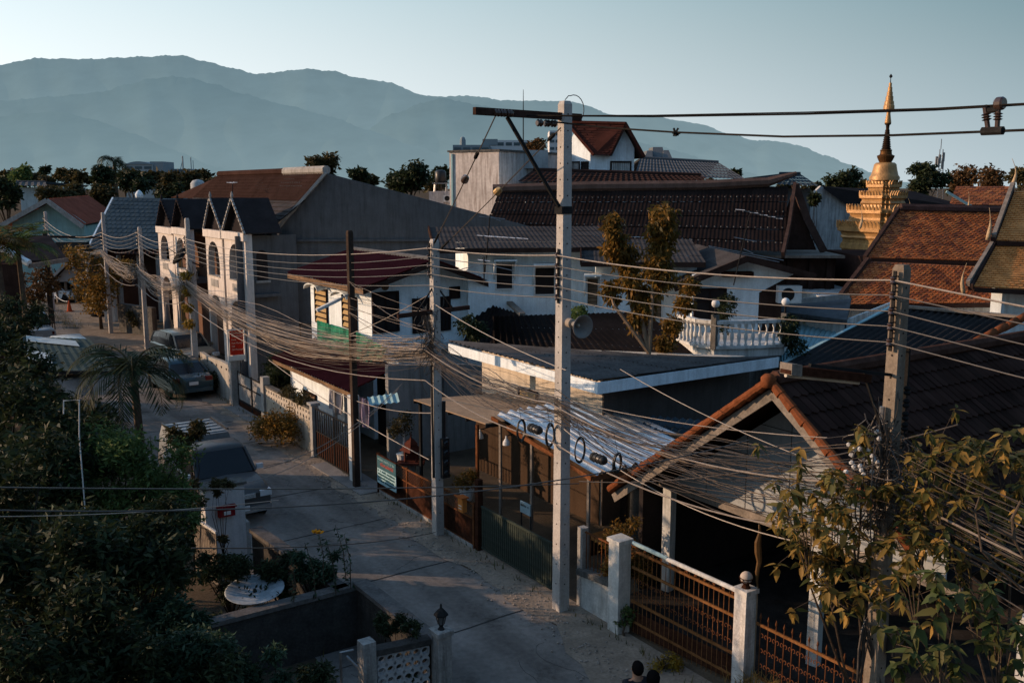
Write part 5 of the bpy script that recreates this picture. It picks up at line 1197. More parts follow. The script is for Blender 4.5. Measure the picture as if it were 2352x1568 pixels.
# red banner with lettering
b0, b1 = PN(526,757,.2), PN(560,822,.2); 
t = thing('banner', 'red hanging banner listing massage prices in pale lettering above the grey pier', 'banner', S(21.7,.1,b1.z))
pl = PlS(21.5); a0, zt = pl.px(526,760); a1, _ = pl.px(558,760); zb = pl.px(540,815)[1]
mb = MB(); nx = 8; vs = []
for j in range(13):
    for i in range(nx+1): vs.append(pl.pt(lerp(a0,a1,i/nx), lerp(zt,zb,j/12), .02*math.sin(i*.9+j*.5)*(j/12)))
mb.add(vs, [(j*(nx+1)+i, j*(nx+1)+i+1, (j+1)*(nx+1)+i+1, (j+1)*(nx+1)+i) for j in range(12) for i in range(nx)]); mb.build('cloth', M('red_vinyl', (.50,.035,.02), .5, .2, 2, .2), t)
mb = MB(); mb.bar(pl.pt(a0-.05,zb-.3,-.03), pl.pt(a0-.05,zt+.05,-.03), .06); mb.bar(pl.pt(a1+.05,zb-.3,-.03), pl.pt(a1+.05,zt+.05,-.03), .06); mb.bar(pl.pt(a0-.05,zt+.03,-.03), pl.pt(a1+.05,zt+.03,-.03), .05); mb.build('frame', m_framew, t)
mb = MB(); mb.ob(pl.pt(a0-.05,zb-.22,-.02), pl.u*(a1-a0+.1), UP*.2, pl.n*.05); mb.build('white_board', m_framew, t)
def text3d(name, s, par, pl, a, z, h, m, d, wmax=None):
    cu = bpy.data.curves.new('lettering', 'FONT'); cu.body = s; cu.size = h; cu.extrude = .002; ob = bpy.data.objects.new('tmp', cu)
    COL.objects.link(ob); bpy.context.view_layer.update(); me = bpy.data.meshes.new_from_object(ob.evaluated_get(bpy.context.evaluated_depsgraph_get()))
    bpy.data.objects.remove(ob); w = max((v.co.x for v in me.vertices), default=1); k = (wmax/w) if wmax and w > wmax else 1
    o3 = ORG[par.name]
    for v in me.vertices: p = pl.pt(a+v.co.x*k, z+v.co.y, d+v.co.z+.004) - o3; v.co = p
    me.materials.clear(); me.materials.append(m); o = bpy.data.objects.new(name, me); COL.objects.link(o); o.parent = par; ORG[o.name] = o3; return o
m_bt = M('cream_letter', (.75,.55,.40), .6, .1); hb = zt-zb; wb = a1-a0
for i, s in enumerate(('Thai Massage','Thai Massage','Foot','Foot Massage','Oil','Oil Massage')):
    text3d('lettering', s, t, pl, a0+wb*.12, zt-hb*(.13+.135*i), hb*.10, m_bt, .035, wb*.8)
# wall left of the banner
t = thing('garden_wall', 'sunlit grey garden wall with curved end and small slots left of the banner pier', 'wall', S(24.4,.3))
pl = PlN(.3); P = [pl.px(x,y) for x,y in ((475,818),(505,828),(530,842),(541,856))]
mb = MB(); mb.prism([pl.pt(P[0][0]-1,0), pl.pt(-21.95,0)]+[pl.pt(a,z) for a,z in P[::-1]]+[pl.pt(P[0][0]-1,P[0][1]+.05)], EN*.16); mb.build('panel', plaster('sunny_grey_wall', (.40,.37,.32), .6), t)
mb = MB()
for i in range(6): a = lerp(P[0][0],P[2][0],i/5); mb.ob(pl.pt(a,lerp(P[0][1],P[2][1],i/5)-.22,.002), pl.u*.12, UP*.08, pl.n*.01)
mb.build('slot', m_dark, t)
pillar('white corner post where the grey garden wall begins', 27.6, .4, .22, 2.1, m_white2, 0)
# ---- front garden walls left of the townhouse
t = thing('planter_wall', 'dark block garden wall with creepers in front of the far end of the townhouse', 'wall', S(45,1))
mb = MB(); p0, p1 = PZ(275,762,0), PZ(352,775,0); mb.prism([p0, p1, p1+UP*1.7, p0+UP*1.7], V((.15,.3,0))); mb.build('panel', m_concd, t)
t = thing('gate_house', 'small white gate pillar with rounded niche and tiled hood beside the lane bend', 'gate', PZ(248,735,0))
p0 = PZ(246,740,0); pg = PlY(p0.y); mb = MB(); a0, a1 = pg.px(238,700)[0], pg.px(262,700)[0]; mb.ob(pg.pt(a0,0), pg.u*(a1-a0), UP*pg.px(250,655)[1], -pg.n*.5); mb.build('shaft', m_arch, t)
mb = MB(); mb.ob(pg.pt(a0-.1,pg.px(250,655)[1],.1), pg.u*(a1-a0+.2), UP*.25, -pg.n*.7); mb.build('hood', m_white2, t)
# ------------------------------------------------------------------ utility poles
def pole(name, lab, s, n, h, w0, w1, m, holes=True, group=None):
    t = thing(name, lab, 'utility pole', S(s,n), group)
    def sq(w, z): return [S(s+a*w/2, n+b*w/2, z) for a,b in ((-1,-1),(1,-1),(1,1),(-1,1))]
    mb = MB(); A, B, C = sq(w0,-.2), sq(w1,h-.06), sq(w1*.75,h); mb.add(A+B+C, [(0,1,5,4),(1,2,6,5),(2,3,7,6),(3,0,4,7),(4,5,9,8),(5,6,10,9),(6,7,11,10),(7,4,8,11),(8,9,10,11)]); sh = mb.build('shaft', m, t)
    if holes:
        mb = MB(); z = .6
        while z < h-.15:
            w = lerp(w0,w1,z/h)/2
            for d, u in ((-EN,ES),(-ES,EN)): mb.lathe([(.016,-.02),(.016,.003)], S(s,n,z)+d*(w-.0)+UP*.0, 6, d)
            z += .3 if z > h*.35 else .42
        mb.build('bolt_holes', m_dark, sh)['kind'] = 'stuff'
    return t
def rack(t, s, n, zs, side=-1, off=.16):
    mb = MB(); mb.bar(S(s,n+side*(off-.03),zs[-1]-.12), S(s,n+side*(off-.03),zs[0]+.12), .045, .02, EN)
    for z in zs: mb.bar(S(s,n+side*.08,z+.05), S(s,n+side*(off+.03),z+.05), .03, .012); mb.bar(S(s,n+side*.08,z-.05), S(s,n+side*(off+.03),z-.05), .03, .012)
    r = mb.build('rack', m_blacks, t); first = None
    for z in zs:
        if first is None: mb = MB(); mb.lathe([(.03,-.045),(.042,-.03),(.03,0),(.042,.03),(.03,.045)], S(s,n+side*off,z), 10); first = mb.build('insulator', m_porc, t); z0 = z
        else: c = first.copy(); COL.objects.link(c); c.parent = t; c.location = UP*(z-z0)
def zpx(x, y, n=0): return PN(x,y,n).z
PM = pole('utility_pole', 'tallest square concrete pole, carrying the long wooden crossarm in the middle', 0, 0, zpx(1300,232), .25, .19, m_pole)
zM = [zpx(1280,y) for y in (584,609,632,655,679)]; rack(PM, 0, 0, zM)
zx = zpx(1300,268)
mb = MB(); mb.bar(S(0.02,-1.98,zx+.02), S(0.02,.38,zx), .1, .13); mb.build('crossarm', m_wooddk, PM)
mb = MB(); mb.bar(S(0,-1.3,zx-.06), S(0,-.1,zpx(1285,478)), .05, .06); mb.build('brace', m_blacks, PM)
mb = MB(); mb.bx(S(0,-.02,zpx(1285,482)), .24, .24, .14, (ES,EN,UP)); mb.build('brace_band', m_blacks, PM)
mb = MB()
for z, h, wd in ((1.9,.12,.12),(1.35,.05,.07),(1.15,.16,.13),(.72,.07,.07)):
    w = lerp(.25,.19,z/10)/2; mb.ob(S(0,-.05,z)-ES*(w+.004), EN*wd, UP*h, -ES*.003)
mb.build('paper_notice', M('torn_paper', (.40,.40,.39), .8, .3, 8), PM)
for k, nn in enumerate((-1.55,-1.42,-1.28,-.62,-.45,-.3)):
    mb = MB(); mb.lathe([(.05,-.06),(.07,-.03),(.045,0),(.07,.03),(.05,.06)], S(-.05,nn,zx-(0.0 if k < 3 else .14)), 10, EN); mb.build('insulator', m_porc, PM)
mb = MB(); c = S(0,0,zpx(1300,232)); mb.tube([c+UP*.02, c+EN*.08+UP*.1]+[c+EN*(.16+.24*math.sin(a)+.05)+UP*(-.14+.26*math.cos(a)) for a in [k*.3-.4 for k in range(11)]], .009, 5); mb.build('jumper_wire', m_cable, PM)
P2 = pole('utility_pole', 'square concrete pole with four meter boxes and a dense wire knot, left of centre', 5.04, 0, zpx(985,548), .22, .17, m_pole)
z2 = [zpx(985,y) for y in (568,587,606,625)]; rack(P2, 5.04, 0, z2)
mb = MB(); za = zpx(990,712); mb.bar(S(5.04,-1.0,za-.05), S(5.04,.95,za+.02), .07, .1); mb.build('crossarm', m_wooddk, P2)
mb = MB(); mb.bar(S(5.02,.0,zpx(990,650)), S(5.02,.5,za), .03, .03); mb.bar(S(5.02,0,zpx(990,650)), S(5.02,-.5,za), .03, .03); mb.build('brace', m_blacks, P2)
mt0 = None
for y in (1014,1035,1057,1080):
    z = zpx(1000,y)
    if mt0 is None:
        mb = MB(); mb.bx(S(4.86,.12,z), .1, .2, .26, (ES,EN,UP)); mt0 = mb.build('meter_box', m_blackpl, P2); z0 = z
        mb = MB(); mb.lathe([(.08,0),(.08,.03),(.05,.05)], S(4.81,.12,z), 12, -ES); mb.build('meter_glass', m_glass, mt0)
    else:
        c = copy_tree(mt0, P2); c.location = UP*(z-z0)
mb = MB(); mb.tube([S(5.0,-.13,1.5), S(5.0,-.14,3), S(5.0,-.14,4.3)], .03, 6); mb.tube([S(4.95,.13,1.7), S(4.92,.14,3.4)], .05, 6); mb.build('conduit', m_blackpl, P2)
PW_ = pole('lamp_pole', 'tall dark square steel pole with a street lamp in front of the white house', 9.55, -.12, zpx(835,531), .17, .15, M('brown_steel_pole', (.055,.040,.032), .7, .35, 3, .4), False)
z = zpx(833,700); mb = MB(); mb.bar(S(9.55,-.2,z+.25), S(9.55,-.6,z+.1), .04); mb.build('lamp_arm', m_steel, PW_)
mb = MB(); mb.bar(S(9.55,-.45,z+.15), S(9.55,-1.15,z-.12), .12, .08); mb.build('lamp_head', m_white2, PW_)
PR = pole('utility_pole', 'near right concrete pole with five insulators and a tangle of cables in the leaves', -7.0, .25, 7.5, .22, .165, M('browned_pole_concrete', (.22,.18,.14), .9, .3, 2.5, .5, .4))
zR_ = [zpx(2060,y,.1) for y in (644,679,716,751,788)]; rack(PR, -7.0, .25, zR_, -1, .17)
p = PS(2045,862,-7.0); p1 = PS(1990,868,-7.0); p0 = PS(1805,848,-7.0)
mb = MB(); mb.bar(S(-7,.2,p.z), PS(1860,838,-7.0), .04, .04); mb.bar(S(-7,.15,p.z-.9), PS(1985,858,-7.0), .03, .03); mb.build('lamp_arm', m_blacks, PR)
mb = MB(); mb.bar(p0, p1, .16, .1); mb.build('lamp_head', m_rustdk, PR); mb = MB(); mb.tube([p0-UP*.075, lerp(p0,p1,.9)-UP*.075], .022, 8); mb.build('lamp_tube', m_cream, PR)
mb = MB(); mb.ob(p0-UP*.06-ES*.09, (p1-p0)*.12, ES*.18, UP*.14); mb.build('lamp_cap', m_woodgr, PR)
mb = MB()
for k, y in enumerate((900,930,960,985)): z = zpx(2085,y,.4); mb.lathe([(.03,-.06),(.05,-.03),(.03,0),(.05,.03),(.03,.06)], S(-7.05,.48,z), 8)
mb.bar(S(-7.0,.52,zpx(2090,1040,.4)), S(-7.0,.52,zpx(2090,800,.4)), .05, .05); mb.build('riser', m_blacks, PR)
mb = MB(); mb.tube([S(-6.95,.1,4.2), S(-6.95,.1,5.6)], .035, 6); mb.build('conduit', m_steel, PR)
for z in (2.2,1.35):
    mb = MB(); mb.bx(S(-7.2,.4,z), .14, .22, .26, (ES,EN,UP)); mb.build('meter_box', m_blackpl, PR)
mb = MB()
for k in range(3): mb.tube([S(-6.9-.05*k,.08,2.7-.1*k)]+[S(-6.95+.02*k, .08-.16*math.sin(a)*(1-.2*k), 2.1-.5*math.cos(a)-.1*k) for a in (.5,1.1,1.7,2.3,2.9)]+[S(-7.15,.3,1.4)], .014, 5)
mb.build('hanging_cable', m_cable, PR)
P3 = pole('utility_pole', 'concrete pole wrapped in orange creeper in front of the arched townhouse', 26.82, .16, zpx(438,502,.16), .22, .17, m_pole)
P4 = pole('utility_pole', 'slim concrete pole at the left edge of the arched townhouse', 37.2, .5, zpx(343,525,.5), .22, .17, m_pole)
P5 = pole('utility_pole', 'concrete pole at the sandy bend beside the lying tyre', 44.1, .05, zpx(245,489,.05), .22, .17, m_pole)
P6 = pole('utility_pole', 'dark pole with crossed lamp arms and a black box, left of the lane bend', 50.6, -2.2, zpx(117,538,-2.2), .3, .24, M('black_pole', (.05,.045,.04), .8, .3, 2, .3))
z = zpx(117,550,-2.2); mb = MB(); mb.bar(S(50.6,-2.2,z)-V((1.6,0,0))+UP*.1, S(50.6,-2.2,z)+V((3.8,0,-.0)), .16, .14); mb.build('crossarm', m_wooddk, P6)
mb = MB(); mb.ob(S(50.4,-2.2,z-1.0)+V((.6,0,0)), V((1.9,0,0)), V((0,.5,0)), UP*.75); mb.build('transformer_box', m_blackpl, P6)
mb = MB(); mb.bx(S(50.6,-2.2,z-.45), .5, .5, .6); mb.build('clamp', m_blacks, P6)
P7 = pole('utility_pole', 'farthest concrete pole where the wire bundle starts, before the turquoise gable', 57.0, -1.2, PS(176,485,57).z, .24, .18, m_pole)
s7 = sn(PS(176,520,57.0))
# ================================================================== wires
polesN = [(57.0,-1.2),(44.1,.05),(37.2,.5),(26.82,.16),(5.04,0),(0,0),(-7.0,.25),(-26,-.2)]
zz = {}
zz[0] = [PS(180,y,57).z for y in (500,508,517,526,535)]
zz[1] = [zpx(245,y,.05) for y in (535,543,551,559,567)]
zz[2] = [zpx(343,y,.5) for y in (537,546,555,564,573)]
zz[3] = [zpx(437,y,.16) for y in (548,558,568,579,590)]
zz[4] = z2 + [zpx(985,652)]
zz[5] = zM; zz[6] = zR_; zz[7] = [z-.1 for z in zR_]
for i, nm in ((1,P5),(2,P4),(3,P3)): rack(nm, polesN[i][0], polesN[i][1], zz[i][:4])
rack(P7, 57.0, -1.2, zz[0][:4])
sags = [.75,.32,.35,.42,.06,.12,.5]
for k in range(5):
    pts = []
    for i in range(7):
        a = S(polesN[i][0], polesN[i][1]-.17, zz[i][k]); b = S(polesN[i+1][0], polesN[i+1][1]-.17, zz[i+1][k])
        pts += sag(a, b, sags[i]*random.uniform(.9,1.1), 12)[(1 if i else 0):]
    mb = MB(); mb.tube(pts, [.013 if k == 0 else .0095]*len(pts), 5); o = mb.build('power_line', m_cable2 if k == 0 else m_cable)
    tag(o, ['thick pale power line, topmost of the rack wires along the lane','second power line from the top of the insulator racks','third power line from the top of the insulator racks','fourth power line from the top of the insulator racks','lowest of the power lines on the insulator racks'][k], 'power line', 'power lines on the insulator racks')
# dense telecom bundle, many single cables
zb = {0:(PS(180,548,57).z,.22), 1:(zpx(248,580,.05),.16), 2:(zpx(345,628,.5),.40), 3:(zpx(440,655,.16),.30), 4:(zpx(985,800),.36), 5:(zpx(1285,925),.34), 6:(zpx(2040,1110,.25),.75), 7:(3.6,.9)}
bs = [.75,.5,.5,.9,.22,.42,.7]
rw = random.Random(11); NCAB = 84; m_cl = M('sunlit_cable', (.40,.33,.26), .5, .25, 6, spec=.3)
m_cw = M('tan_sheathed_cable', (.15,.115,.085), .5, .3, 6, spec=.45); m_cb = M('brown_sheathed_cable', (.065,.05,.04), .5, .3, 6, spec=.45)
for k in range(NCAB):
    g = [max(-1.6, min(1.6, rw.gauss(0,.75))) for _ in range(8)]; off = [rw.uniform(-.28,-.08) for _ in range(8)]
    i0 = rw.choice([0]*5+[1,2]+[3]*3+[4]*3); i1 = rw.choice([7]*8+[6]*2) if i0 < 4 else 7
    if k >= 42: i0, i1 = rw.choice([0,0,0,1,3]), 4
    if i1 <= i0: i1 = 7
    pts = []
    for i in range(i0, i1):
        za, wa = zb[i]; zc, wc = zb[i+1]
        a = S(polesN[i][0], polesN[i][1]+off[i], za+g[i]*wa*.6); b = S(polesN[i+1][0], polesN[i+1][1]+off[i+1], zc+g[i+1]*wc*.6)
        d = bs[i]*rw.uniform(.45,1.35) + (.35 if rw.random() < .15 else 0)
        nw = rw.uniform(.01,.07); mo = rw.gauss(0,.10); mn = rw.gauss(0,.12); q = sag(a, b, d, 12)
        q = [p + EN*(math.sin(j*1.1+k)*nw + mn*math.sin(math.pi*j/12)) + UP*(math.cos(j*1.3+k*2)*nw*.5 + mo*math.sin(math.pi*j/12)*(1+.5*math.sin(j+k))) for j, p in enumerate(q)]; q[0] = a; q[-1] = b
        pts += q[(1 if i > i0 else 0):]
    r = rw.choice([.0035,.0045,.005,.006,.008])*(1.25 if i1 == 4 else 1); mb = MB(); mb.tube(pts, r, 4)
    o = mb.build('telecom_cable', rw.choice([m_cw,m_cb,m_cb,m_cable,m_cable,m_cable] if i1 > 4 else [m_cl,m_cl,m_cable2,m_cw]), None)  # left-span cables coloured paler, their bright sunlight put into the sheath
    tag(o, 'thin telecom cable in the tangled bundle strung along the lane poles', 'cable', 'telecom cables in the bundle along the lane')
# heavier messenger cables with clips
for k, (dz, lab) in enumerate(((.0,'thick pale messenger cable running through the middle of the bundle'),(-.75,'lone pale cable sagging below the bundle from the townhouse to the meter pole'))):
    pts = []
    rng_ = range(0,7) if k == 0 else range(0,6)
    for i in rng_:
        a = S(polesN[i][0], polesN[i][1]-.3, zb[i][0]+dz*(1 if i not in (0,) else .3)+.05); b = S(polesN[i+1][0], polesN[i+1][1]-.3, zb[i+1][0]+dz*1.0+.05)
        pts += sag(a, b, bs[i]*.9, 12)[(1 if i else 0):]
    mb = MB(); mb.tube(pts, .014, 6); tag(mb.build('messenger_cable', m_cable2), lab, 'cable')
# service drops and dark cross wires: (point a, point b, sag, radius, label)
def cable(a, b, d, r, lab, m=None, n=18):
    mb = MB(); mb.tube(sag(a,b,d,n), r, 5); return tag(mb.build('service_wire', m or m_cable), lab, 'wire')
cable(PN(617,826,-.1)+UP*.0, PN(985,1055,-.12), .15, .012, 'pale service wire dropping from the annex eave to the meter boxes', m_cable2)
cable(PN(735,880,-.1), S(5.04,-.1,zpx(985,940)), .25, .012, 'service wire looping over the annex roof to the meter pole', m_cable2)
cable(PZ(605,1075,1.6), PN(925,880,.2), .35, .010, 'upper of two thin wires crossing the lane from the pickup to the annex', m_cable2)
cable(PZ(560,1110,1.6), PN(915,893,.2), .4, .008, 'lower of two thin wires crossing the lane from the pickup to the annex', m_cable2)
cable(PY(-60,1118,9), PY(1330,1110,14.5)+V((0,0,0)), .05, .008, 'dark wire crossing the whole lane above the pickup bonnet')
cable(PY(-60,1170,8.5), PN(1720,1010,-.3), .35, .009, 'dark wire crossing the lane below the pickup, rising to the terracotta gable')
cable(PY(-60,1186,8.5), PY(640,1148,10.5), .05, .005, 'faint pale wire over the dark garden, lowest at the left edge', m_cable2)
cable(PY(440,1258,11), PN(1000,1222,-.15), .12, .009, 'dark wire sagging from the garden gate post to the foot of the meter pole')
cable(PN(1330,1105,-.2), PN(2200,975,.1), .25, .009, 'dark wire rising from the zinc carport past the grey gable')
cable(PN(1425,848,.3), PN(2045,1120,.2), .15, .008, 'pale wire slanting down across the shed roof to the near right pole', m_cable2)
cable(PN(1175,880,.2), PN(1900,1005,.4), .2, .008, 'long thin wire passing in front of the terracotta apex', m_cable2)
cable(S(5.04,-.1,zpx(985,690)), PN(1300,850,-.1), .1, .010, 'single wire from the meter pole down to the white fascia', m_cable2)
cable(S(0,-.1,zpx(1285,970)), PN(2000,1270,.5), .5, .011, 'pale wire below the bundle ending in the broad leaves by the carport', m_cable2)
for k in range(10):
    a = S(9.55+rw.uniform(-.1,.1),-.2,zpx(833,rw.uniform(640,800))); b = S(5.04,-.15,zpx(985,rw.uniform(660,830)))
    mb = MB(); mb.tube(sag(a,b,rw.uniform(.0,.25),8), rw.choice([.006,.009]), 4); tag(mb.build('tie_wire', m_cw if k % 2 else m_cable2), 'short tie wire between the dark lamp pole and the meter pole', 'wire', 'tie wires between lamp pole and meter pole')
# knots of slack wire at the poles
def knot(par, c, R, n, seed):
    r = random.Random(seed); mb = MB()
    for i in range(n):
        p = V(c)+V((r.gauss(0,R*.35),r.gauss(0,R*.35),r.gauss(0,R))); q = V(c)+V((r.gauss(0,R*.4),r.gauss(0,R*.4),r.gauss(0,R))); m = (p+q)/2+V((r.gauss(0,R*.7),r.gauss(0,R*.7),-abs(r.gauss(0,R*.5))))
        mb.tube([lerp(lerp(p,m,t/6),lerp(m,q,t/6),t/6) for t in range(7)], r.choice([.005,.007,.01]), 4)
    o = mb.build('slack_wire', m_cable, par); o['kind'] = 'stuff'
knot(P2, S(5.04,-.15,zpx(985,780)), .38, 70, 1); knot(P2, S(5.04,-.15,zpx(985,730)), .3, 30, 5); knot(PR, S(-7,.05,zpx(2040,1040,.2)), .35, 90, 2); knot(PR, S(-7,.05,zpx(2035,1140,.2)), .3, 60, 6)
knot(P3, S(26.82,.0,zpx(440,650,.16)), .5, 70, 3); knot(P4, S(37.2,.3,zpx(345,630,.5)), .5, 50, 4)
mb = MB()
for k in range(26):
    c = S(-7,.0,zpx(2040,1040,.2))+V((rw.gauss(-.2,.12),rw.gauss(-.05,.08),rw.gauss(0,.13))); mb.lathe([(.02,-.03),(.035,-.01),(.02,.03)], c, 6, V((rw.random()-.5,rw.random()-.5,rw.random()-.5)))
mb.build('connector_cluster', M('pale_connector', (.45,.45,.44), .5, .3), PR)['kind'] = 'stuff'
# coils of spare fibre hung on the bundle, with black splice closures
for k, (x, y, rx, ry, lab) in enumerate(((1197,988,13,26,'leftmost slack cable coil hanging in the bundle over the zinc roof'),(1263,1000,14,27,'slack cable coil just left of the main pole'),(1332,1034,20,30,'big slack cable coil just right of the main pole'),(1418,1062,15,23,'small slack cable coil above the terracotta tile corner'))):
    c = PN(x,y,-.25); d = (c-CAM).length; r0 = ry/FPX*d; mb = MB(); u = (ES*.35+EN).normalized()*-1 if k < 2 else (EN*.9+ES*.2).normalized()
    for j in range(5):
        rr = r0*(1-.03*j); o_ = V((rw.gauss(0,.01),rw.gauss(0,.01),rw.gauss(0,.012)))
        mb.tube([c+o_+u*rr*.62*math.cos(a)+UP*rr*math.sin(a) for a in [i*math.pi/12 for i in range(25)]], .011, 5)
    mb.tube([c+UP*r0, c+UP*(r0+.3)+ES*.1], .006, 4)
    tag(mb.build('cable_coil', m_blackpl), lab, 'cable coil', 'cable coils on the bundle')
for k, (x,y,lab) in enumerate(((1229,985,'black splice closure between the two coils left of the main pole'),(1375,1053,'black splice closure right of the big coil'))):
    c = PN(x,y,-.25); t = thing('splice_closure', lab, 'splice closure', c); u = ES*-1
    mb = MB(); mb.lathe([(.05,-.2),(.085,-.17),(.085,.15),(.06,.19),(.02,.2)], c, 12, u); mb.build('body', m_blackpl, t, True)
    mb = MB()
    for sx_ in (-.1,0,.1): mb.lathe([(.09,-.012),(.095,0),(.09,.012)], c+u*sx_, 12, u)
    mb.build('ribs', m_blacks, t)
# high-voltage cables to the next pole behind the viewer
def poly(pts, r, lab, cat='power line'): mb = MB(); mb.tube(pts, r, 6); return tag(mb.build('power_line', M('sooty_cable', (.022,.02,.018), .6, .3)), lab, cat)
hA, hB = S(-.05,-.62,zx+.02), S(-.05,.25,zx-.14)
def hv(a, ys, n_end, d):
    pts = [a]
    for x, y, n in ys: pts.append(PN(x,y,n))
    return pts
u1 = [S(-.05,-.9,zx-.02), PN(1500,268,-.3), PN(1850,262,-.25), PN(2150,252,-.2), PN(2352,240,-.15)]
u2 = [S(-.05,-.9,zx-.02), PN(1500,265,-.35), PN(1850,258,-.3), PN(2150,249,-.27), PN(2352,238,-.25)]
l1 = [S(-.05,-.5,zx-.1), PN(1400,294,-.2), PN(1550,304,-.2), PN(1800,314,-.2), PN(2050,311,-.2), PN(2352,299,-.2)]
for L_, r, lab in ((u1,.014,'thick upper high-voltage cable running right from the crossarm'),(u2,.008,'thin cable just above the upper high-voltage cable'),(l1,.015,'lower high-voltage cable dipping across the golden spire')):
    L_ = L_ + [S(-14,L_[-1].dot(V((0,0,0)))-.3,L_[-1].z+.1), S(-20,-.4,L_[-1].z+.5), S(-27,-.5,10.1)]
    poly(L_, r, lab)
c = PN(1551,306,-.2); mb = MB()
for k in range(5): d = V((rw.gauss(0,1),rw.gauss(0,1),rw.gauss(0,1))).normalized()*.09; mb.bar(c-d*.6, c+d, .025)
tag(mb.build('wire_clamp', m_blacks), 'spiky wire clamp on the lower high-voltage cable', 'clamp')
t = thing('cable_spacer', 'brown ribbed insulator spacer hanging between the two high-voltage cables at far right', 'insulator', PN(2278,305,-.2))
for x0,x1,y0,y1 in ((2262,2270,242,302),(2294,2290,240,302)):
    a, b = PN(x0,y0,-.2), PN(x1,y1,-.2); mb = MB(); mb.tube([a,b], .028, 8); ax = (b-a).normalized()
    for f in (.35,.45,.55): mb.lathe([(.03,-.012),(.055,0),(.03,.012)], lerp(a,b,f), 10, ax)
    mb.build('insulator', m_porc, t)
mb = MB(); mb.tube([PN(2256,302,-.2), PN(2304,300,-.2)], .05, 8); mb.build('clamp_bar', m_blacks, t); mb = MB(); mb.tube([PN(2270,254,-.2), PN(2294,252,-.2)], .035, 8); mb.build('clamp_bar', m_blacks, t)
mb = MB(); c = PN(2297,238,-.2); mb.lathe([(.06,-.05),(.075,-.03),(.075,.03),(.06,.05)], c, 14, ES); mb.build('reel', m_porc, t)
# guy wires from the crossarm to the meter pole
for k, (a, b, fs, lab) in enumerate(((S(0,-1.55,zx-.05), S(5.0,-.05,zpx(990,562)), (.25,.42), 'guy wire from the crossarm tip to the meter pole, with egg insulator'),(S(0,-.1,zpx(1287,295)), S(5.0,.05,zpx(995,580)), (.06,.45), 'guy wire from the main pole head to the meter pole, with bright tie'))):
    t = thing('guy_wire', lab, 'guy wire', lerp(a,b,.5)); mb = MB(); mb.tube(sag(a,b,.02,8), .012, 5); mb.build('strand', m_cable, t)
    ax = (b-a).normalized()
    mb = MB(); mb.lathe([(.02,-.13),(.075,-.06),(.08,.06),(.02,.13)], lerp(a,b,fs[1]), 10, ax); mb.build('egg_insulator', m_porc if k == 0 else M('brass_tie', (.5,.33,.15), .4, .3, 8, 0, 0, .6), t)
    mb = MB(); mb.lathe([(.015,-.14),(.04,-.08),(.04,.08),(.015,.14)], lerp(a,b,fs[0]), 8, ax); mb.build('turnbuckle', m_blacks, t); mb = MB(); mb.lathe([(.012,-.3),(.026,-.2),(.026,.2),(.012,.3)], lerp(a,b,.93), 8, ax); mb.build('preformed_grip', m_blacks, t)
# ================================================================== far left houses
# turquoise gable house with red roof
HP = PlY(74, 0.0); hx = HP.px
t = thing('house', 'turquoise gable-fronted house with faded red roof at the far left', 'house', HP.pt(hx(110,600)[0],0))
m_turq = plaster('turquoise_paint', (.24,.40,.40), .35)
ap, lf, rt = hx(119,457), hx(-25,535), hx(186,506)
walls(t, [HP.pt(hx(28,600)[0],0), HP.pt(hx(193,600)[0],0), HP.pt(hx(193,512)[0],hx(193,512)[1]), HP.pt(ap[0],ap[1]-.2), HP.pt(hx(28,508)[0],hx(28,512)[1])], -HP.n*.3, m_turq, 'gable_wall')
walls(t, [HP.pt(hx(30,600)[0],0,-.3), HP.pt(hx(190,600)[0],0,-.3), HP.pt(hx(190,600)[0],hx(190,520)[1],-.3), HP.pt(hx(30,600)[0],hx(30,520)[1],-.3)], V((-1.5,9,0)), m_turq)
bk = V((-2.6,13,.15))
mb = MB(); corr(mb, HP.pt(lf[0],lf[1],.8), HP.pt(lf[0],lf[1],.8)+bk, HP.pt(*ap,.8), HP.pt(*ap,.8)+bk, .4, .05, 3, .05); corr(mb, HP.pt(hx(202,516)[0],hx(202,516)[1],.8), HP.pt(hx(202,516)[0],hx(202,516)[1],.8)+bk, HP.pt(*ap,.8), HP.pt(*ap,.8)+bk, .4, .05, 1); r_ = mb.build('roof', m_redtile, t)
mb = MB(); mb.bar(HP.pt(lf[0],lf[1]-.15,.85), HP.pt(ap[0],ap[1]-.1,.85), .1, .35); mb.bar(HP.pt(hx(202,516)[0],hx(202,516)[1]-.15,.85), HP.pt(ap[0],ap[1]-.1,.85), .1, .35); mb.build('barge_board', m_conc, r_)
mb = MB(); a0 = hx(150,570)[0]; mb.prism([HP.pt(hx(138,545)[0],hx(138,600)[1],.01), HP.pt(hx(192,545)[0],hx(192,600)[1],.01), HP.pt(hx(192,545)[0],hx(192,575)[1],.01), HP.pt(hx(138,545)[0],hx(138,575)[1],.01)], HP.n*.05); mb.build('plank_cladding', plaster('turquoise_plank', (.17,.29,.30), .3), t)
gableroof('ribbed_roof_house', 'house with small teal ribbed roof and white gutter bolts behind the turquoise gable', 'house', (150,508),(222,510),(158,481),(222,478), 84, 90, m_blueroof, m_grey, 2, .5)
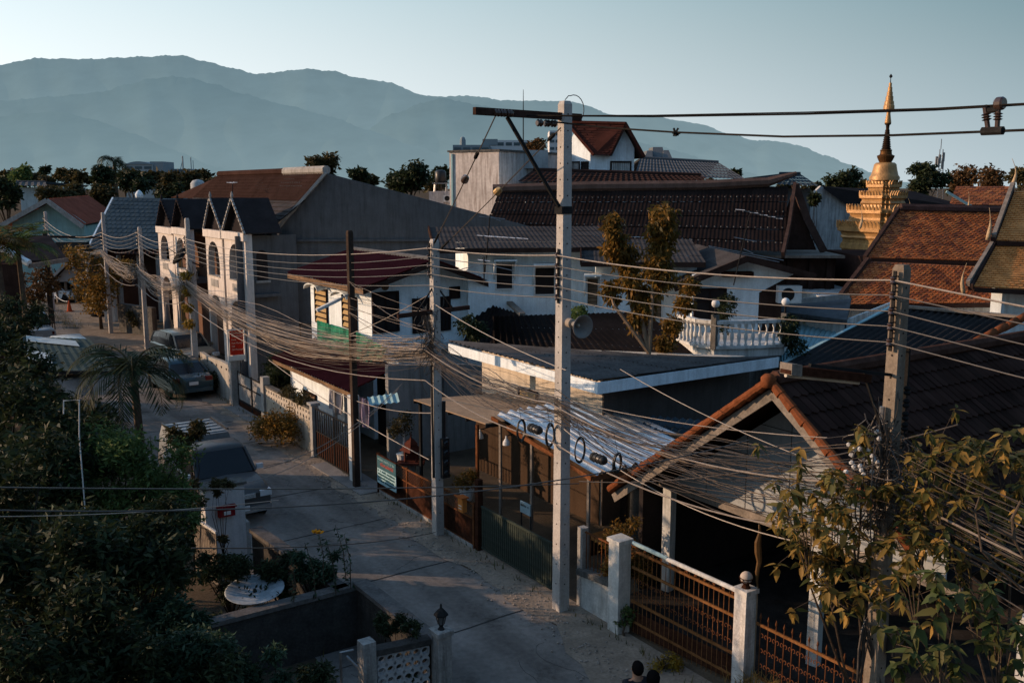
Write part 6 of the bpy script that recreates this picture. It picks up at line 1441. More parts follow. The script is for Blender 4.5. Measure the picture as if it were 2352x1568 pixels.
# blue-grey tiled house
BP = PlY(64, .06); b_ = BP.px
t = thing('house', 'house with big blue-grey tiled roof and white barge board left of the townhouse', 'house', BP.pt(b_(320,600)[0],0))
A, B, C, D = BP.pt(*b_(243,566),3.0), BP.pt(*b_(470,566),3.0), BP.pt(*b_(225,454),-3.0), BP.pt(*b_(470,460),-3.0)
r_ = tiles('roof', M('blue_grey_roof_tile', (.06,.085,.10), .65, .25, 1, .2), t, A, B, C, D, .3, .5, .045, .15)
mb = MB(); mb.bar(A+V((-.1,0,-.1)), C+V((-.1,0,-.1)), .1, .22); mb.build('barge_board', m_white, r_)
mb = MB(); mb.bar(A+V((-.15,0,-.2)), V((A.x-.15,A.y,2.5)), .2); mb.build('post', m_white2, t)
W_ = PY(262,600,62)
mb = MB(); mb.prism([V((A.x+.6,A.y+1,0)), V((B.x,A.y+1,0)), V((B.x,A.y+1,A.z-.1)), V((A.x+.6,A.y+1,A.z-.1))], V((0,9,0))); mb.build('wall', m_brownroof, t)
mb = MB(); mb.prism([C+V((-.0,0,-.2)), A+V((0,0,-.2)), V((C.x-1.6,C.y+3,A.z-.2))], V((.1,.1,0))); mb.build('gable', m_wood, t)
mb = MB(); corr(mb, PY(262,584,59), PY(372,585,59), PY(268,549,62), PY(372,550,62), .25, .04, 2, .04); mb.build('porch_roof', m_brownroof, t)
mb = MB()
for x in (272,318,362): p = PY(x,586,59.5); mb.bar(V((p.x,p.y,0)), p, .22)
mb.build('porch_post', m_conc, t)
mb = MB(); p, q = PY(262,640,60.5), PY(372,640,60.5); mb.prism([V((p.x,p.y,0)),V((q.x,q.y,0)),V((q.x,q.y,PY(0,585,60).z)),V((p.x,p.y,PY(0,585,60).z))], V((0,.2,0))); mb.build('porch_wall', m_wooddk, t)
t = thing('roof_ornament', 'small white round ornament sitting on the blue-grey roof ridge', 'ornament', PY(320,453,67))
mb = MB(); mb.lathe([(.1,-.2),(.25,0),(.28,.2),(.17,.38),(.05,.5)], PY(320,453,67), 12); mb.build('dome', m_white, t, True)
# porch gable with car
t = thing('carport', 'grey gabled carport roof over the white hatchback at the far left', 'carport', PY(160,640,70))
a, b, c = PY(122,648,69), PY(195,645,69), PY(160,606,69)
mb = MB(); mb.prism([a, b, c], V((0,.15,0))); mb.build('gable', M('pale_grey_board', (.28,.28,.28), .8, .2), t)
mb = MB(); slab(mb, a+V((-.5,-.4,-.15)), a+V((-.5,6,-.15)), c+V((0,-.4,.1)), c+V((0,6,.1)), .12); slab(mb, b+V((.5,-.4,-.15)), b+V((.5,6,-.15)), c+V((0,-.4,.1)), c+V((0,6,.1)), .12); mb.build('roof', m_dkroof, t)
mb = MB(); mb.bar(a+V((-.5,-.45,-.2)), c+V((0,-.45,.1)), .1, .2); mb.bar(b+V((.5,-.45,-.2)), c+V((0,-.45,.1)), .1, .2); mb.build('barge_board', m_conc, t)
for x in (130,150,172,192): mb = MB(); p = PY(x,647,69.3); mb.bar(V((p.x,p.y,0)), V((p.x,p.y,a.z)), .16); mb.build('post', m_woodgr, t)
mb = MB(); mb.prism([V((a.x-2,75,0)), V((b.x+1,75,0)), V((b.x+1,75,a.z)), V((a.x-2,75,a.z))], V((0,.2,0))); mb.build('back_wall', m_wooddk, t)
# far white house, offices
gableroof('far_house', 'small far white house with grey roof among the trees at the left edge', 'house', (33,426),(108,428),(38,418),(104,419), 120, 126, m_grey, plaster('far_pale_wall', (.40,.47,.48), .4), 2, .8)
def office(name, lab, x0, x1, y0, y1, Y, m, bands, dep=20, mw=None):
    pl = PlY(Y); a0, zt = pl.px(x0,y0); a1, zb = pl.px(x1,y1); t = thing(name, lab, 'building', pl.pt((a0+a1)/2,0))
    walls(t, [pl.pt(a0,0), pl.pt(a1,0), pl.pt(a1,zt), pl.pt(a0,zt)], -pl.n*dep, m)
    for k in range(bands):
        z = lerp(zb,zt,(k+.35)/bands); h = (zt-zb)/bands*.38
        mb = MB(); n = max(3,int((a1-a0)/3.4))
        for i in range(n): mb.ob(pl.pt(lerp(a0,a1,(i+.12)/n),z,.02), pl.u*(a1-a0)/n*.76, UP*h, pl.n*.1)
        mb.build('window_band', mw or m_glass, t)
    return t, pl, a0, a1, zt
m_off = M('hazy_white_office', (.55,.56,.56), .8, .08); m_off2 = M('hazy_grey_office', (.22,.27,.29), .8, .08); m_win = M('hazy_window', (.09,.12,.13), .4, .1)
office('hospital_block', 'white far multi-storey block with dark window bands behind the main pole', 1262, 1300, 300, 400, 420, m_off, 6, mw=m_win)
t, pl, a0, a1, zt = office('hospital_wing', 'long low far white block behind the weathered tower wall', 1122, 1215, 322, 400, 400, m_off, 4, mw=m_win)
t, pl, a0, a1, zt = office('far_offices', 'low grey far office roofs with small tanks above the weathered wall', 1040, 1125, 333, 400, 380, m_off2, 3, mw=m_win)
mb = MB(); mb.lathe([(1.2,0),(1.2,2),(.8,3),(.1,3.4)], pl.pt(pl.px(1062,333)[0],zt,-3), 10); mb.ob(pl.pt(pl.px(1108,333)[0],zt,-2), V((6,0,0)), V((0,4,0)), UP*2.4); mb.build('rooftop_tank', m_off2, t)
t, pl, a0, a1, zt = office('far_mall', 'pale far building with arched roof and stepped tower on the left skyline', 285, 352, 378, 410, 430, M('hazy_mall', (.34,.38,.39), .8, .08), 2, mw=m_win)
mb = MB(); n = 14; pts = [pl.pt(lerp(a0,a1,i/n), zt+1.4*math.sin(math.pi*i/n), .4) for i in range(n+1)]; mb.prism(pts, -pl.n*20); mb.build('arched_roof', m_off2, t)
mb = MB(); x0, x1 = pl.px(342,370)[0], pl.px(372,370)[0]; mb.ob(pl.pt(x0,0,-1), V((x1-x0,0,0)), V((0,14,0)), UP*pl.px(350,371)[1]); mb.build('tower', M('hazy_mall_tower', (.25,.285,.30), .8, .1), t)
t, pl, a0, a1, zt = office('far_tower_block', 'far grey block with rooftop masts at the right of the left skyline', 398, 436, 388, 412, 440, m_off2, 3, mw=m_win)
mb = MB(); p = pl.pt(pl.px(412,388)[0],zt,-5); mb.bar(p, p+UP*6, .5); mb.bar(p+V((-1.2,0,0)), p+UP*4, .25); p = pl.pt(pl.px(431,388)[0],zt,-5); mb.bar(p, p+UP*5.5, .3); mb.bar(p+V((1,0,0)), p+V((1,0,4)), .2); mb.build('mast', m_off2, t)
t = thing('radio_mast', 'thin lattice phone mast between the tall dark tree and the bare trees', 'mast', PY(2161,400,150))
p = PY(2161,430,150); q = PY(2161,343,150); mb = MB()
for dx, dy in ((-.4,-.4),(.4,-.4),(0,.5)): mb.tube([V((p.x+dx*1.6,150+dy*1.6,0)), V((q.x+dx*.6,150+dy*.6,q.z))], .07, 4)
for i in range(24): z = lerp(2,q.z-1,i/24); mb.bar(V((q.x-.6,150,z)), V((q.x+.6,150,z+.6)), .06)
mb.build('lattice', m_steel, t); mb = MB(); 
for k in range(5): mb.bx(V((q.x+.5*math.cos(k*1.3),150+.5*math.sin(k*1.3),q.z-1.2-.3*k)), .3, .3, 1.4)
mb.tube([V((q.x,150,q.z)), V((q.x,150,q.z+1.6))], .06, 4); mb.build('antenna', m_steel, t)
t = thing('radio_mast', 'tall thin whip mast rising above the weathered block near the crossarm', 'mast', PY(1202,340,75)); mb = MB(); p, q = PY(1202,345,75), PY(1202,206,75); mb.tube([p, lerp(p,q,.6), q], [.05,.045,.02], 5); mb.build('mast', m_blacks, t)
# ================================================================== left edge house, sheds
t = thing('dark_house', 'dark left-edge house with grey roof edge and pale hip tiles', 'house', PZ(20,780,0))
ze = PY(30,602,45).z
A = PY(-120,590,43); B = PY(157,622,46.5); C = PY(-90,556,50); D = PY(118,588,51)
B.z = A.z = ze+.05; C.z = D.z = ze+.95
mb = MB(); slab(mb, A, B, C, D, .1); mb.build('roof', m_dkroof, t)
P0, P1 = PY(-14,562,43.5), PY(66,606,43.2)
for i in range(5): mb = MB(); mb.tube([lerp(P0,P1,i/5)+UP*.02, lerp(P0,P1,(i+1.1)/5)+UP*.06], [.17,.155], 9); mb.build('hip_tile', m_white, t)
mb = MB(); mb.bar(P1-UP*.1, B-UP*.05, .1, .2); mb.build('fascia', m_woodgr, t)
q0, q1 = PY(-120,600,43.6), PY(50,600,44); q0.z = q1.z = 0
mb = MB(); mb.prism([q0, q1, q1+UP*ze, q0+UP*ze], V((-3.4,5,0))); mb.build('wall', m_wooddk, t)
t = thing('lean_to', 'low dark green ribbed sheet roof with pale translucent panels left of the lane', 'shed', S(23,-5.6))
zt = 2.8; P = [PZ(72,795,zt), PZ(278,842,zt-.1), PZ(60,765,zt+.15), PZ(205,772,zt+.1)]
P = [PZ(60,850,2.5), PZ(280,852,2.5), PZ(52,772,2.9), PZ(205,778,2.9)]
mb = MB(); corr(mb, *P, .28, .009, 1, 0, 4); mb.build('roof', m_greensheet, t)
mb = MB(); u = UP*.06; 
for u0,u1,v0,v1 in ((.05,.75,.80,.98),(.02,.3,.25,.55)): slab(mb, bil(*P,u0,v0)+u, bil(*P,u1,v0-.12)+u, bil(*P,u0,v1)+u, bil(*P,u1,v1-.12)+u, .01)
mb.build('translucent_panel', M('pale_translucent_sheet', (.36,.43,.45), .5, .2), t)
for p in (P[0],P[1],P[3]): q = p+(bil(*P,.5,.5)-p)*.06; mb = MB(); mb.bar(V((q.x,q.y,0)), q-UP*.05, .09); mb.build('post', m_woodgr, t)
mb = MB(); mb.bar(P[0]-UP*.06, P[1]-UP*.06, .05, .1); mb.build('fascia', m_dark, t)
t = thing('white_frame', 'thin white pipe frame standing in the dark garden beside the palm', 'frame', PZ(160,1000,0)); mb = MB()
p0, p1 = PZ(146,1003,.0), PZ(180,1000,.0); Y_ = p0.y; 
a, b, c, d = PY(146,950,16), PY(146,920,16), PY(182,918,16), PY(182,1000,16)
mb.tube([a,b,c,d,V((d.x,d.y,0))], .012, 5); mb.build('pipe', m_framew, t)
# ================================================================== front-left garden
m_gw = M('mossy_garden_wall', (.06,.056,.052), .95, .4, 2.5, .6, .6, dirt=(.03,.03,.026))
t = thing('boundary_wall', 'mossy concrete wall along the lane between white gate post and corner', 'wall', S(3,-4.5))
def wallrun(t, a, b, h, w, m, capm=None):
    a, b = V(a), V(b); d = (b-a).normalized(); n = V((-d.y,d.x,0))
    mb = MB(); mb.ob(a-n*w/2, b-a, n*w, UP*h); mb.build('panel', m, t)
    if capm: mb = MB(); mb.ob(a-n*(w/2+.05)-d*.02+UP*h, b-a+d*.04, n*(w+.1), UP*.08); mb.build('coping', capm, t)
m_cop = M('grey_coping', (.13,.122,.115), .9, .35, 3, .4, .4)
wallrun(t, S(4.9,-4.62), S(1.0,-4.32), 1.12, .18, m_gw, m_cop)
t = thing('boundary_wall', 'mossy lane-side wall running from the garden corner to the lantern pillar', 'wall', S(-.4,-3.9)); wallrun(t, S(1.0,-3.95), S(-1.75,-3.92), 1.16, .2, m_gw, m_cop)
t = thing('boundary_wall', 'dark cross wall with damp stains behind the round well cover', 'wall', S(.95,-6)); wallrun(t, S(1.02,-4.05), S(1.0,-9.5), 1.12, .16, m_gw, m_cop)
t = thing('lattice_wall', 'pale pierced concrete screen wall with rows of round holes at the bottom edge', 'wall', S(-1.85,-4.5))
LP = Pl(S(-1.86,-4.5), (S(-1.94,-4.0)-S(-1.77,-5.02)), V((.45,-.9,0))); LP.n = V((LP.u.y,-LP.u.x,0))
aR_ = (S(-1.93,-4.1)-LP.o).dot(LP.u); aL_ = (S(-1.77,-4.95)-LP.o).dot(LP.u); aR_, aL_ = max(aR_,aL_), min(aR_,aL_)
mb = MB(); nH = 6; cw = (aR_-aL_)/nH
for r in range(6):
    for i in range(nH):
        ac = aL_+cw*(i+.5); z0 = .12+r*.19
        for k in range(12):                                          # ring cell: square plate with a round hole
            g0, g1 = 2*math.pi*k/12, 2*math.pi*(k+1)/12
            def sqp(g): m_ = max(abs(math.cos(g)), abs(math.sin(g))); return (ac+cw*.5*math.cos(g)/m_, z0+.095+.095*math.sin(g)/m_)
            def cp(g): return (ac+.058*math.cos(g), z0+.095+.058*math.sin(g))
            mb.prism([LP.pt(*cp(g0)), LP.pt(*sqp(g0)), LP.pt(*sqp(g1)), LP.pt(*cp(g1))], -LP.n*.09)
mb.ob(LP.pt(aL_,0,0), LP.u*(aR_-aL_), UP*.12, -LP.n*.1); mb.build('screen', M('pale_vent_block', (.36,.36,.36), .9, .3, 4, .5, .4), t)
mb = MB(); mb.ob(LP.pt(aL_-.02,1.26,.04), LP.u*(aR_-aL_+.04), UP*.1, -LP.n*.2); mb.build('coping', m_gw, t)
pillar('mossy square pillar topped by the black lantern at the lane edge', -2.0, -3.92, .24, 1.42, M('streaked_pillar', (.30,.29,.27), .95, .35, 3, .9, .5, dirt=(.05,.045,.04)), .06, 'lantern_pillar', 'pillar')
pillar('stained square post left of the pierced screen wall', -1.72, -5.1, .22, 1.52, M('streaked_pillar', (.3,.29,.27)), 0, 'wall_post', 'post')
t = thing('lantern', 'black carriage lantern with pitched cap on the mossy lane pillar', 'lantern', S(-2.0,-3.92,1.5)); c = S(-2.0,-3.92,1.5)
mb = MB(); mb.lathe([(.06,0),(.03,.05),(.05,.09)], c, 8); mb.build('base', m_blacks, t); mb = MB(); mb.lathe([(.05,.09),(.085,.24)], c, 6); mb.build('glass', M('smoky_glass', (.10,.10,.10), .15, .2, spec=.6), t)
mb = MB()
for k in range(6): g = k*math.pi/3; mb.bar(c+V((.05*math.cos(g),.05*math.sin(g),.09)), c+V((.088*math.cos(g),.088*math.sin(g),.25)), .012)
mb.lathe([(.12,.24),(.115,.265),(.05,.34),(.02,.36),(.015,.42),(.002,.44)], c, 6); mb.build('cap', m_blacks, t)
t = thing('handrail', 'grey pipe handrail sloping down beside the pierced screen wall', 'handrail', S(-2,-5.3)); mb = MB(); a, b, c, d = PZ(782,1497,1.2), PZ(812,1492,1.2), PZ(796,1506,1.15), PZ(870,1580,.75)
mb.tube([V((a.x,a.y,.3)),a,b], .022, 6); mb.tube([c,d,V((d.x,d.y,0))], .024, 6); mb.build('pipe', m_steel, t)
# white gate post wall with letter box and spiked gate
t = thing('gate_wall', 'white gate wall with dark coping carrying the red letter box', 'wall', S(6.2,-5)); pl = PlS(6.2)
a0, a1 = pl.px(470,1150)[0], pl.px(562,1150)[0]; zt = pl.px(515,1118)[1]
mb = MB(); mb.ob(pl.pt(a0,0), pl.u*(a1-a0), UP*zt, -pl.n*.35); mb.build('panel', plaster('pale_gate_wall', (.50,.49,.48), .4), t); mb = MB(); mb.ob(pl.pt(a0-.05,zt,.05), pl.u*(a1-a0+.1), UP*.06, -pl.n*.45); mb.build('coping', m_concd, t)
a2 = pl.px(575,1210)[0]; mb = MB(); mb.ob(pl.pt(a1,0,-.02), pl.u*(a2-a1), UP*pl.px(565,1200)[1], -pl.n*.3); mb.build('pier', m_conc, t)
t = thing('letter_box', 'red letter box with white label on the white gate wall', 'letter box', pl.pt(*pl.px(517,1170),.1)); x0, z0 = pl.px(500,1186); x1, z1 = pl.px(536,1158)
mb = MB(); mb.ob(pl.pt(x0,z0,.0), pl.u*(x1-x0), UP*(z1-z0), pl.n*.12); mb.build('case', M('dark_red_paint', (.22,.015,.02), .5, .2, 4), t)
mb = MB(); mb.ob(pl.pt(lerp(x0,x1,.3),lerp(z0,z1,.2),.122), pl.u*(x1-x0)*.42, UP*(z1-z0)*.4, pl.n*.004); mb.build('label_plate', m_framew, t); mb = MB(); mb.ob(pl.pt(x0-.03,z1,-.0), pl.u*(x1-x0+.06), UP*.03, pl.n*.17); mb.build('lid', M('dark_red_paint', (.22,.015,.02)), t)
t = thing('board_gate', 'pale boarded gate with a spiked white rail left of the garden path', 'gate', S(5.3,-5.5)); g0, g1 = PS(478,1190,6.0), PS(538,1238,4.9); 
g0 = S(6.1,-5.65,1.32); g1 = S(4.95,-5.45,1.25)
mb = MB(); mb.bar(g0, g1, .05); mb.build('rail', m_framew, t); b0 = None
for i in range(14):
    f = (i+.5)/14; p = lerp(g0,g1,f)
    mb = MB(); mb.tube([p, p+UP*.14], [.009,.002], 4); mb.build('spike', m_framew, t)
    mb = MB(); mb.bx(V((p.x,p.y,.65)), .065, .02, 1.2, ((g1-g0).normalized(), EN, UP)); mb.build('board', m_woodgr, t)
c = S(1.62,-5.75,1.28); t = thing('satellite_dish', 'pale old satellite dish lying face up over the dark cross wall, strewn with leaves', 'satellite dish', S(1.7,-5.75,0)); ax = V((.05,-.12,1)).normalized()
mb = MB(); mb.lathe([(.02,-.09),(.2,-.085),(.36,-.05),(.52,.01),(.53,.02),(.51,.022),(.35,-.015),(.2,-.035),(.02,-.04)], c, 30, ax); mb.build('dish', M('pale_dish_paint', (.36,.40,.42), .7, .3, 3, .4), t, True)
mb = MB(); mb.tube([V((c.x,c.y,0)), c-UP*.14], .04, 8); mb.build('mast', m_steel, t)
mb = MB(); mb.lathe([(.03,-.05),(.04,-.02),(.02,.03)], c, 8); mb.build('feed_horn', m_blackpl, t)
v, f = leafmesh([list(c+V((random.gauss(0,.24),random.gauss(0,.2),.0))) for _ in range(45)], .08, .5, 0); npbuild('leaf_litter', v, f, m_leafdk, t)
t = thing('paving_slab', 'pale broken paving slab glimpsed under dark leaves at lower left', 'slab', PZ(165,1385,0)); p = [PZ(x,y,.05) for x,y in ((105,1400),(160,1425),(225,1370),(190,1335),(130,1360))]; mb = MB(); mb.prism(p, -UP*.05); mb.build('stone', m_conc, t)
# ================================================================== vegetation
rt = random.Random(21)
def bush(name, lab, base, R, h, n, size, m, group=None, cat='shrub', asp=.4, nc=7, mb_=None):
    b = V(base); cl = []
    for i in range(nc):
        g = rt.uniform(0,6.28); d = R*math.sqrt(rt.random())*.75
        cl.append((b+V((d*math.cos(g), d*math.sin(g), h*rt.uniform(.3,.8))), R*rt.uniform(.35,.6)))
    return tree(name, lab, cat, b, cl, n, size, m, mb_ or m_bark, .03, group, asp, .3, .3, 1.0, 'leaves')
# near-left garden: dark mass of separate trees and shrubs
def at3(px, py, Y): return PY(px, py, Y)
def gtree(lab, px, py, Y, H, R, n, size, m, name='garden_tree', nc=9, group='trees and shrubs in the dark left garden', zs=.8):
    """crown centre seen at px,py; trunk to the ground"""
    c = PY(px,py,Y); cl = rclumps(c, R, nc, R*.5, rt, zs)
    for k in range(int(nc*.9)):
        g = rt.uniform(0,6.28); d = R*rt.uniform(.1,.8); cl.append((V((c.x+d*math.cos(g), c.y+d*math.sin(g), rt.uniform(.15, max(.3,c.z)))), R*rt.uniform(.3,.5)))
    return tree(name, lab, 'tree', V((c.x,c.y,0)), cl, int(n*1.5), size, m, M('dark_garden_bark', (.03,.024,.02), .9, .4), .012+R*.03, group, .32, .25, .25)
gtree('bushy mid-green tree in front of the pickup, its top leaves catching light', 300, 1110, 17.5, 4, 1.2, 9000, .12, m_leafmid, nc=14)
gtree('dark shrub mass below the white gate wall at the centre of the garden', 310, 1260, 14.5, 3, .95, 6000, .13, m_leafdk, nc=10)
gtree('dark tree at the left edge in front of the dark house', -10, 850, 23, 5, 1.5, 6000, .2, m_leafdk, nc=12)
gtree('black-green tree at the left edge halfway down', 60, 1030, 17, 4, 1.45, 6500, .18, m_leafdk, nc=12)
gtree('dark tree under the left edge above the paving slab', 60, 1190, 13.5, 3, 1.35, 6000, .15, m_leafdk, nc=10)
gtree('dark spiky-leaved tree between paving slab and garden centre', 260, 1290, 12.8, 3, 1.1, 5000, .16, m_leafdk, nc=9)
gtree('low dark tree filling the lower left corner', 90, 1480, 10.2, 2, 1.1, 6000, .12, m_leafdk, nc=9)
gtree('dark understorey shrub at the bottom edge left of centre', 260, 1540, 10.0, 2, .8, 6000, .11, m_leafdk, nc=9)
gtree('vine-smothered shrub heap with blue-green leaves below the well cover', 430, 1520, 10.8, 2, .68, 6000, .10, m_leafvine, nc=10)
gtree('creeper-covered mound left of the well cover', 400, 1410, 12.2, 2, .55, 4500, .10, m_leafvine, nc=8)
gtree('small dark-red leaved tree beside the pickup canopy', 428, 985, 19.5, 3, .42, 2000, .11, m_leafolive, nc=7)
gtree('shrub with yellowing tips just over the white gate wall', 505, 1112, 18.6, 2, .22, 1000, .09, m_leafolive, nc=5)
gtree('ivy mound before the dark cross wall at the bottom edge', 600, 1530, 11.2, 1, .45, 4500, .085, m_leafvine, nc=8)
gtree('black-green shrub at the bottom edge left of the ivy mound', 480, 1590, 10.3, 1, .6, 4500, .1, m_leafdk, nc=8)
gtree('dark shrub in the gap under the white gate wall', 520, 1310, 16.3, 1, .5, 3500, .1, m_leafdk, nc=8)
gtree('dark weeds beside the pierced screen wall at the bottom edge', 720, 1560, 11.6, 1, .3, 2500, .085, m_leafdk, nc=7)

gtree('dark leafy shrub in front of the white gate wall', 408, 1205, 16.5, 2, .40, 2300, .10, m_leafmid, nc=6)
gtree('broad dark shrub inside the garden wall below the gate', 640, 1300, 16.6, 2, .42, 3200, .11, m_leafdk, nc=8)
gtree('leafy shrub with upright shoots behind the garden wall corner', 725, 1295, 16.7, 2, .40, 3000, .09, m_leafvine, nc=8)
gtree('small weedy bush between lane wall and screen wall', 900, 1436, 14.4, 1, .24, 1800, .07, m_leafdk, nc=6)
gtree('weeds behind the pierced screen wall', 945, 1450, 14.0, 1, .18, 1000, .06, m_leafdk, nc=5)
gtree('dark trees behind the green sheet roof at the lane bend', 20, 740, 36, 4, 1.4, 4500, .2, m_leafdk, nc=9)
gtree('dark shrub row under the green sheet roof', 170, 960, 21, 2, 1.0, 4500, .16, m_leafdk, nc=9)
gtree('dark shrub beside the palm trunk', 250, 1010, 18.5, 2, .9, 3000, .14, m_leafdk, nc=8)
# upright shoots with orange flowers, yellow-lit top shoot
def shoots(lab, spots, m, ls=.10, name='shoot_plant', flower=None):
    b = V((spots[0][0].x, spots[0][0].y, 0)); t = thing(name, lab, 'plant', b); mb = MB(); P = []
    for tip, base in spots:
        mid = lerp(base,tip,.5)+V((.05,0,.02)); mb.tube([base,mid,tip], [.012,.009,.004], 4)
        for k in range(26): f = k/26; q = lerp(lerp(base,mid,f),lerp(mid,tip,f),f); P += [list(q+V((rt.gauss(0,.02),rt.gauss(0,.02),0)))]*2
    mb.build('stem', m_bark, t); v, f = leafmesh(P, ls, .4, .2); npbuild('leaves', v, f, m, t)
    if flower:
        mf = M('orange_petal', (.62,.25,.02), .6, .2)
        mb = MB()
        for c in flower:
            for k in range(7): g = k*.9; d = V((math.cos(g),math.sin(g)*.8,.5)).normalized(); s_ = d.orthogonal().normalized()*.03; mb.poly([c, c+d*.05+s_, c+d*.1, c+d*.05-s_])
        mb.build('flower', mf, t)
    return t
def tb(x, y, Y, z0=0): p = PY(x,y,Y); return (p, V((p.x+rt.uniform(-.15,.15), p.y+.1, max(0,p.z-1.1))))
shoots('upright leafy shoots with two orange flowers above the garden wall', [tb(730,1212,16),tb(770,1205,16.2),(tb(790,1225,16.1)),tb(700,1245,15.8),tb(748,1235,15.9),tb(665,1260,15.6)], m_leafvine, .085, 'flowering_shrub', [PY(726,1223,15.95), PY(734,1224,15.95)])
shoots('yellow-green shoots for the sunlit top of the mid-green tree', [tb(322,975,17.6),tb(345,1000,17.5),tb(300,1010,17.4),tb(410,1010,17.6),tb(265,1000,17.3)], m_leafbrt, .11)  # sunlight on the tree top put into a brighter leaf green
# palms
def palm(name, lab, c, base, nf, L, m, droop=.9, up=.6, tr=.12, lw=.16, group=None, crown_r=None):
    c = V(c); t = thing(name, lab, 'palm', base, group); mb = MB(); b = V(base)
    mb.tube([b-UP*.1, lerp(b,c,.5)+V((.06,.05,0)), c], [tr*1.2, tr, tr*.8], 8); mb.build('trunk', m_bark, t)
    vs = []; fs = []; st = MB()
    for i in range(nf):
        g = i*2.4+rt.uniform(-.2,.2); e = rt.uniform(-.1,up+.5); dh = V((math.cos(g),math.sin(g),0)); p = V(c); pts = [V(p)]; ang_ = e
        for k in range(12):
            p = p + (dh*math.cos(ang_)+UP*math.sin(ang_))*L/12; ang_ -= droop/12*(1.2+k*.08); pts.append(V(p))
        st.tube(pts, [.022*(1-k/14) for k in range(13)], 4)
        side = dh.cross(UP)
        for k in range(1,13):
            for sub in (0,.5):
                q = lerp(pts[k-1],pts[k],sub+.01) if k else pts[0]; tn_ = (pts[k]-pts[k-1]).normalized(); ll = L*.34*math.sin(math.pi*min(1,(k+sub)/13*.9+.12))+.05
                for sg in (-1,1):
                    d = (side*sg*.75+tn_*.6-UP*rt.uniform(.15,.5)).normalized(); w = tn_*lw*.13; o = len(vs); vs += [q-w, q+d*ll*.5-w*.9+UP*.01, q+d*ll, q+d*ll*.5+w*.9+UP*.01]; fs.append((o,o+1,o+2,o+3))
    st.build('frond_rib', m_leafolive, t)['kind'] = 'stuff'; npbuild('fronds', [tuple(v) for v in vs], fs, m, t); return t
c = PY(305,850,21); palm('palm', 'feathery dark palm beside the lane in front of the blue sedan', c, V((c.x,c.y,0)), 18, 1.8, m_leafdk, 1.5, .7, .10, .2)
c = PY(40,565,41); palm('palm', 'bushy palm behind the dark left-edge house roof', c, V((c.x,c.y,0)), 16, 2.0, m_leafmid, 1.0, .9, .12, .25)
c = PY(-8,560,40); palm('palm', 'sunlit palm tuft at the very left edge above the pale hip tiles', c, V((c.x,c.y,0)), 14, 1.9, m_leafaut, 1.0, .9, .12, .25)
c = PY(262,370,150); palm('palm', 'tall palm standing clear of the left skyline trees', c, V((c.x,c.y,0)), 14, 4.2, m_leafdk, 2.2, .6, .3, .6)
c = PY(242,388,150); palm('palm', 'shorter palm just left of the tall skyline palm', c, V((c.x,c.y,0)), 12, 3.6, m_leafdk, 2.2, .6, .28, .6)
# bronze shrub and roadside plants on the right
def bsh(lab, px, py, n_, R, h, n, size, m, name='shrub', nc=9): p = PN(px,py,n_); return bush(name, lab, V((p.x,p.y,0)), R, h, n, size, m, None, 'shrub', .42, nc)
for lab, s, n_, R, h, nn, sz, m in (
    ('large bronze-leaved shrub spilling onto the lane in front of the vent-block wall', 15.2, -.25, 1.15, 1.35, 6000, .10, m_leafaut),
    ('yellow-leaved shrub by the lit garden wall left of the banner pier', 26.3, -.35, .7, 1.5, 2600, .16, m_leafyel),
    ('dark green shrub at the foot of the lit garden wall', 24.4, -.25, .8, 1.0, 2600, .13, m_leafdk),
    ('dark green tree-like shrub right of the red banner', 21.0, 1.6, 1.0, 2.6, 4200, .13, m_leafdk),
    ('climbing shrub over the gate right of the banner', 19.0, 1.2, .8, 2.2, 2500, .12, m_leafdk),
    ('bougainvillea-like shrub with amber leaves behind the low barred wall', -.85, .95, .62, 2.05, 2600, .085, m_leafaut),
    ('smaller amber shrub under the terracotta verge corner', -.3, 1.3, .5, 2.2, 1500, .08, m_leafaut),
    ('leafy weed at the foot of the whitewashed gate pillar', -1.62, .35, .2, .75, 260, .09, m_leafmid),
    ('dry weeds at the foot of the sliding gate', -3.0, .1, .34, .22, 700, .07, m_leafyel),
    ('creeper and weeds beside the planter wall at the lane bend', 43.2, 1.5, .9, 1.6, 2200, .16, m_leafolive),
    ('dark bush growing on the concrete balcony foot', 1.6, 6.4, .5, 0, 10, .1, m_leafdk)):
    if nn > 50: bush('shrub', lab, S(s,n_), R, h, nn, sz, m, None, 'shrub', .42, 9)
def hang(lab, pts, n, size, m, name='climber', r=.25):
    t = thing(name, lab, 'climber', pts[0]); mb = MB(); mb.tube(pts, .012, 4); mb.build('stem', m_bark, t); v, f = leafmesh(clump_pts([(p, r) for p in pts], n), size, .45, .5); npbuild('leaves', v, f, m, t); return t
hang('orange creeper hanging down the townhouse pole', [S(26.6,-.05,z) for z in (4.8,4.1,3.4,2.7)], 900, .13, m_leafyel, r=.28)
hang('variegated climber trailing down the white wall above the balcony', [PY(1672,690,29.2), PY(1665,715,29), PY(1655,745,28.7)], 1500, .09, m_leafdk, r=.38)
hang('dark clipped bush at the right end of the balcony', [PY(1812,742,27.1), PY(1812,768,27.1), PY(1830,795,27.1)], 1300, .11, m_leafdk, 'bush', .36)
hang('potted bush on the ledge right of the red-roofed house', [PY(1075,745,28), PY(1090,760,28)], 1100, .12, m_leafdk, 'bush', .42)
hang('small plant on the shed roof beside the main pole', [PY(1332,715,27.5)], 260, .13, m_leafmid, 'bush', .3)
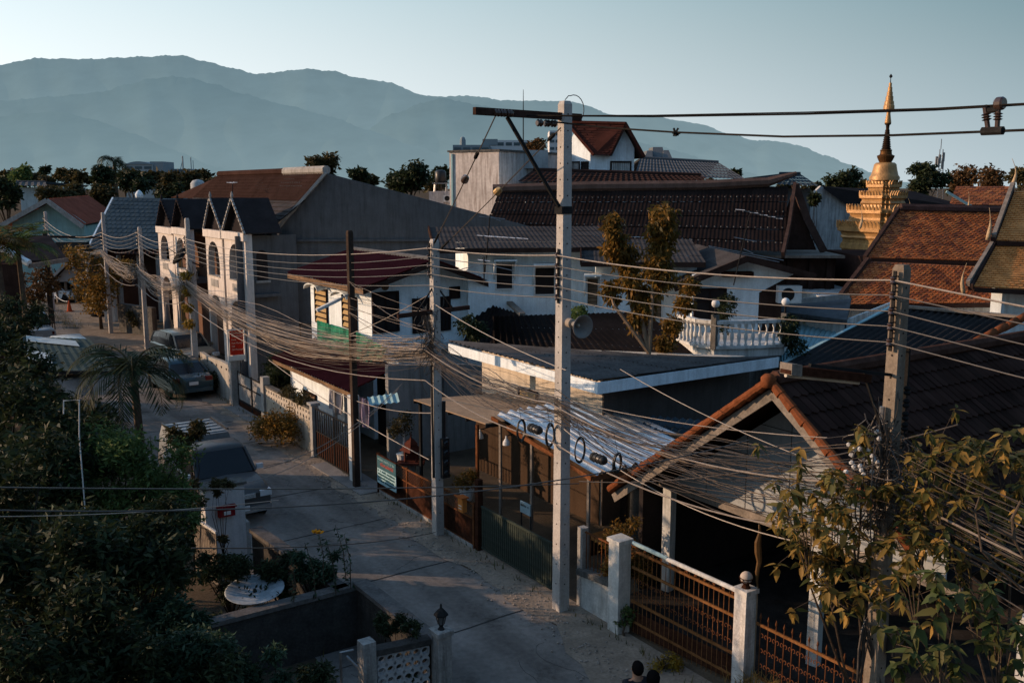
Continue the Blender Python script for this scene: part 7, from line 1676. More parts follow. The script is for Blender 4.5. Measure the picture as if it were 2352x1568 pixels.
# potted trees in the yard
def potplant(lab, p, h, R, n, pot_m, leaf_m, trunk_m=None):
    t = thing('potted_plant', lab, 'potted plant', p); p = V(p); mb = MB(); mb.lathe([(.1,0),(.15,.05),(.18,.28),(.2,.3),(.17,.3)], p, 14); mb.build('pot', pot_m, t)
    mb = MB(); mb.tube([p+UP*.28, p+UP*h*.6+V((.04,0,0)), p+UP*h], [.05,.035,.02], 6); mb.build('stem', trunk_m or m_barkl, t); v, f = leafmesh(clump_pts([(p+UP*h,R),(p+V((-R*.6,0,h*.85)),R*.6),(p+V((R*.3,.1,h*1.2)),R*.6)], n), .08, .45, .3); npbuild('leaves', v, f, leaf_m, t)
pb = PN(926,1065,.9); potplant('potted ficus with pale trunk behind the notice board', V((pb.x,pb.y,max(.2,pb.z))), 1.15, .38, 900, m_white2, m_leafolive, m_polew)
pb = PN(1072,1150,.7); potplant('leafy plant in a white pot behind the orange letter box', V((pb.x,pb.y,pb.z)), .55, .32, 700, m_white2, m_leafaut)
# spirit house
p = PN(945,1062,1.0); t = thing('spirit_house', 'small reddish spirit house on a pedestal behind the mesh fence', 'shrine', V((p.x,p.y,0))); ms = M('faded_red_shrine', (.10,.035,.025), .8, .3, 6, .2)
p = V((p.x,p.y,p.z)); mb = MB(); mb.bx(V((p.x,p.y,p.z/2)), .22, .22, p.z); mb.build('pedestal', m_conc, t); mb = MB(); mb.bx(p+UP*.03, .75, .6, .06); mb.build('platform', ms, t)
mb = MB()
for dx in (-.16,.16):
    for dy in (-.14,.14): mb.bar(p+V((dx,dy,.06)), p+V((dx,dy,.36)), .05)
mb.bx(p+V((0,.1,.2)), .3, .05, .3); mb.build('body', ms, t)
mb = MB(); mb.lathe([(.34,.36),(.3,.40),(.16,.52),(.2,.53),(.1,.66),(.03,.72),(.005,.9)], p, 4); mb.build('roof', ms, t)
# tall narrow tree in front of the villa
def spire_tree(lab, px, Y, n, size, m):
    b = PY(1490,810,Y); t = thing('garden_tree', lab, 'tree', V((b.x,b.y,0))); cl = []; mb = MB()
    for path, r in px:
        P = [PY(x,y,Y+rt.uniform(-.3,.3)) for x,y in path]; mb.tube([V((b.x,b.y,0)), V((b.x,b.y,b.z)), P[-1], P[0]], [.09,.07,.05,.02], 6)
        for a, c_ in zip(P, P[1:]):
            k = max(2, int((c_-a).length/.3))
            for i in range(k): cl.append((lerp(a,c_,i/k)+V((rt.gauss(0,.12),rt.gauss(0,.12),0)), r*rt.uniform(.6,1.25)))
    mb.build('trunk', m_barkl, t); v, f = leafmesh(clump_pts(cl, n, shell=.1, zsq=1.1), size, .38, .9); npbuild('crown', v, f, m, t)
spire_tree('narrow bronze-leaved tree with two tall plumes in front of the white villa', [([(1525,488),(1520,540),(1508,600),(1500,660)],.42),([(1402,508),(1410,550),(1430,590),(1450,640),(1458,700),(1466,770)],.38),([(1450,580),(1455,640)],.28),([(1398,660),(1410,700)],.28)], 25.5, 9000, .19, m_leafaut)
hang('bronze sapling left of the balcony balusters', [PY(1585,655,26.5), PY(1572,700,26.5), PY(1545,745,26.4), PY(1525,790,26.3)], 2200, .14, m_leafaut, 'sapling', .34)
# big-leaved foreground plants at the lower right
def broadleaf(lab, branches, m, size=.22, n=16, name='broadleaf_tree', base=None, r=.3):
    b = V(base); t = thing(name, lab, 'tree', V((b.x,b.y,0))); mb = MB(); P = []
    ks = sorted(branches, key=lambda q: q[0].x); ng = max(2, len(ks)//5); grp = [ks[i*len(ks)//ng:(i+1)*len(ks)//ng] for i in range(ng)]; forks = {}
    for gi, gq in enumerate(grp):
        fk = sum((q[0] for q in gq), V((0,0,0)))/len(gq) - UP*.75; fk = lerp(b, fk, .9); fk.z = max(fk.z, .8); forks[gi] = fk
        mb.tube([b, lerp(b,fk,.5)+V((rt.uniform(-.1,.1),rt.uniform(-.1,.1),.1)), fk], [.026,.02,.014], 6)
        for tip, mid in gq: mb.tube([fk, lerp(fk,tip,.6)+UP*.06, tip], [.012,.008,.004], 5)
    for tip, mid in branches:
        for q in range(max(2, n//8)):                                    # whorls of leaves at several twig ends
            tp = tip + (V((0,0,0)) if q == 0 else V((rt.gauss(0,r*.7),rt.gauss(0,r*.7),rt.gauss(-.1,r*.6))))
            if q: mb.tube([lerp(mid,tip,.6), tp], [.006,.003], 4)
            for k in range(8): P.append(list(tp + V((rt.gauss(0,.015),rt.gauss(0,.015),-.012*k))))
    mb.build('trunk', m_bark, t)
    P = np.array(P); nL = len(P); rng = RNG; th = rng.uniform(0,2*np.pi,nL); el = np.where(np.arange(nL) % 8 < 5, rng.normal(-.25,.3,nL), rng.normal(-1.05,.25,nL)); th = (np.arange(nL) % 8)*2.4 + rng.normal(0,.25,nL) + (np.arange(nL)//8)*.7
    d = np.stack([np.cos(th)*np.cos(el), np.sin(th)*np.cos(el), np.sin(el)],1); s = np.cross(d, np.array([0,0,1.0])+rng.normal(0,.3,(nL,3))); s /= np.linalg.norm(s,axis=1,keepdims=True); nn = np.cross(s,d)
    L = (size*rng.uniform(.45,1.2,nL))[:,None]; W = L*rng.uniform(.34,.52,nL)[:,None]
    pr = [(0,0,0),(.22,.5,.05),(.55,.42,.02),(1,0,-.12),(.55,-.42,.02),(.22,-.5,.05),(.5,0,-.05)]
    v = np.stack([P + d*L*a + s*W*b_ + nn*L*c_ for a,b_,c_ in pr],1).reshape(-1,3)
    f = []
    for i in range(nL): o = i*7; f += [(o,o+1,o+6),(o+1,o+2,o+6),(o+2,o+3,o+6),(o+3,o+4,o+6),(o+4,o+5,o+6),(o+5,o,o+6)]
    npbuild('leaves', v, f, m, t, smooth=True); return t
m_leaffr = MI('frangipani_leaves', [(.045,.065,.02),(.075,.095,.03),(.10,.09,.03),(.055,.075,.022)], .5, .35)
def br(pts, Y, jit=.5):
    out = []
    for x,y in pts: tip = PY(x,y,Y+rt.uniform(-jit,jit)); out.append((tip, tip+V((rt.uniform(-.2,.3),rt.uniform(-.1,.3),-.6))))
    return out
broadleaf('broad-leaved tree with drying leaves left of the near right pole', br([(1830,1100),(1800,1150),(1870,1130),(1910,1075),(1850,1190),(1930,1160),(1900,1230),(1960,1200),(1980,1090),(1950,1120),(1880,1180),(1840,1230),(1990,1010),(1960,1290),(1900,1330),(1870,1300),(1940,1360),(1985,1330)],11.9), m_leafbig, .185, 64, base=S(-6.3,1.3), r=.34)
broadleaf('broad-leaved tree with large green and tan leaves right of the near right pole', br([(2100,1040),(2160,1010),(2200,1060),(2150,1100),(2240,1090),(2280,1020),(2320,1040),(2340,1110),(2120,1140),(2180,1160),(2100,1190),(2060,1180),(2300,1160),(2350,1040),(2390,1080),(2130,1060),(2260,1010),(2060,1110)],11.6), m_leafbig, .19, 64, base=S(-8.2,2.2), r=.38)
broadleaf('drooping tan-leaved tree above the white wall corner by the near pole', br([(2060,1230),(2120,1240),(2090,1290),(2170,1240),(2200,1300),(2060,1320),(2230,1220),(2290,1250)],10.8), m_leafbig, .185, 52, base=S(-8.6,1.6), r=.34)
broadleaf('frangipani with pointed green leaves at the bottom right corner', br([(2150,1330),(2200,1360),(2270,1340),(2060,1440),(2110,1430),(2160,1480),(2240,1400),(2300,1440),(2340,1420),(2080,1510),(2200,1520),(2330,1510),(2290,1390)],9.6,.3), m_leaffr, .23, 24, 'frangipani', S(-9.4,1.6), .2)
t = thing('bare_branches', 'pale forked bare branches reaching up at the right edge', 'branches', S(-10.2,2.2)); mb = MB(); b = PY(2420,1420,9)
for P in (((2420,1420),(2300,1310),(2255,1265),(2240,1170),(2250,1140)),((2420,1400),(2330,1240),(2270,1200),(2225,1165)),((2330,1240),(2325,1190),(2345,1150)),((2300,1310),(2180,1250))): mb.tube([PY(x,y,9.3) for x,y in P], [.018-.0028*k for k in range(len(P))], 6)
mb.build('branch', m_bark, t)
# dry grass by the right fence, dead plant on stake
t = thing('dry_grass_clump', 'clump of dry golden grass at the foot of the spear fence', 'grass clump', S(-4.9,.55)); vs = []; fs = []
for i in range(420):
    p = S(-4.9+rt.gauss(0,.32), .62+rt.gauss(0,.12), .05); g = rt.uniform(0,6.28); h = rt.uniform(.2,.55); d = V((math.cos(g),math.sin(g),0)); w = d.cross(UP)*.007; m1 = p+UP*h*.7+d*h*.2; m2 = p+UP*h*.85+d*h*.55; o = len(vs)
    vs += [p-w,p+w,m1+w,m1-w,m2]; fs += [(o,o+1,o+2,o+3),(o+3,o+2,o+4,o+4)]
fs = [f if len(set(f)) == 4 else f for f in fs]
mbg = MB(); mbg.add(vs, [tuple(dict.fromkeys(f)) for f in fs]); mbg.build('blades', m_grassdry, t)
t = thing('stake_plant', 'withered pale plant hanging on a thin stake behind the caged globe lamp', 'plant', PN(1743,1370,.85)); p0, p1 = PN(1738,1400,.85), PN(1744,1200,.85); mb = MB(); mb.tube([V((p0.x,p0.y,0)), p0, p1], .012, 5); mb.build('stake', m_barkl, t)
mb = MB(); mb.tube([lerp(p1,p0,k/9)+V((.02*math.sin(k*2),0,0)) for k in range(8)], [.01,.03,.055,.06,.045,.035,.02,.01], 7); mb.build('dead_leaf', m_leafbrown, t)
# grass and weeds at the lane bend and wall feet
gb = MB()
for i in range(2600):
    if i < 1500: s, n_ = rt.uniform(47,66), rt.choice([rt.gauss(-2.6,.5), rt.gauss(1.2,.5)])
    else: s, n_ = rt.uniform(-8,30), rt.choice([-4.95+rt.gauss(0,.08), .1+rt.gauss(0,.06)])
    if i < 1500: n_ += 1.2
    h = rt.uniform(.05,.22)*(1.5 if i < 1500 else 1); g = rt.uniform(0,6.28); p = S(s,n_,.01); d = V((math.cos(g),math.sin(g),0)); w = d.cross(UP)*.012; gb.add([p-w,p+w,p+UP*h+d*h*.5], [(0,1,2)])
tag(gb.build('grass', m_grass, org=(0,0,0)), 'thin grass and weeds along the lane edges and around the far bend', 'grass', kind='stuff')
# left bend tree with amber leaves
c = PY(225,640,56); tree('garden_tree', 'amber-leaved tree at the lane bend in front of the turquoise house', 'tree', V((c.x,c.y,0)), rclumps(c, 1.9, 11, 1.0, rt, 1.2), 4500, .22, m_leafaut, m_bark, .12)
c = PY(75,640,58); tree('garden_tree', 'dark brownish tree hiding the rear of the white hatchback', 'tree', V((c.x,c.y,0)), rclumps(c, 1.3, 7, .9, rt, 1.2), 2200, .22, m_leafbrown, m_bark, .12)
# background trees, each its own
def far_tree(lab, px, py, Y, R, m, n=1500, size=None, zs=.75, nc=9, group='trees behind the roofs'):
    c = PY(px,py,Y); r = R/FPX*Y; return tree('tree', lab, 'tree', V((c.x,c.y,0)), rclumps(c, r*.75, nc, r*.45, rt, zs), n, size or max(.3,Y*.0045), m, m_bark, r*.06, group, .5, .3, .45)
for a in (('dark round tree on the skyline left of the grey gable',745,385,150,52,m_leafolive,2600),('small pointed dark tree beside the skyline round tree',826,398,140,26,m_leafdk,1200),('wide dark green tree left of the weathered block',930,405,130,66,m_leafdk,3600),('dark tree close to the water tank',1012,400,125,24,m_leafdk,1100),
          ('dark tree left of the golden spire',1937,418,130,46,m_leafdk,2400),('tall dense dark tree right of the golden spire',2118,410,120,52,m_leafdk,3200),('thin-leaved brown tree right of the phone mast',2215,415,140,46,m_leafbrown,1100),('sparse brown tree near the right edge of the skyline',2275,412,135,44,m_leafbrown,1000),('greenish tree at the right edge behind the porch roof',2350,400,125,40,m_leafolive,1500),
          ('bushy autumn tree above the weathered block',1232,335,72,26,m_leafbrown,1300),('green tree between weathered block and main pole',1272,370,72,24,m_leafolive,1200),
          ('feathery light green tree at the far left skyline',60,405,140,40,m_leafmid,1500),('small parasol-shaped tree on the left skyline',102,390,170,12,m_leafdk,500),('dark tree at the left edge above the red roof',10,440,95,50,m_leafdk,2200),('brown-green tree behind the red-roofed turquoise house',150,445,100,50,m_leafolive,2600),('second brown-green tree behind the blue-grey roof',110,455,98,40,m_leafolive,1800),
          ('dark shaggy tree under the two skyline palms',235,405,140,30,m_leafdk,1400),('big dark green tree with sunlit left side near the far pale building',310,422,110,46,m_leafdk,3000),('olive tree left of the big dark tree behind the blue-grey roof',235,445,105,36,m_leafolive,1500),('hazy tree in front of the far grey block',388,416,200,36,m_leafolive,2000),('small tree at the end of the townhouse roof',430,415,150,30,m_leafolive,1200),('low dark tree line clump left of the townhouse roof',390,440,105,40,m_leafdk,1600),
          ('tree in the gap left of the grey hall roofs',1690,400,140,16,m_leafdk,500),('small tree behind the teak hall peak',1868,455,60,20,m_leafdk,700)):
    far_tree(*a)
for k in range(16):
    x = 20+k*30+rt.uniform(-8,8); far_tree('low rounded tree in the hazy far tree line on the left', x, 408+rt.uniform(-4,6), 260+rt.uniform(-20,40), 26, m_leafolive, 550, 1.4, .6, 6, 'far left tree line')
for k in range(12):
    x = 1480+k*80+rt.uniform(-20,20); far_tree('low rounded tree in the hazy far tree line on the right', x, 428+rt.uniform(-3,3), 260+rt.uniform(-20,40), 26, m_leafolive, 450, 1.4, .6, 6, 'far right tree line')
for k in range(8):
    x = 480+k*75+rt.uniform(-20,20); far_tree('low rounded tree in the far tree line behind the grey gable', x, 420+rt.uniform(-3,3), 240+rt.uniform(-20,40), 30, m_leafolive, 450, 1.4, .6, 6, 'far middle tree line')
# unseen trees added left of the frame to keep the lane in shade
for k, (s, n_, h) in enumerate(((12,-10.5,3.2),(16,-10.0,3.3),(20,-9.5,3.3),(24,-10,3.4),(28,-10,3.4),(34,-9.5,3.2))):
    b = S(s,n_); c = b+UP*(h-1.5); tree('garden_tree', 'dense dark garden tree left of the lane, out of frame, added for its shade', 'tree', b, rclumps(c, 1.7, 9, 1.1, rt, .7), 2600, .3, m_leafdk, m_bark, .14, 'shade trees left of the lane')
# ================================================================== vehicles
def loft(mb, sts, cap=True):
    n = len(sts[0]); o = [p for s in sts for p in s]; m = len(sts)
    fs = [(i*n+k, i*n+(k+1) % n, (i+1)*n+(k+1) % n, (i+1)*n+k) for i in range(m-1) for k in range(n)]
    if cap: fs += [tuple(range(n-1,-1,-1)), tuple((m-1)*n+k for k in range(n))]
    return mb.add(o, fs)
def paint(name, c, metal=.3, rough=.28): 
    m = M(name, c, rough, .12, 2, 0, 0, metal, .4); m.node_tree.nodes['Principled BSDF'].inputs['Coat Weight'].default_value = .15; return m
m_lamp = M('headlamp_glass', (.55,.58,.6), .12, .1, spec=.8); m_tail = M('tail_lamp', (.12,.008,.007), .2, .1, spec=.6); m_rim = M('alloy_rim', (.35,.35,.36), .35, .15, metal=.8); m_chrome = M('chrome_trim', (.6,.6,.6), .15, .1, metal=.9)
def car(lab, pos, fwd, body_m, kind='sedan', cat='car', name='parked_car'):
    pos = V(pos); F = V(fwd).normalized(); Lf = UP.cross(F); t = thing(name, lab, cat, pos)
    def Q(x, y, z): return pos + F*x + Lf*y + UP*z
    if kind == 'sedan':
        L, Wd = 4.5, .87; prof = [(-2.25,.62,.80,.74),(-2.2,.42,.92,.82),(-1.9,.30,1.0,.86),(-1.2,.22,1.0,.87),(0,.2,.96,.87),(.9,.2,.92,.87),(1.5,.24,.86,.86),(2.05,.30,.76,.80),(2.22,.38,.66,.70),(2.27,.42,.58,.62)]
        gh = [(-1.75,1.0,.78,1.0,.70),(-1.15,.98,.78,1.36,.62),(-.6,.98,.79,1.46,.62),(.1,.96,.79,1.47,.62),(.45,.95,.79,1.42,.62),(1.2,.90,.76,.92,.72)]; wx = 1.35
    elif kind == 'suv':
        L, Wd = 4.5, .9; prof = [(-2.25,.6,.9,.78),(-2.2,.42,1.05,.85),(-1.6,.3,1.1,.9),(0,.28,1.08,.9),(1.0,.28,1.06,.9),(1.7,.32,1.0,.88),(2.1,.36,.9,.82),(2.25,.45,.75,.7)]
        gh = [(-2.1,1.06,.8,1.1,.74),(-1.9,1.06,.81,1.55,.68),(-1.2,1.08,.81,1.68,.66),(.1,1.06,.81,1.69,.66),(.5,1.06,.81,1.6,.66),(1.15,1.03,.78,1.06,.74)]; wx = 1.4
    elif kind == 'hatch':
        L, Wd = 3.9, .84; prof = [(-1.95,.6,.85,.72),(-1.9,.4,.98,.8),(-1.4,.28,1.0,.84),(0,.22,.97,.84),(1.0,.22,.93,.84),(1.6,.28,.85,.8),(1.9,.34,.7,.7),(1.97,.4,.6,.6)]
        gh = [(-1.85,.98,.76,1.02,.7),(-1.55,.98,.77,1.36,.62),(-.9,.97,.77,1.48,.6),(0,.96,.77,1.5,.6),(.4,.95,.77,1.42,.6),(1.2,.9,.74,.93,.68)]; wx = 1.2
    else:
        L, Wd = 5.0, .86; prof = [(-2.5,.5,.95,.80),(-2.45,.42,.98,.84),(-1.2,.38,.98,.86),(-.1,.36,1.0,.86),(.9,.36,1.02,.86),(1.25,.38,1.05,.86),(1.9,.40,1.0,.85),(2.35,.42,.92,.80),(2.48,.46,.82,.76)]
        gh = [(-.55,1.0,.80,1.03,.78),(-.45,1.0,.80,1.55,.70),(-.1,1.0,.80,1.66,.68),(.5,1.0,.80,1.67,.68),(.75,1.02,.80,1.60,.68),(1.3,1.03,.78,1.07,.74)]; wx = 1.6
    wr = .33 if kind in ('sedan','hatch') else .37
    def sec(x, zb, zt, w): return [Q(x,w*.86,zb), Q(x,w*.99,zb+.1), Q(x,w,lerp(zb,zt,.55)), Q(x,w*.97,zt-.07), Q(x,w*.88,zt), Q(x,0,zt+.025), Q(x,-w*.88,zt), Q(x,-w*.97,zt-.07), Q(x,-w,lerp(zb,zt,.55)), Q(x,-w*.99,zb+.1), Q(x,-w*.86,zb)]
    mb = MB(); loft(mb, [sec(*p) for p in prof]); bo = mb.build('body', body_m, t, True)
    md = bo.modifiers.new('edge', 'EDGE_SPLIT'); md.split_angle = rad(38)
    mb = MB(); loft(mb, [[Q(x,wb,zb), Q(x,lerp(wb,wt,.5)+.01,lerp(zb,zt,.5)), Q(x,wt,zt-.02), Q(x,wt*.9,zt), Q(x,-wt*.9,zt), Q(x,-wt,zt-.02), Q(x,-lerp(wb,wt,.5)-.01,lerp(zb,zt,.5)), Q(x,-wb,zb)] for x,zb,wb,zt,wt in gh]); gl = mb.build('windows', m_glass, t)
    rr = [g for g in gh if g[3] > 1.3]; mb = MB(); loft(mb, [[Q(x,wt+.015,zt-.035), Q(x,wt*.92,zt+.012), Q(x,0,zt+.03), Q(x,-wt*.92,zt+.012), Q(x,-wt-.015,zt-.035)] for x,zb,wb,zt,wt in rr]); mb.build('roof', body_m, t, True)
    for sg in (1,-1):
        for i, j in ((0,1),(len(gh)-2,len(gh)-1)):
            mb = MB(); a, b = gh[i], gh[j]; mb.bar(Q(a[0],sg*(a[4] if a[3]>1.2 else a[2])*1.0,a[3]), Q(b[0],sg*(b[4] if b[3]>1.2 else b[2]*1.0),b[3]), .06, .05); mb.build('pillar', body_m, t)
        xm = -.3 if kind != 'pickup' else .2
        mb = MB(); mb.bar(Q(xm,sg*.80,1.0), Q(xm,sg*(rr[1][4]+.012),rr[1][3]-.04), .05, .03); mb.build('pillar', body_m, t)
    w0 = None
    for x in (-wx,wx):
        for sg in (1,-1):
            c = Q(x,sg*(Wd-.11),wr); ax = Lf*sg
            mb = MB(); mb.lathe([(wr*.62,-.1),(wr*.93,-.1),(wr,-.06),(wr,.06),(wr*.93,.1),(wr*.62,.1)], c, 20, ax); wh = mb.build('wheel', m_rubber, t, True)
            mb = MB(); mb.lathe([(wr*.64,.06),(wr*.6,.085),(wr*.2,.06),(wr*.15,.09),(.01,.09)], c, 14, ax); mb.build('rim', m_rim, wh)
            mb = MB(); mb.lathe([(wr*1.2,.0),(wr*1.2,.015)], Q(x,sg*(Wd-.055),wr+.02), 20, ax); mb.build('wheel_arch', m_blackpl, t)
    xf, xr = prof[-1][0], prof[0][0]; hz = {'sedan':.66,'hatch':.66,'suv':.82,'pickup':.80}[kind]; tz = {'sedan':.86,'hatch':.86,'suv':.95,'pickup':.80}[kind]
    for sg in (1,-1):
        mb = MB(); mb.bx(Q(xf-.10,sg*(prof[-2][3]*.80),hz), .22, .30, .15, (F,Lf,UP)); mb.build('headlight', m_lamp, t)
        mb = MB(); mb.bx(Q(xr+.05,sg*prof[0][3]*.86,tz), .12, .28 if kind != 'pickup' else .12, .17, (F,Lf,UP)); mb.build('tail_light', m_tail, t)
        mb = MB(); mb.bx(Q(gh[-2][0]+.35,sg*(Wd+.10),gh[-1][1]+.08), .09, .18, .13, (F,Lf,UP)); mb.build('mirror', body_m if kind != 'pickup' else m_lamp, t)
    mb = MB(); mb.bx(Q(xf-.02,0,hz-.02), .08, .75, .13, (F,Lf,UP))
    for k in range(3): mb.bx(Q(xf+.03,0,hz-.06+k*.04), .02, .72, .012, (F,Lf,UP))
    mb.build('grille', m_blackpl if kind != 'pickup' else m_chrome, t)
    for x, s_ in ((xf+.01,1),(xr-.01,-1)):
        mb = MB(); mb.bx(Q(x,0,.44), .14, Wd*1.75, .16, (F,Lf,UP)); mb.build('bumper', body_m if kind in ('sedan','hatch') else m_chrome, t)
        mb = MB(); mb.bx(Q(x+s_*.08,0,.50 if s_ > 0 else .72), .015, .36, .13, (F,Lf,UP)); mb.build('number_plate', m_framew, t)
    return t, Q
m_pk = paint('grey_brown_car_paint', (.045,.044,.043), .0, .5)
t, Q = car('old dark grey pickup with silver rear canopy parked on the left of the lane', S(10.75,-3.85,.0), -ES, m_pk, 'pickup', 'pickup', 'pickup_truck')
mb = MB(); loft(mb, [[Q(x,.80,.98), Q(x,.76,1.45), Q(x,.68,1.72), Q(x,-.68,1.72), Q(x,-.76,1.45), Q(x,-.80,.98)] for x in (-2.42,-.6)]); cp = mb.build('rear_canopy', M('silver_canopy', (.20,.215,.22), .5, .15, 2, .2, 0, .2), t)
mb = MB()
for k in range(5): mb.bx(Q(-2.2+k*.36,0,1.735), .06, 1.25, .035, (-ES, UP.cross(-ES), UP))
mb.build('canopy_rib', m_zinc, cp)
mb = MB(); mb.bar(Q(-2.3,.7,1.78), Q(-.7,.7,1.78), .05); mb.bar(Q(-2.3,-.7,1.78), Q(-.7,-.7,1.78), .05); mb.build('canopy_rail', m_blackpl, cp)
mb = MB()
for y in (-.42,-.54): mb.bx(Q(1.10,y,1.20), .012, .09, .1, (-ES, UP.cross(-ES), UP))
mb.build('windscreen_sticker', m_framew, t)
car('dark blue-grey sedan seen from behind on the lane', S(25.7,-.85,0), ES, paint('blue_grey_car_paint', (.05,.09,.11), .4, .25), 'sedan')
car('gold-coloured car parked by the sandy verge, facing the viewer', S(31.2,.85,0), -ES+EN*.12, paint('champagne_car_paint', (.42,.35,.26), .5, .3), 'suv')
car('white hatchback under the grey gabled carport at the far left', PZ(100,695,0)+V((.6,1,0)), V((1,-.25,0)), paint('white_car_paint', (.55,.58,.6), 0, .3), 'hatch')
car('white car half hidden behind the green sheet roof', S(33.0,-4.0,0), ES, paint('pearl_car_paint', (.50,.55,.57), .1, .3), 'suv')
t, Q = car('pale pickup with a black cage over its bed at the lane bend', S(43,-4.2,0), ES, paint('pale_pickup_paint', (.40,.43,.44), .1, .35), 'pickup', 'pickup', 'pickup_truck')
mb = MB()
for y in (-.8,.8):
    for z in (1.3,1.65,2.0): mb.bar(Q(-2.4,y,z), Q(-.6,y,z), .04)
    for x in (-2.4,-1.5,-.6): mb.bar(Q(x,y,.95), Q(x,y,2.0), .04)
for z in (1.3,1.65,2.0): mb.bar(Q(-2.4,-.8,z), Q(-2.4,.8,z), .04)
mb.build('cage', m_blacks, t)
# ================================================================== street bits
def tyre(lab, c, r, ax, name='tyre', bury=None):
    mb = MB(); prof = [(r*.58,-.09),(r*.9,-.1),(r,-.06),(r,.06),(r*.9,.1),(r*.58,.09),(r*.62,0)]
    n = 28; c = V(c); ax = V(ax).normalized(); a = ax.orthogonal().normalized(); b = ax.cross(a); vs = []
    for q, z in prof:
        for k in range(n): g = 2*math.pi*k/n; vs.append(c+ax*z+(a*math.cos(g)+b*math.sin(g))*(q+(.012 if k % 2 and q > r*.8 else 0)))
    m = len(prof); mb.add(vs, [(i*n+k, i*n+(k+1) % n, ((i+1) % m)*n+(k+1) % n, ((i+1) % m)*n+k) for i in range(m) for k in range(n)]); return tag(mb.build(name, m_rubber), lab, 'tyre')
tyre('black tyre lying on the sandy bend beside the pole', PZ(228,722,.13), .52, UP)
for k, (x, y, lab) in enumerate(((72,735,'left of two half-buried tyres decorating the lane edge, with a yellow dab'),(98,748,'right of two half-buried tyres decorating the lane edge'))): tyre(lab, PZ(x,y,.12), .5, V((.9,-.45,0)))
t = thing('traffic_cone', 'orange traffic cone at the far left bend', 'cone', PZ(160,716,0)); p = PZ(160,716,0); mb = MB(); mb.bx(p+UP*.03, .42, .42, .06); mb.build('base', M('cone_orange_dark', (.35,.07,.03), .6, .2), t); mb = MB(); mb.lathe([(.17,.06),(.04,.78),(.03,.8)], p, 14); co = mb.build('cone', M('cone_orange', (.48,.10,.04), .6, .2), t); mb = MB(); mb.lathe([(.125,.28),(.098,.42)], p, 14); mb.build('band', m_framew, co)
q = PZ(128,700,0)+UP*.75; mb = MB(); mb.tube(sag(p+UP*.75, q, .18, 10), .02, 5); tag(mb.build('barrier_chain', m_framew), 'red and white chain strung from the orange cone to the dark pole', 'chain')
# closed grey parasol, satellite dish
p = PZ(389,800,0); t = thing('parasol', 'closed grey parasol standing before the arched townhouse', 'parasol', p); mb = MB(); mb.tube([p, p+UP*2.5], .025, 6); mb.build('pole', m_steel, t); mb = MB(); mb.lathe([(.30,.35),(.28,.6),(.2,1.4),(.10,2.2),(.03,2.45)], p, 12); mb.build('canopy', M('grey_canvas', (.16,.16,.165), .9, .2, 3, .4), t)
c = PN(418,592,1.4); t = thing('satellite_dish', 'dark mesh satellite dish on an arm by the townhouse arches', 'satellite dish', c); mb = MB(); mb.lathe([(.03,0),(.3,.04),(.6,.14),(.8,.26)], c, 20, V((-.6,-.5,.6))); mb.v = [tuple(c+(V(q)-c)*.62) for q in mb.v]; mb.build('dish', m_blacks, t, True); mb = MB(); mb.bar(c, c+EN*1.0-UP*.5, .06); mb.bar(c, c+V((-.5,-.4,.5)), .03); mb.build('arm', m_blacks, t)
# loudspeaker horn
c = PN(1338,750,-.05); t = thing('horn_speaker', 'large grey loudspeaker horn on the right face of the main pole', 'loudspeaker', c); ax = V((.52,-.85,-.05)).normalized()
r0 = 27/FPX*(c-CAM).length
mb = MB(); mb.lathe([(r0*.18,-.34),(r0*.22,-.28),(r0*.35,-.2),(r0*.62,-.1),(r0*1.0,.0),(r0*1.03,.02),(r0*.97,.02),(r0*.6,-.07),(r0*.32,-.16),(.02,-.2)], c, 28, ax); mb.build('horn', M('grey_horn_paint', (.20,.19,.18), .5, .15, 5, .2), t, True)
mb = MB(); mb.lathe([(.05,-.48),(.09,-.46),(.09,-.34),(.05,-.32)], c, 14, ax); mb.build('driver', M('tan_plastic', (.30,.25,.20), .5, .15), t); mb = MB(); mb.lathe([(.02,-.2),(.03,-.12),(.005,-.08)], c, 10, ax); mb.build('phase_plug', m_cream, t)
mb = MB(); mb.bar(c-ax*.36, S(0,0,c.z), .04); mb.build('bracket', m_blacks, t)
# TV aerials
def aerial(lab, base, top, boom, els, L, Y, up2=(), m=None):
    t = thing('tv_aerial', lab, 'aerial', PY(*base,Y)); mb = MB(); b, tp = PY(*base,Y), PY(*top,Y); mb.tube([b,tp], .02, 5); mb.build('mast', m_blacks, t)
    mb = MB(); p, q = PY(*boom[0],Y), PY(*boom[1],Y+.4); mb.bar(p, q, .02); mb.build('boom', m_steel, t)
    for f in els:
        c = lerp(p,q,f); d = V((.8,-.55,-.05)).normalized()*L*(1-.3*f); mb = MB(); mb.tube([c-d/2,c+d/2], .012, 5); mb.build('element', M('bright_aluminium', (.6,.6,.6), .3, .1, metal=.6), t)
    for a, b_ in up2: mb = MB(); mb.tube([PY(*a,Y), PY(*b_,Y)], .012, 5); mb.build('element', m_steel, t)
aerial('TV aerial with slanted white rods above the villa roof', (1114,625), (1126,492), ((1108,542),(1205,548)), (.05,.2,.32,.45,.62,.8,.95), .55, 27, [((1100,497),(1160,503)),((1112,492),(1150,508))])
aerial('TV aerial with two tiers of rods on the small gable', (1685,655), (1722,492), ((1700,482),(1790,502)), (0,.35,.6,.8,1), .3, 29, [((1686,545),(1738,555)),((1628,565),(1800,598)),((1630,568),(1790,602)),((1708,572),(1730,582))])
aerial('broken small TV aerial beside the red-roofed house', (1112,655), (1112,590), ((1105,588),(1118,608)), (.5,), .5, 26, [((1060,618),(1112,606)),((1112,606),(1180,622)),((1098,632),(1120,626))])
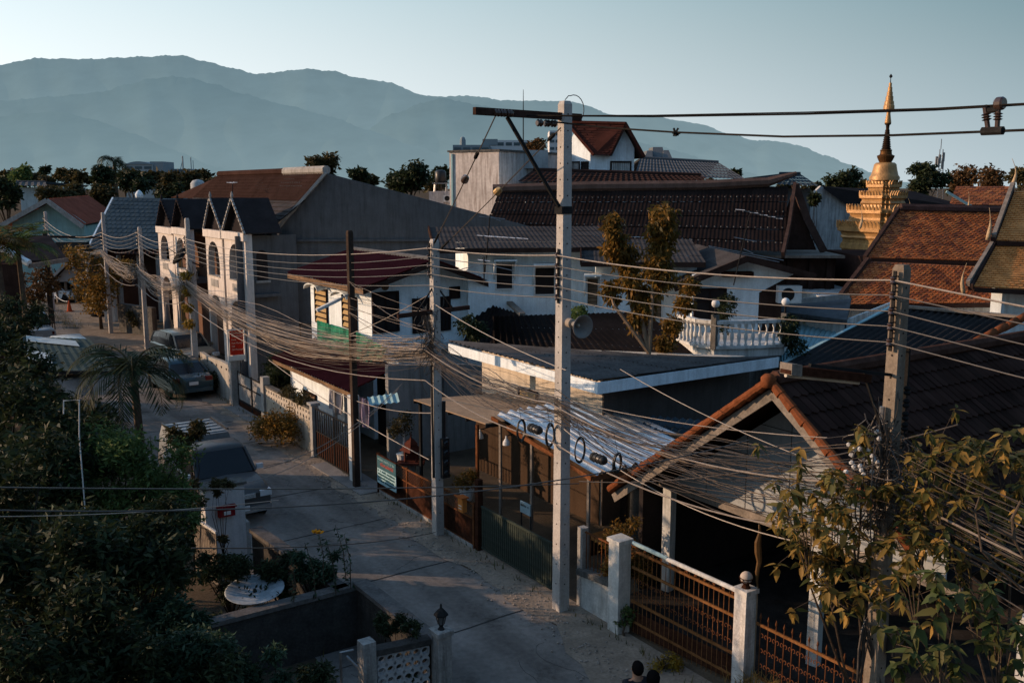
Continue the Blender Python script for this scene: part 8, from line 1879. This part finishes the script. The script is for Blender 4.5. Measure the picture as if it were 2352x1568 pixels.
aerial('thin TV aerial on the brown townhouse roof', (534,470), (534,418), ((528,420),(540,419)), (0,.5,1), .5, 46)
# water tanks, ledge things
mb = MB(); p = PY(456,378+76,95); 
t = thing('water_tank', 'small pale rooftop tank among the far left trees', 'water tank', PY(456,452,100)); mb = MB(); mb.lathe([(.7,0),(.75,.2),(.75,1.4),(.5,1.7),(.1,1.8)], PY(456,452,100), 14); mb.build('tank', plaster('pale_tank', (.4,.42,.42), .2), t, True); mb = MB(); mb.bx(PY(456,452,100)-UP*1.6, .9, .9, 3.0); mb.build('stand', m_grey, t)
# green board and things in the yard
t = thing('signboard', 'small pale blue sign leaning in the yard behind the slatted gate', 'sign', PN(1210,1180,1.2)); pl = PlN(1.2); a0, z1 = pl.px(1197,1148); a1, z0 = pl.px(1220,1185)
mb = MB(); mb.ob(pl.pt(a0,z0), pl.u*(a1-a0), UP*(z1-z0), pl.n*.03); mb.build('board', M('pale_blue_sign', (.30,.40,.43), .6, .15), t); scribble('lettering', t, pl, a0+.03, a1-.03, lerp(z0,z1,.6), (z1-z0)*.22, m_blackpl, .031, 31, .01)
mb = MB(); mb.ob(pl.pt(a0,0,-.01), pl.u*.03, UP*z0, pl.n*.02); mb.ob(pl.pt(a1-.03,0,-.01), pl.u*.03, UP*z0, pl.n*.02); mb.build('leg', m_blacks, t)
t = thing('bench', 'low tan bench in the yard under the zinc carport roof', 'bench', S(1.0,2.4)); mb = MB(); mb.bx(S(1.2,2.6,.45), 1.6, .7, .06, (ES,EN,UP)); mb.build('seat', M('orange_wood', (.3,.13,.045)), t)
for s in (.5,1.9):
    mb = MB(); mb.bx(S(s,2.6,.21), .08, .6, .42, (ES,EN,UP)); mb.build('leg', m_wooddk, t)
for k, (x,y,lab) in enumerate(((1103,995,'white bell-shaped lamp on the rusty canopy post'),(1163,1010,'white lamp on the carport post left of the door'))):
    c = PN(x,y,1.2); t = thing('wall_lamp', lab, 'lamp', c); mb = MB(); mb.lathe([(.09,-.12),(.08,-.04),(.03,.04),(.02,.1)], c, 12); mb.build('shade', m_framew, t); mb = MB(); mb.bar(c+UP*.1, c+UP*.12+EN*.25, .02); mb.build('arm', m_blacks, t)
# ================================================================== people
def person(lab, head_top, fwd, hair, shirt_m, trouser_m, h=1.72):
    f = V(fwd).normalized(); r = f.cross(UP); g = V((head_top.x, head_top.y, 0)); t = thing('person', lab, 'person', g); k = h/1.72
    def Q(x, y, z): return g + r*x*k + f*y*k + UP*z*k
    def skin(name, pts, edges, rads, m, sub=2, root=0):
        me = bpy.data.meshes.new(name); o3 = ORG[t.name]; me.from_pydata([tuple(p-o3) for p in pts], edges, []); ob = bpy.data.objects.new('tmp', me); COL.objects.link(ob)
        ob.modifiers.new('s','SKIN'); sv = me.skin_vertices[0].data
        for i, q in enumerate(rads): sv[i].radius = q if isinstance(q, tuple) else (q, q); sv[i].use_root = (i == root)
        sb = ob.modifiers.new('ss','SUBSURF'); sb.levels = sub; sb.render_levels = sub; bpy.context.view_layer.update()
        ev = bpy.data.meshes.new_from_object(ob.evaluated_get(bpy.context.evaluated_depsgraph_get())); bpy.data.objects.remove(ob); ev.materials.clear(); ev.materials.append(m)
        ev.polygons.foreach_set('use_smooth', [True]*len(ev.polygons)); o = bpy.data.objects.new(name, ev); COL.objects.link(o); o.parent = t; ORG[o.name] = o3; return o
    P = [Q(0,0,.95), Q(0,0,1.15), Q(0,0,1.36), Q(0,.0,1.46), Q(0,.015,1.55), Q(0,.03,1.63),
         Q(-.17,0,1.40), Q(-.22,-.03,1.13), Q(-.22,.06,.90), Q(-.21,.1,.82), Q(.17,0,1.40), Q(.22,-.03,1.13), Q(.22,.06,.90), Q(.21,.1,.82),
         Q(-.09,0,.86), Q(-.10,.02,.48), Q(-.10,-.02,.08), Q(-.10,.14,.04), Q(.09,0,.86), Q(.10,.05,.48), Q(.10,.04,.08), Q(.10,.2,.04)]
    E = [(0,1),(1,2),(2,3),(3,4),(4,5),(2,6),(6,7),(7,8),(8,9),(2,10),(10,11),(11,12),(12,13),(0,14),(14,15),(15,16),(16,17),(0,18),(18,19),(19,20),(20,21)]
    R = [.13,.12,.13,.055,.088,.075,.06,.045,.036,.03,.06,.045,.036,.03,.085,.058,.042,.035,.085,.058,.042,.035]
    skin('body', P, E, [q*k for q in R], m_skin)
    for sg in (-1,1):
        b = Q(.21*sg,.10,.80); 
        for j in range(4): skin('finger', [b+r*(.012*(j-1.5)), b+r*(.013*(j-1.5))-UP*.04+f*.02, b+r*(.013*(j-1.5))-UP*(.075+.008*(j in (1,2)))+f*.045], [(0,1),(1,2)], [.010,.009,.007], m_skin, 1)
        skin('thumb', [b+f*.02+UP*.03, b+f*.05, b+f*.065-UP*.035], [(0,1),(1,2)], [.011,.010,.008], m_skin, 1)
        mb = MB(); mb.lathe([(.002,-.012),(.02,0),(.002,.012)], Q(.078*sg,.03,1.60), 8, r*sg); mb.build('ear', m_skin, t, True)
        mb = MB(); mb.lathe([(.001,-.01),(.012,0),(.001,.01)], Q(.03*sg,.108,1.615), 8, f); mb.build('eye', m_blackpl, t)
    mb = MB(); mb.lathe([(.016,0),(.012,.015),(.002,.03)], Q(0,.112,1.585), 8, f); mb.build('nose', m_skin, t, True)
    mb = MB(); mb.bx(Q(0,.112,1.548), .045, .012, .012, (r,f,UP)); mb.build('mouth', M('lip', (.25,.10,.08), .6, .1), t)
    skin('shirt', [Q(0,0,.90), Q(0,0,1.15), Q(0,0,1.36), Q(0,.0,1.43), Q(-.17,0,1.40), Q(-.215,-.02,1.2), Q(.17,0,1.40), Q(.215,-.02,1.2)], [(0,1),(1,2),(2,3),(2,4),(4,5),(2,6),(6,7)], [q*k for q in (.165,.145,.155,.075,.082,.068,.082,.068)], shirt_m)
    skin('trousers', [Q(0,0,.97), Q(-.09,0,.86), Q(-.10,.02,.48), Q(-.10,-.02,.12), Q(.09,0,.86), Q(.10,.05,.48), Q(.10,.04,.12)], [(0,1),(1,2),(2,3),(0,4),(4,5),(5,6)], [q*k for q in (.14,.105,.078,.06,.105,.078,.06)], trouser_m)
    mb = MB(); n = 18; hv_ = []; lo_ = 1.63-.10 if hair != 'long' else 1.42
    for j in range(15):
        e = math.pi*j/14 - math.pi/2
        for i in range(n):
            g_ = 2*math.pi*i/n; x, y, z = .088*math.cos(e)*math.sin(g_), .108*math.cos(e)*math.cos(g_)-.008, .108*math.sin(e)
            if hair == 'long': x *= 1.18; y = y*1.08-.015; z = z*1.06 if z > 0 else z*1.9
            if y > .03 and z < .035: y = .03+(y-.03)*.15; x *= .93
            q_ = 1+.02*math.sin(g_*5+j)+.015*math.sin(g_*9-j*2); hv_.append(Q(x*q_, y*q_, 1.628+z))
    mb.add(hv_, [(j*n+i, j*n+(i+1) % n, (j+1)*n+(i+1) % n, (j+1)*n+i) for j in range(14) for i in range(n)]); mb.build('hair', m_hair, t, True); return t
    hp = [Q(0,.005,1.665), Q(0,-.03,1.62), Q(0,-.035,1.55)] + ([Q(0,-.06,1.44), Q(0,-.075,1.28)] if hair == 'long' else [])
    skin('hair', hp, [(i,i+1) for i in range(len(hp)-1)], [q*k for q in ((.098,.105,.075) if hair != 'long' else (.105,.112,.10,.085,.05))][:len(hp)], m_hair)
    return t
h1, h2 = PZ(1465,1519,1.72), PZ(1500,1540,1.62)
person('person seen from behind with short black hair at the bottom edge of the lane', h1, V((-.2,1,0)), 'short', M('dark_shirt', (.03,.03,.035), .9, .2), M('dark_trousers', (.02,.02,.025), .9, .2))
person('person with a rounded long black hairstyle beside the short-haired person', h2, V((-.1,1,0)), 'long', M('charcoal_top', (.025,.025,.03), .9, .2), M('dark_trousers', (.02,.02,.025)), 1.62)
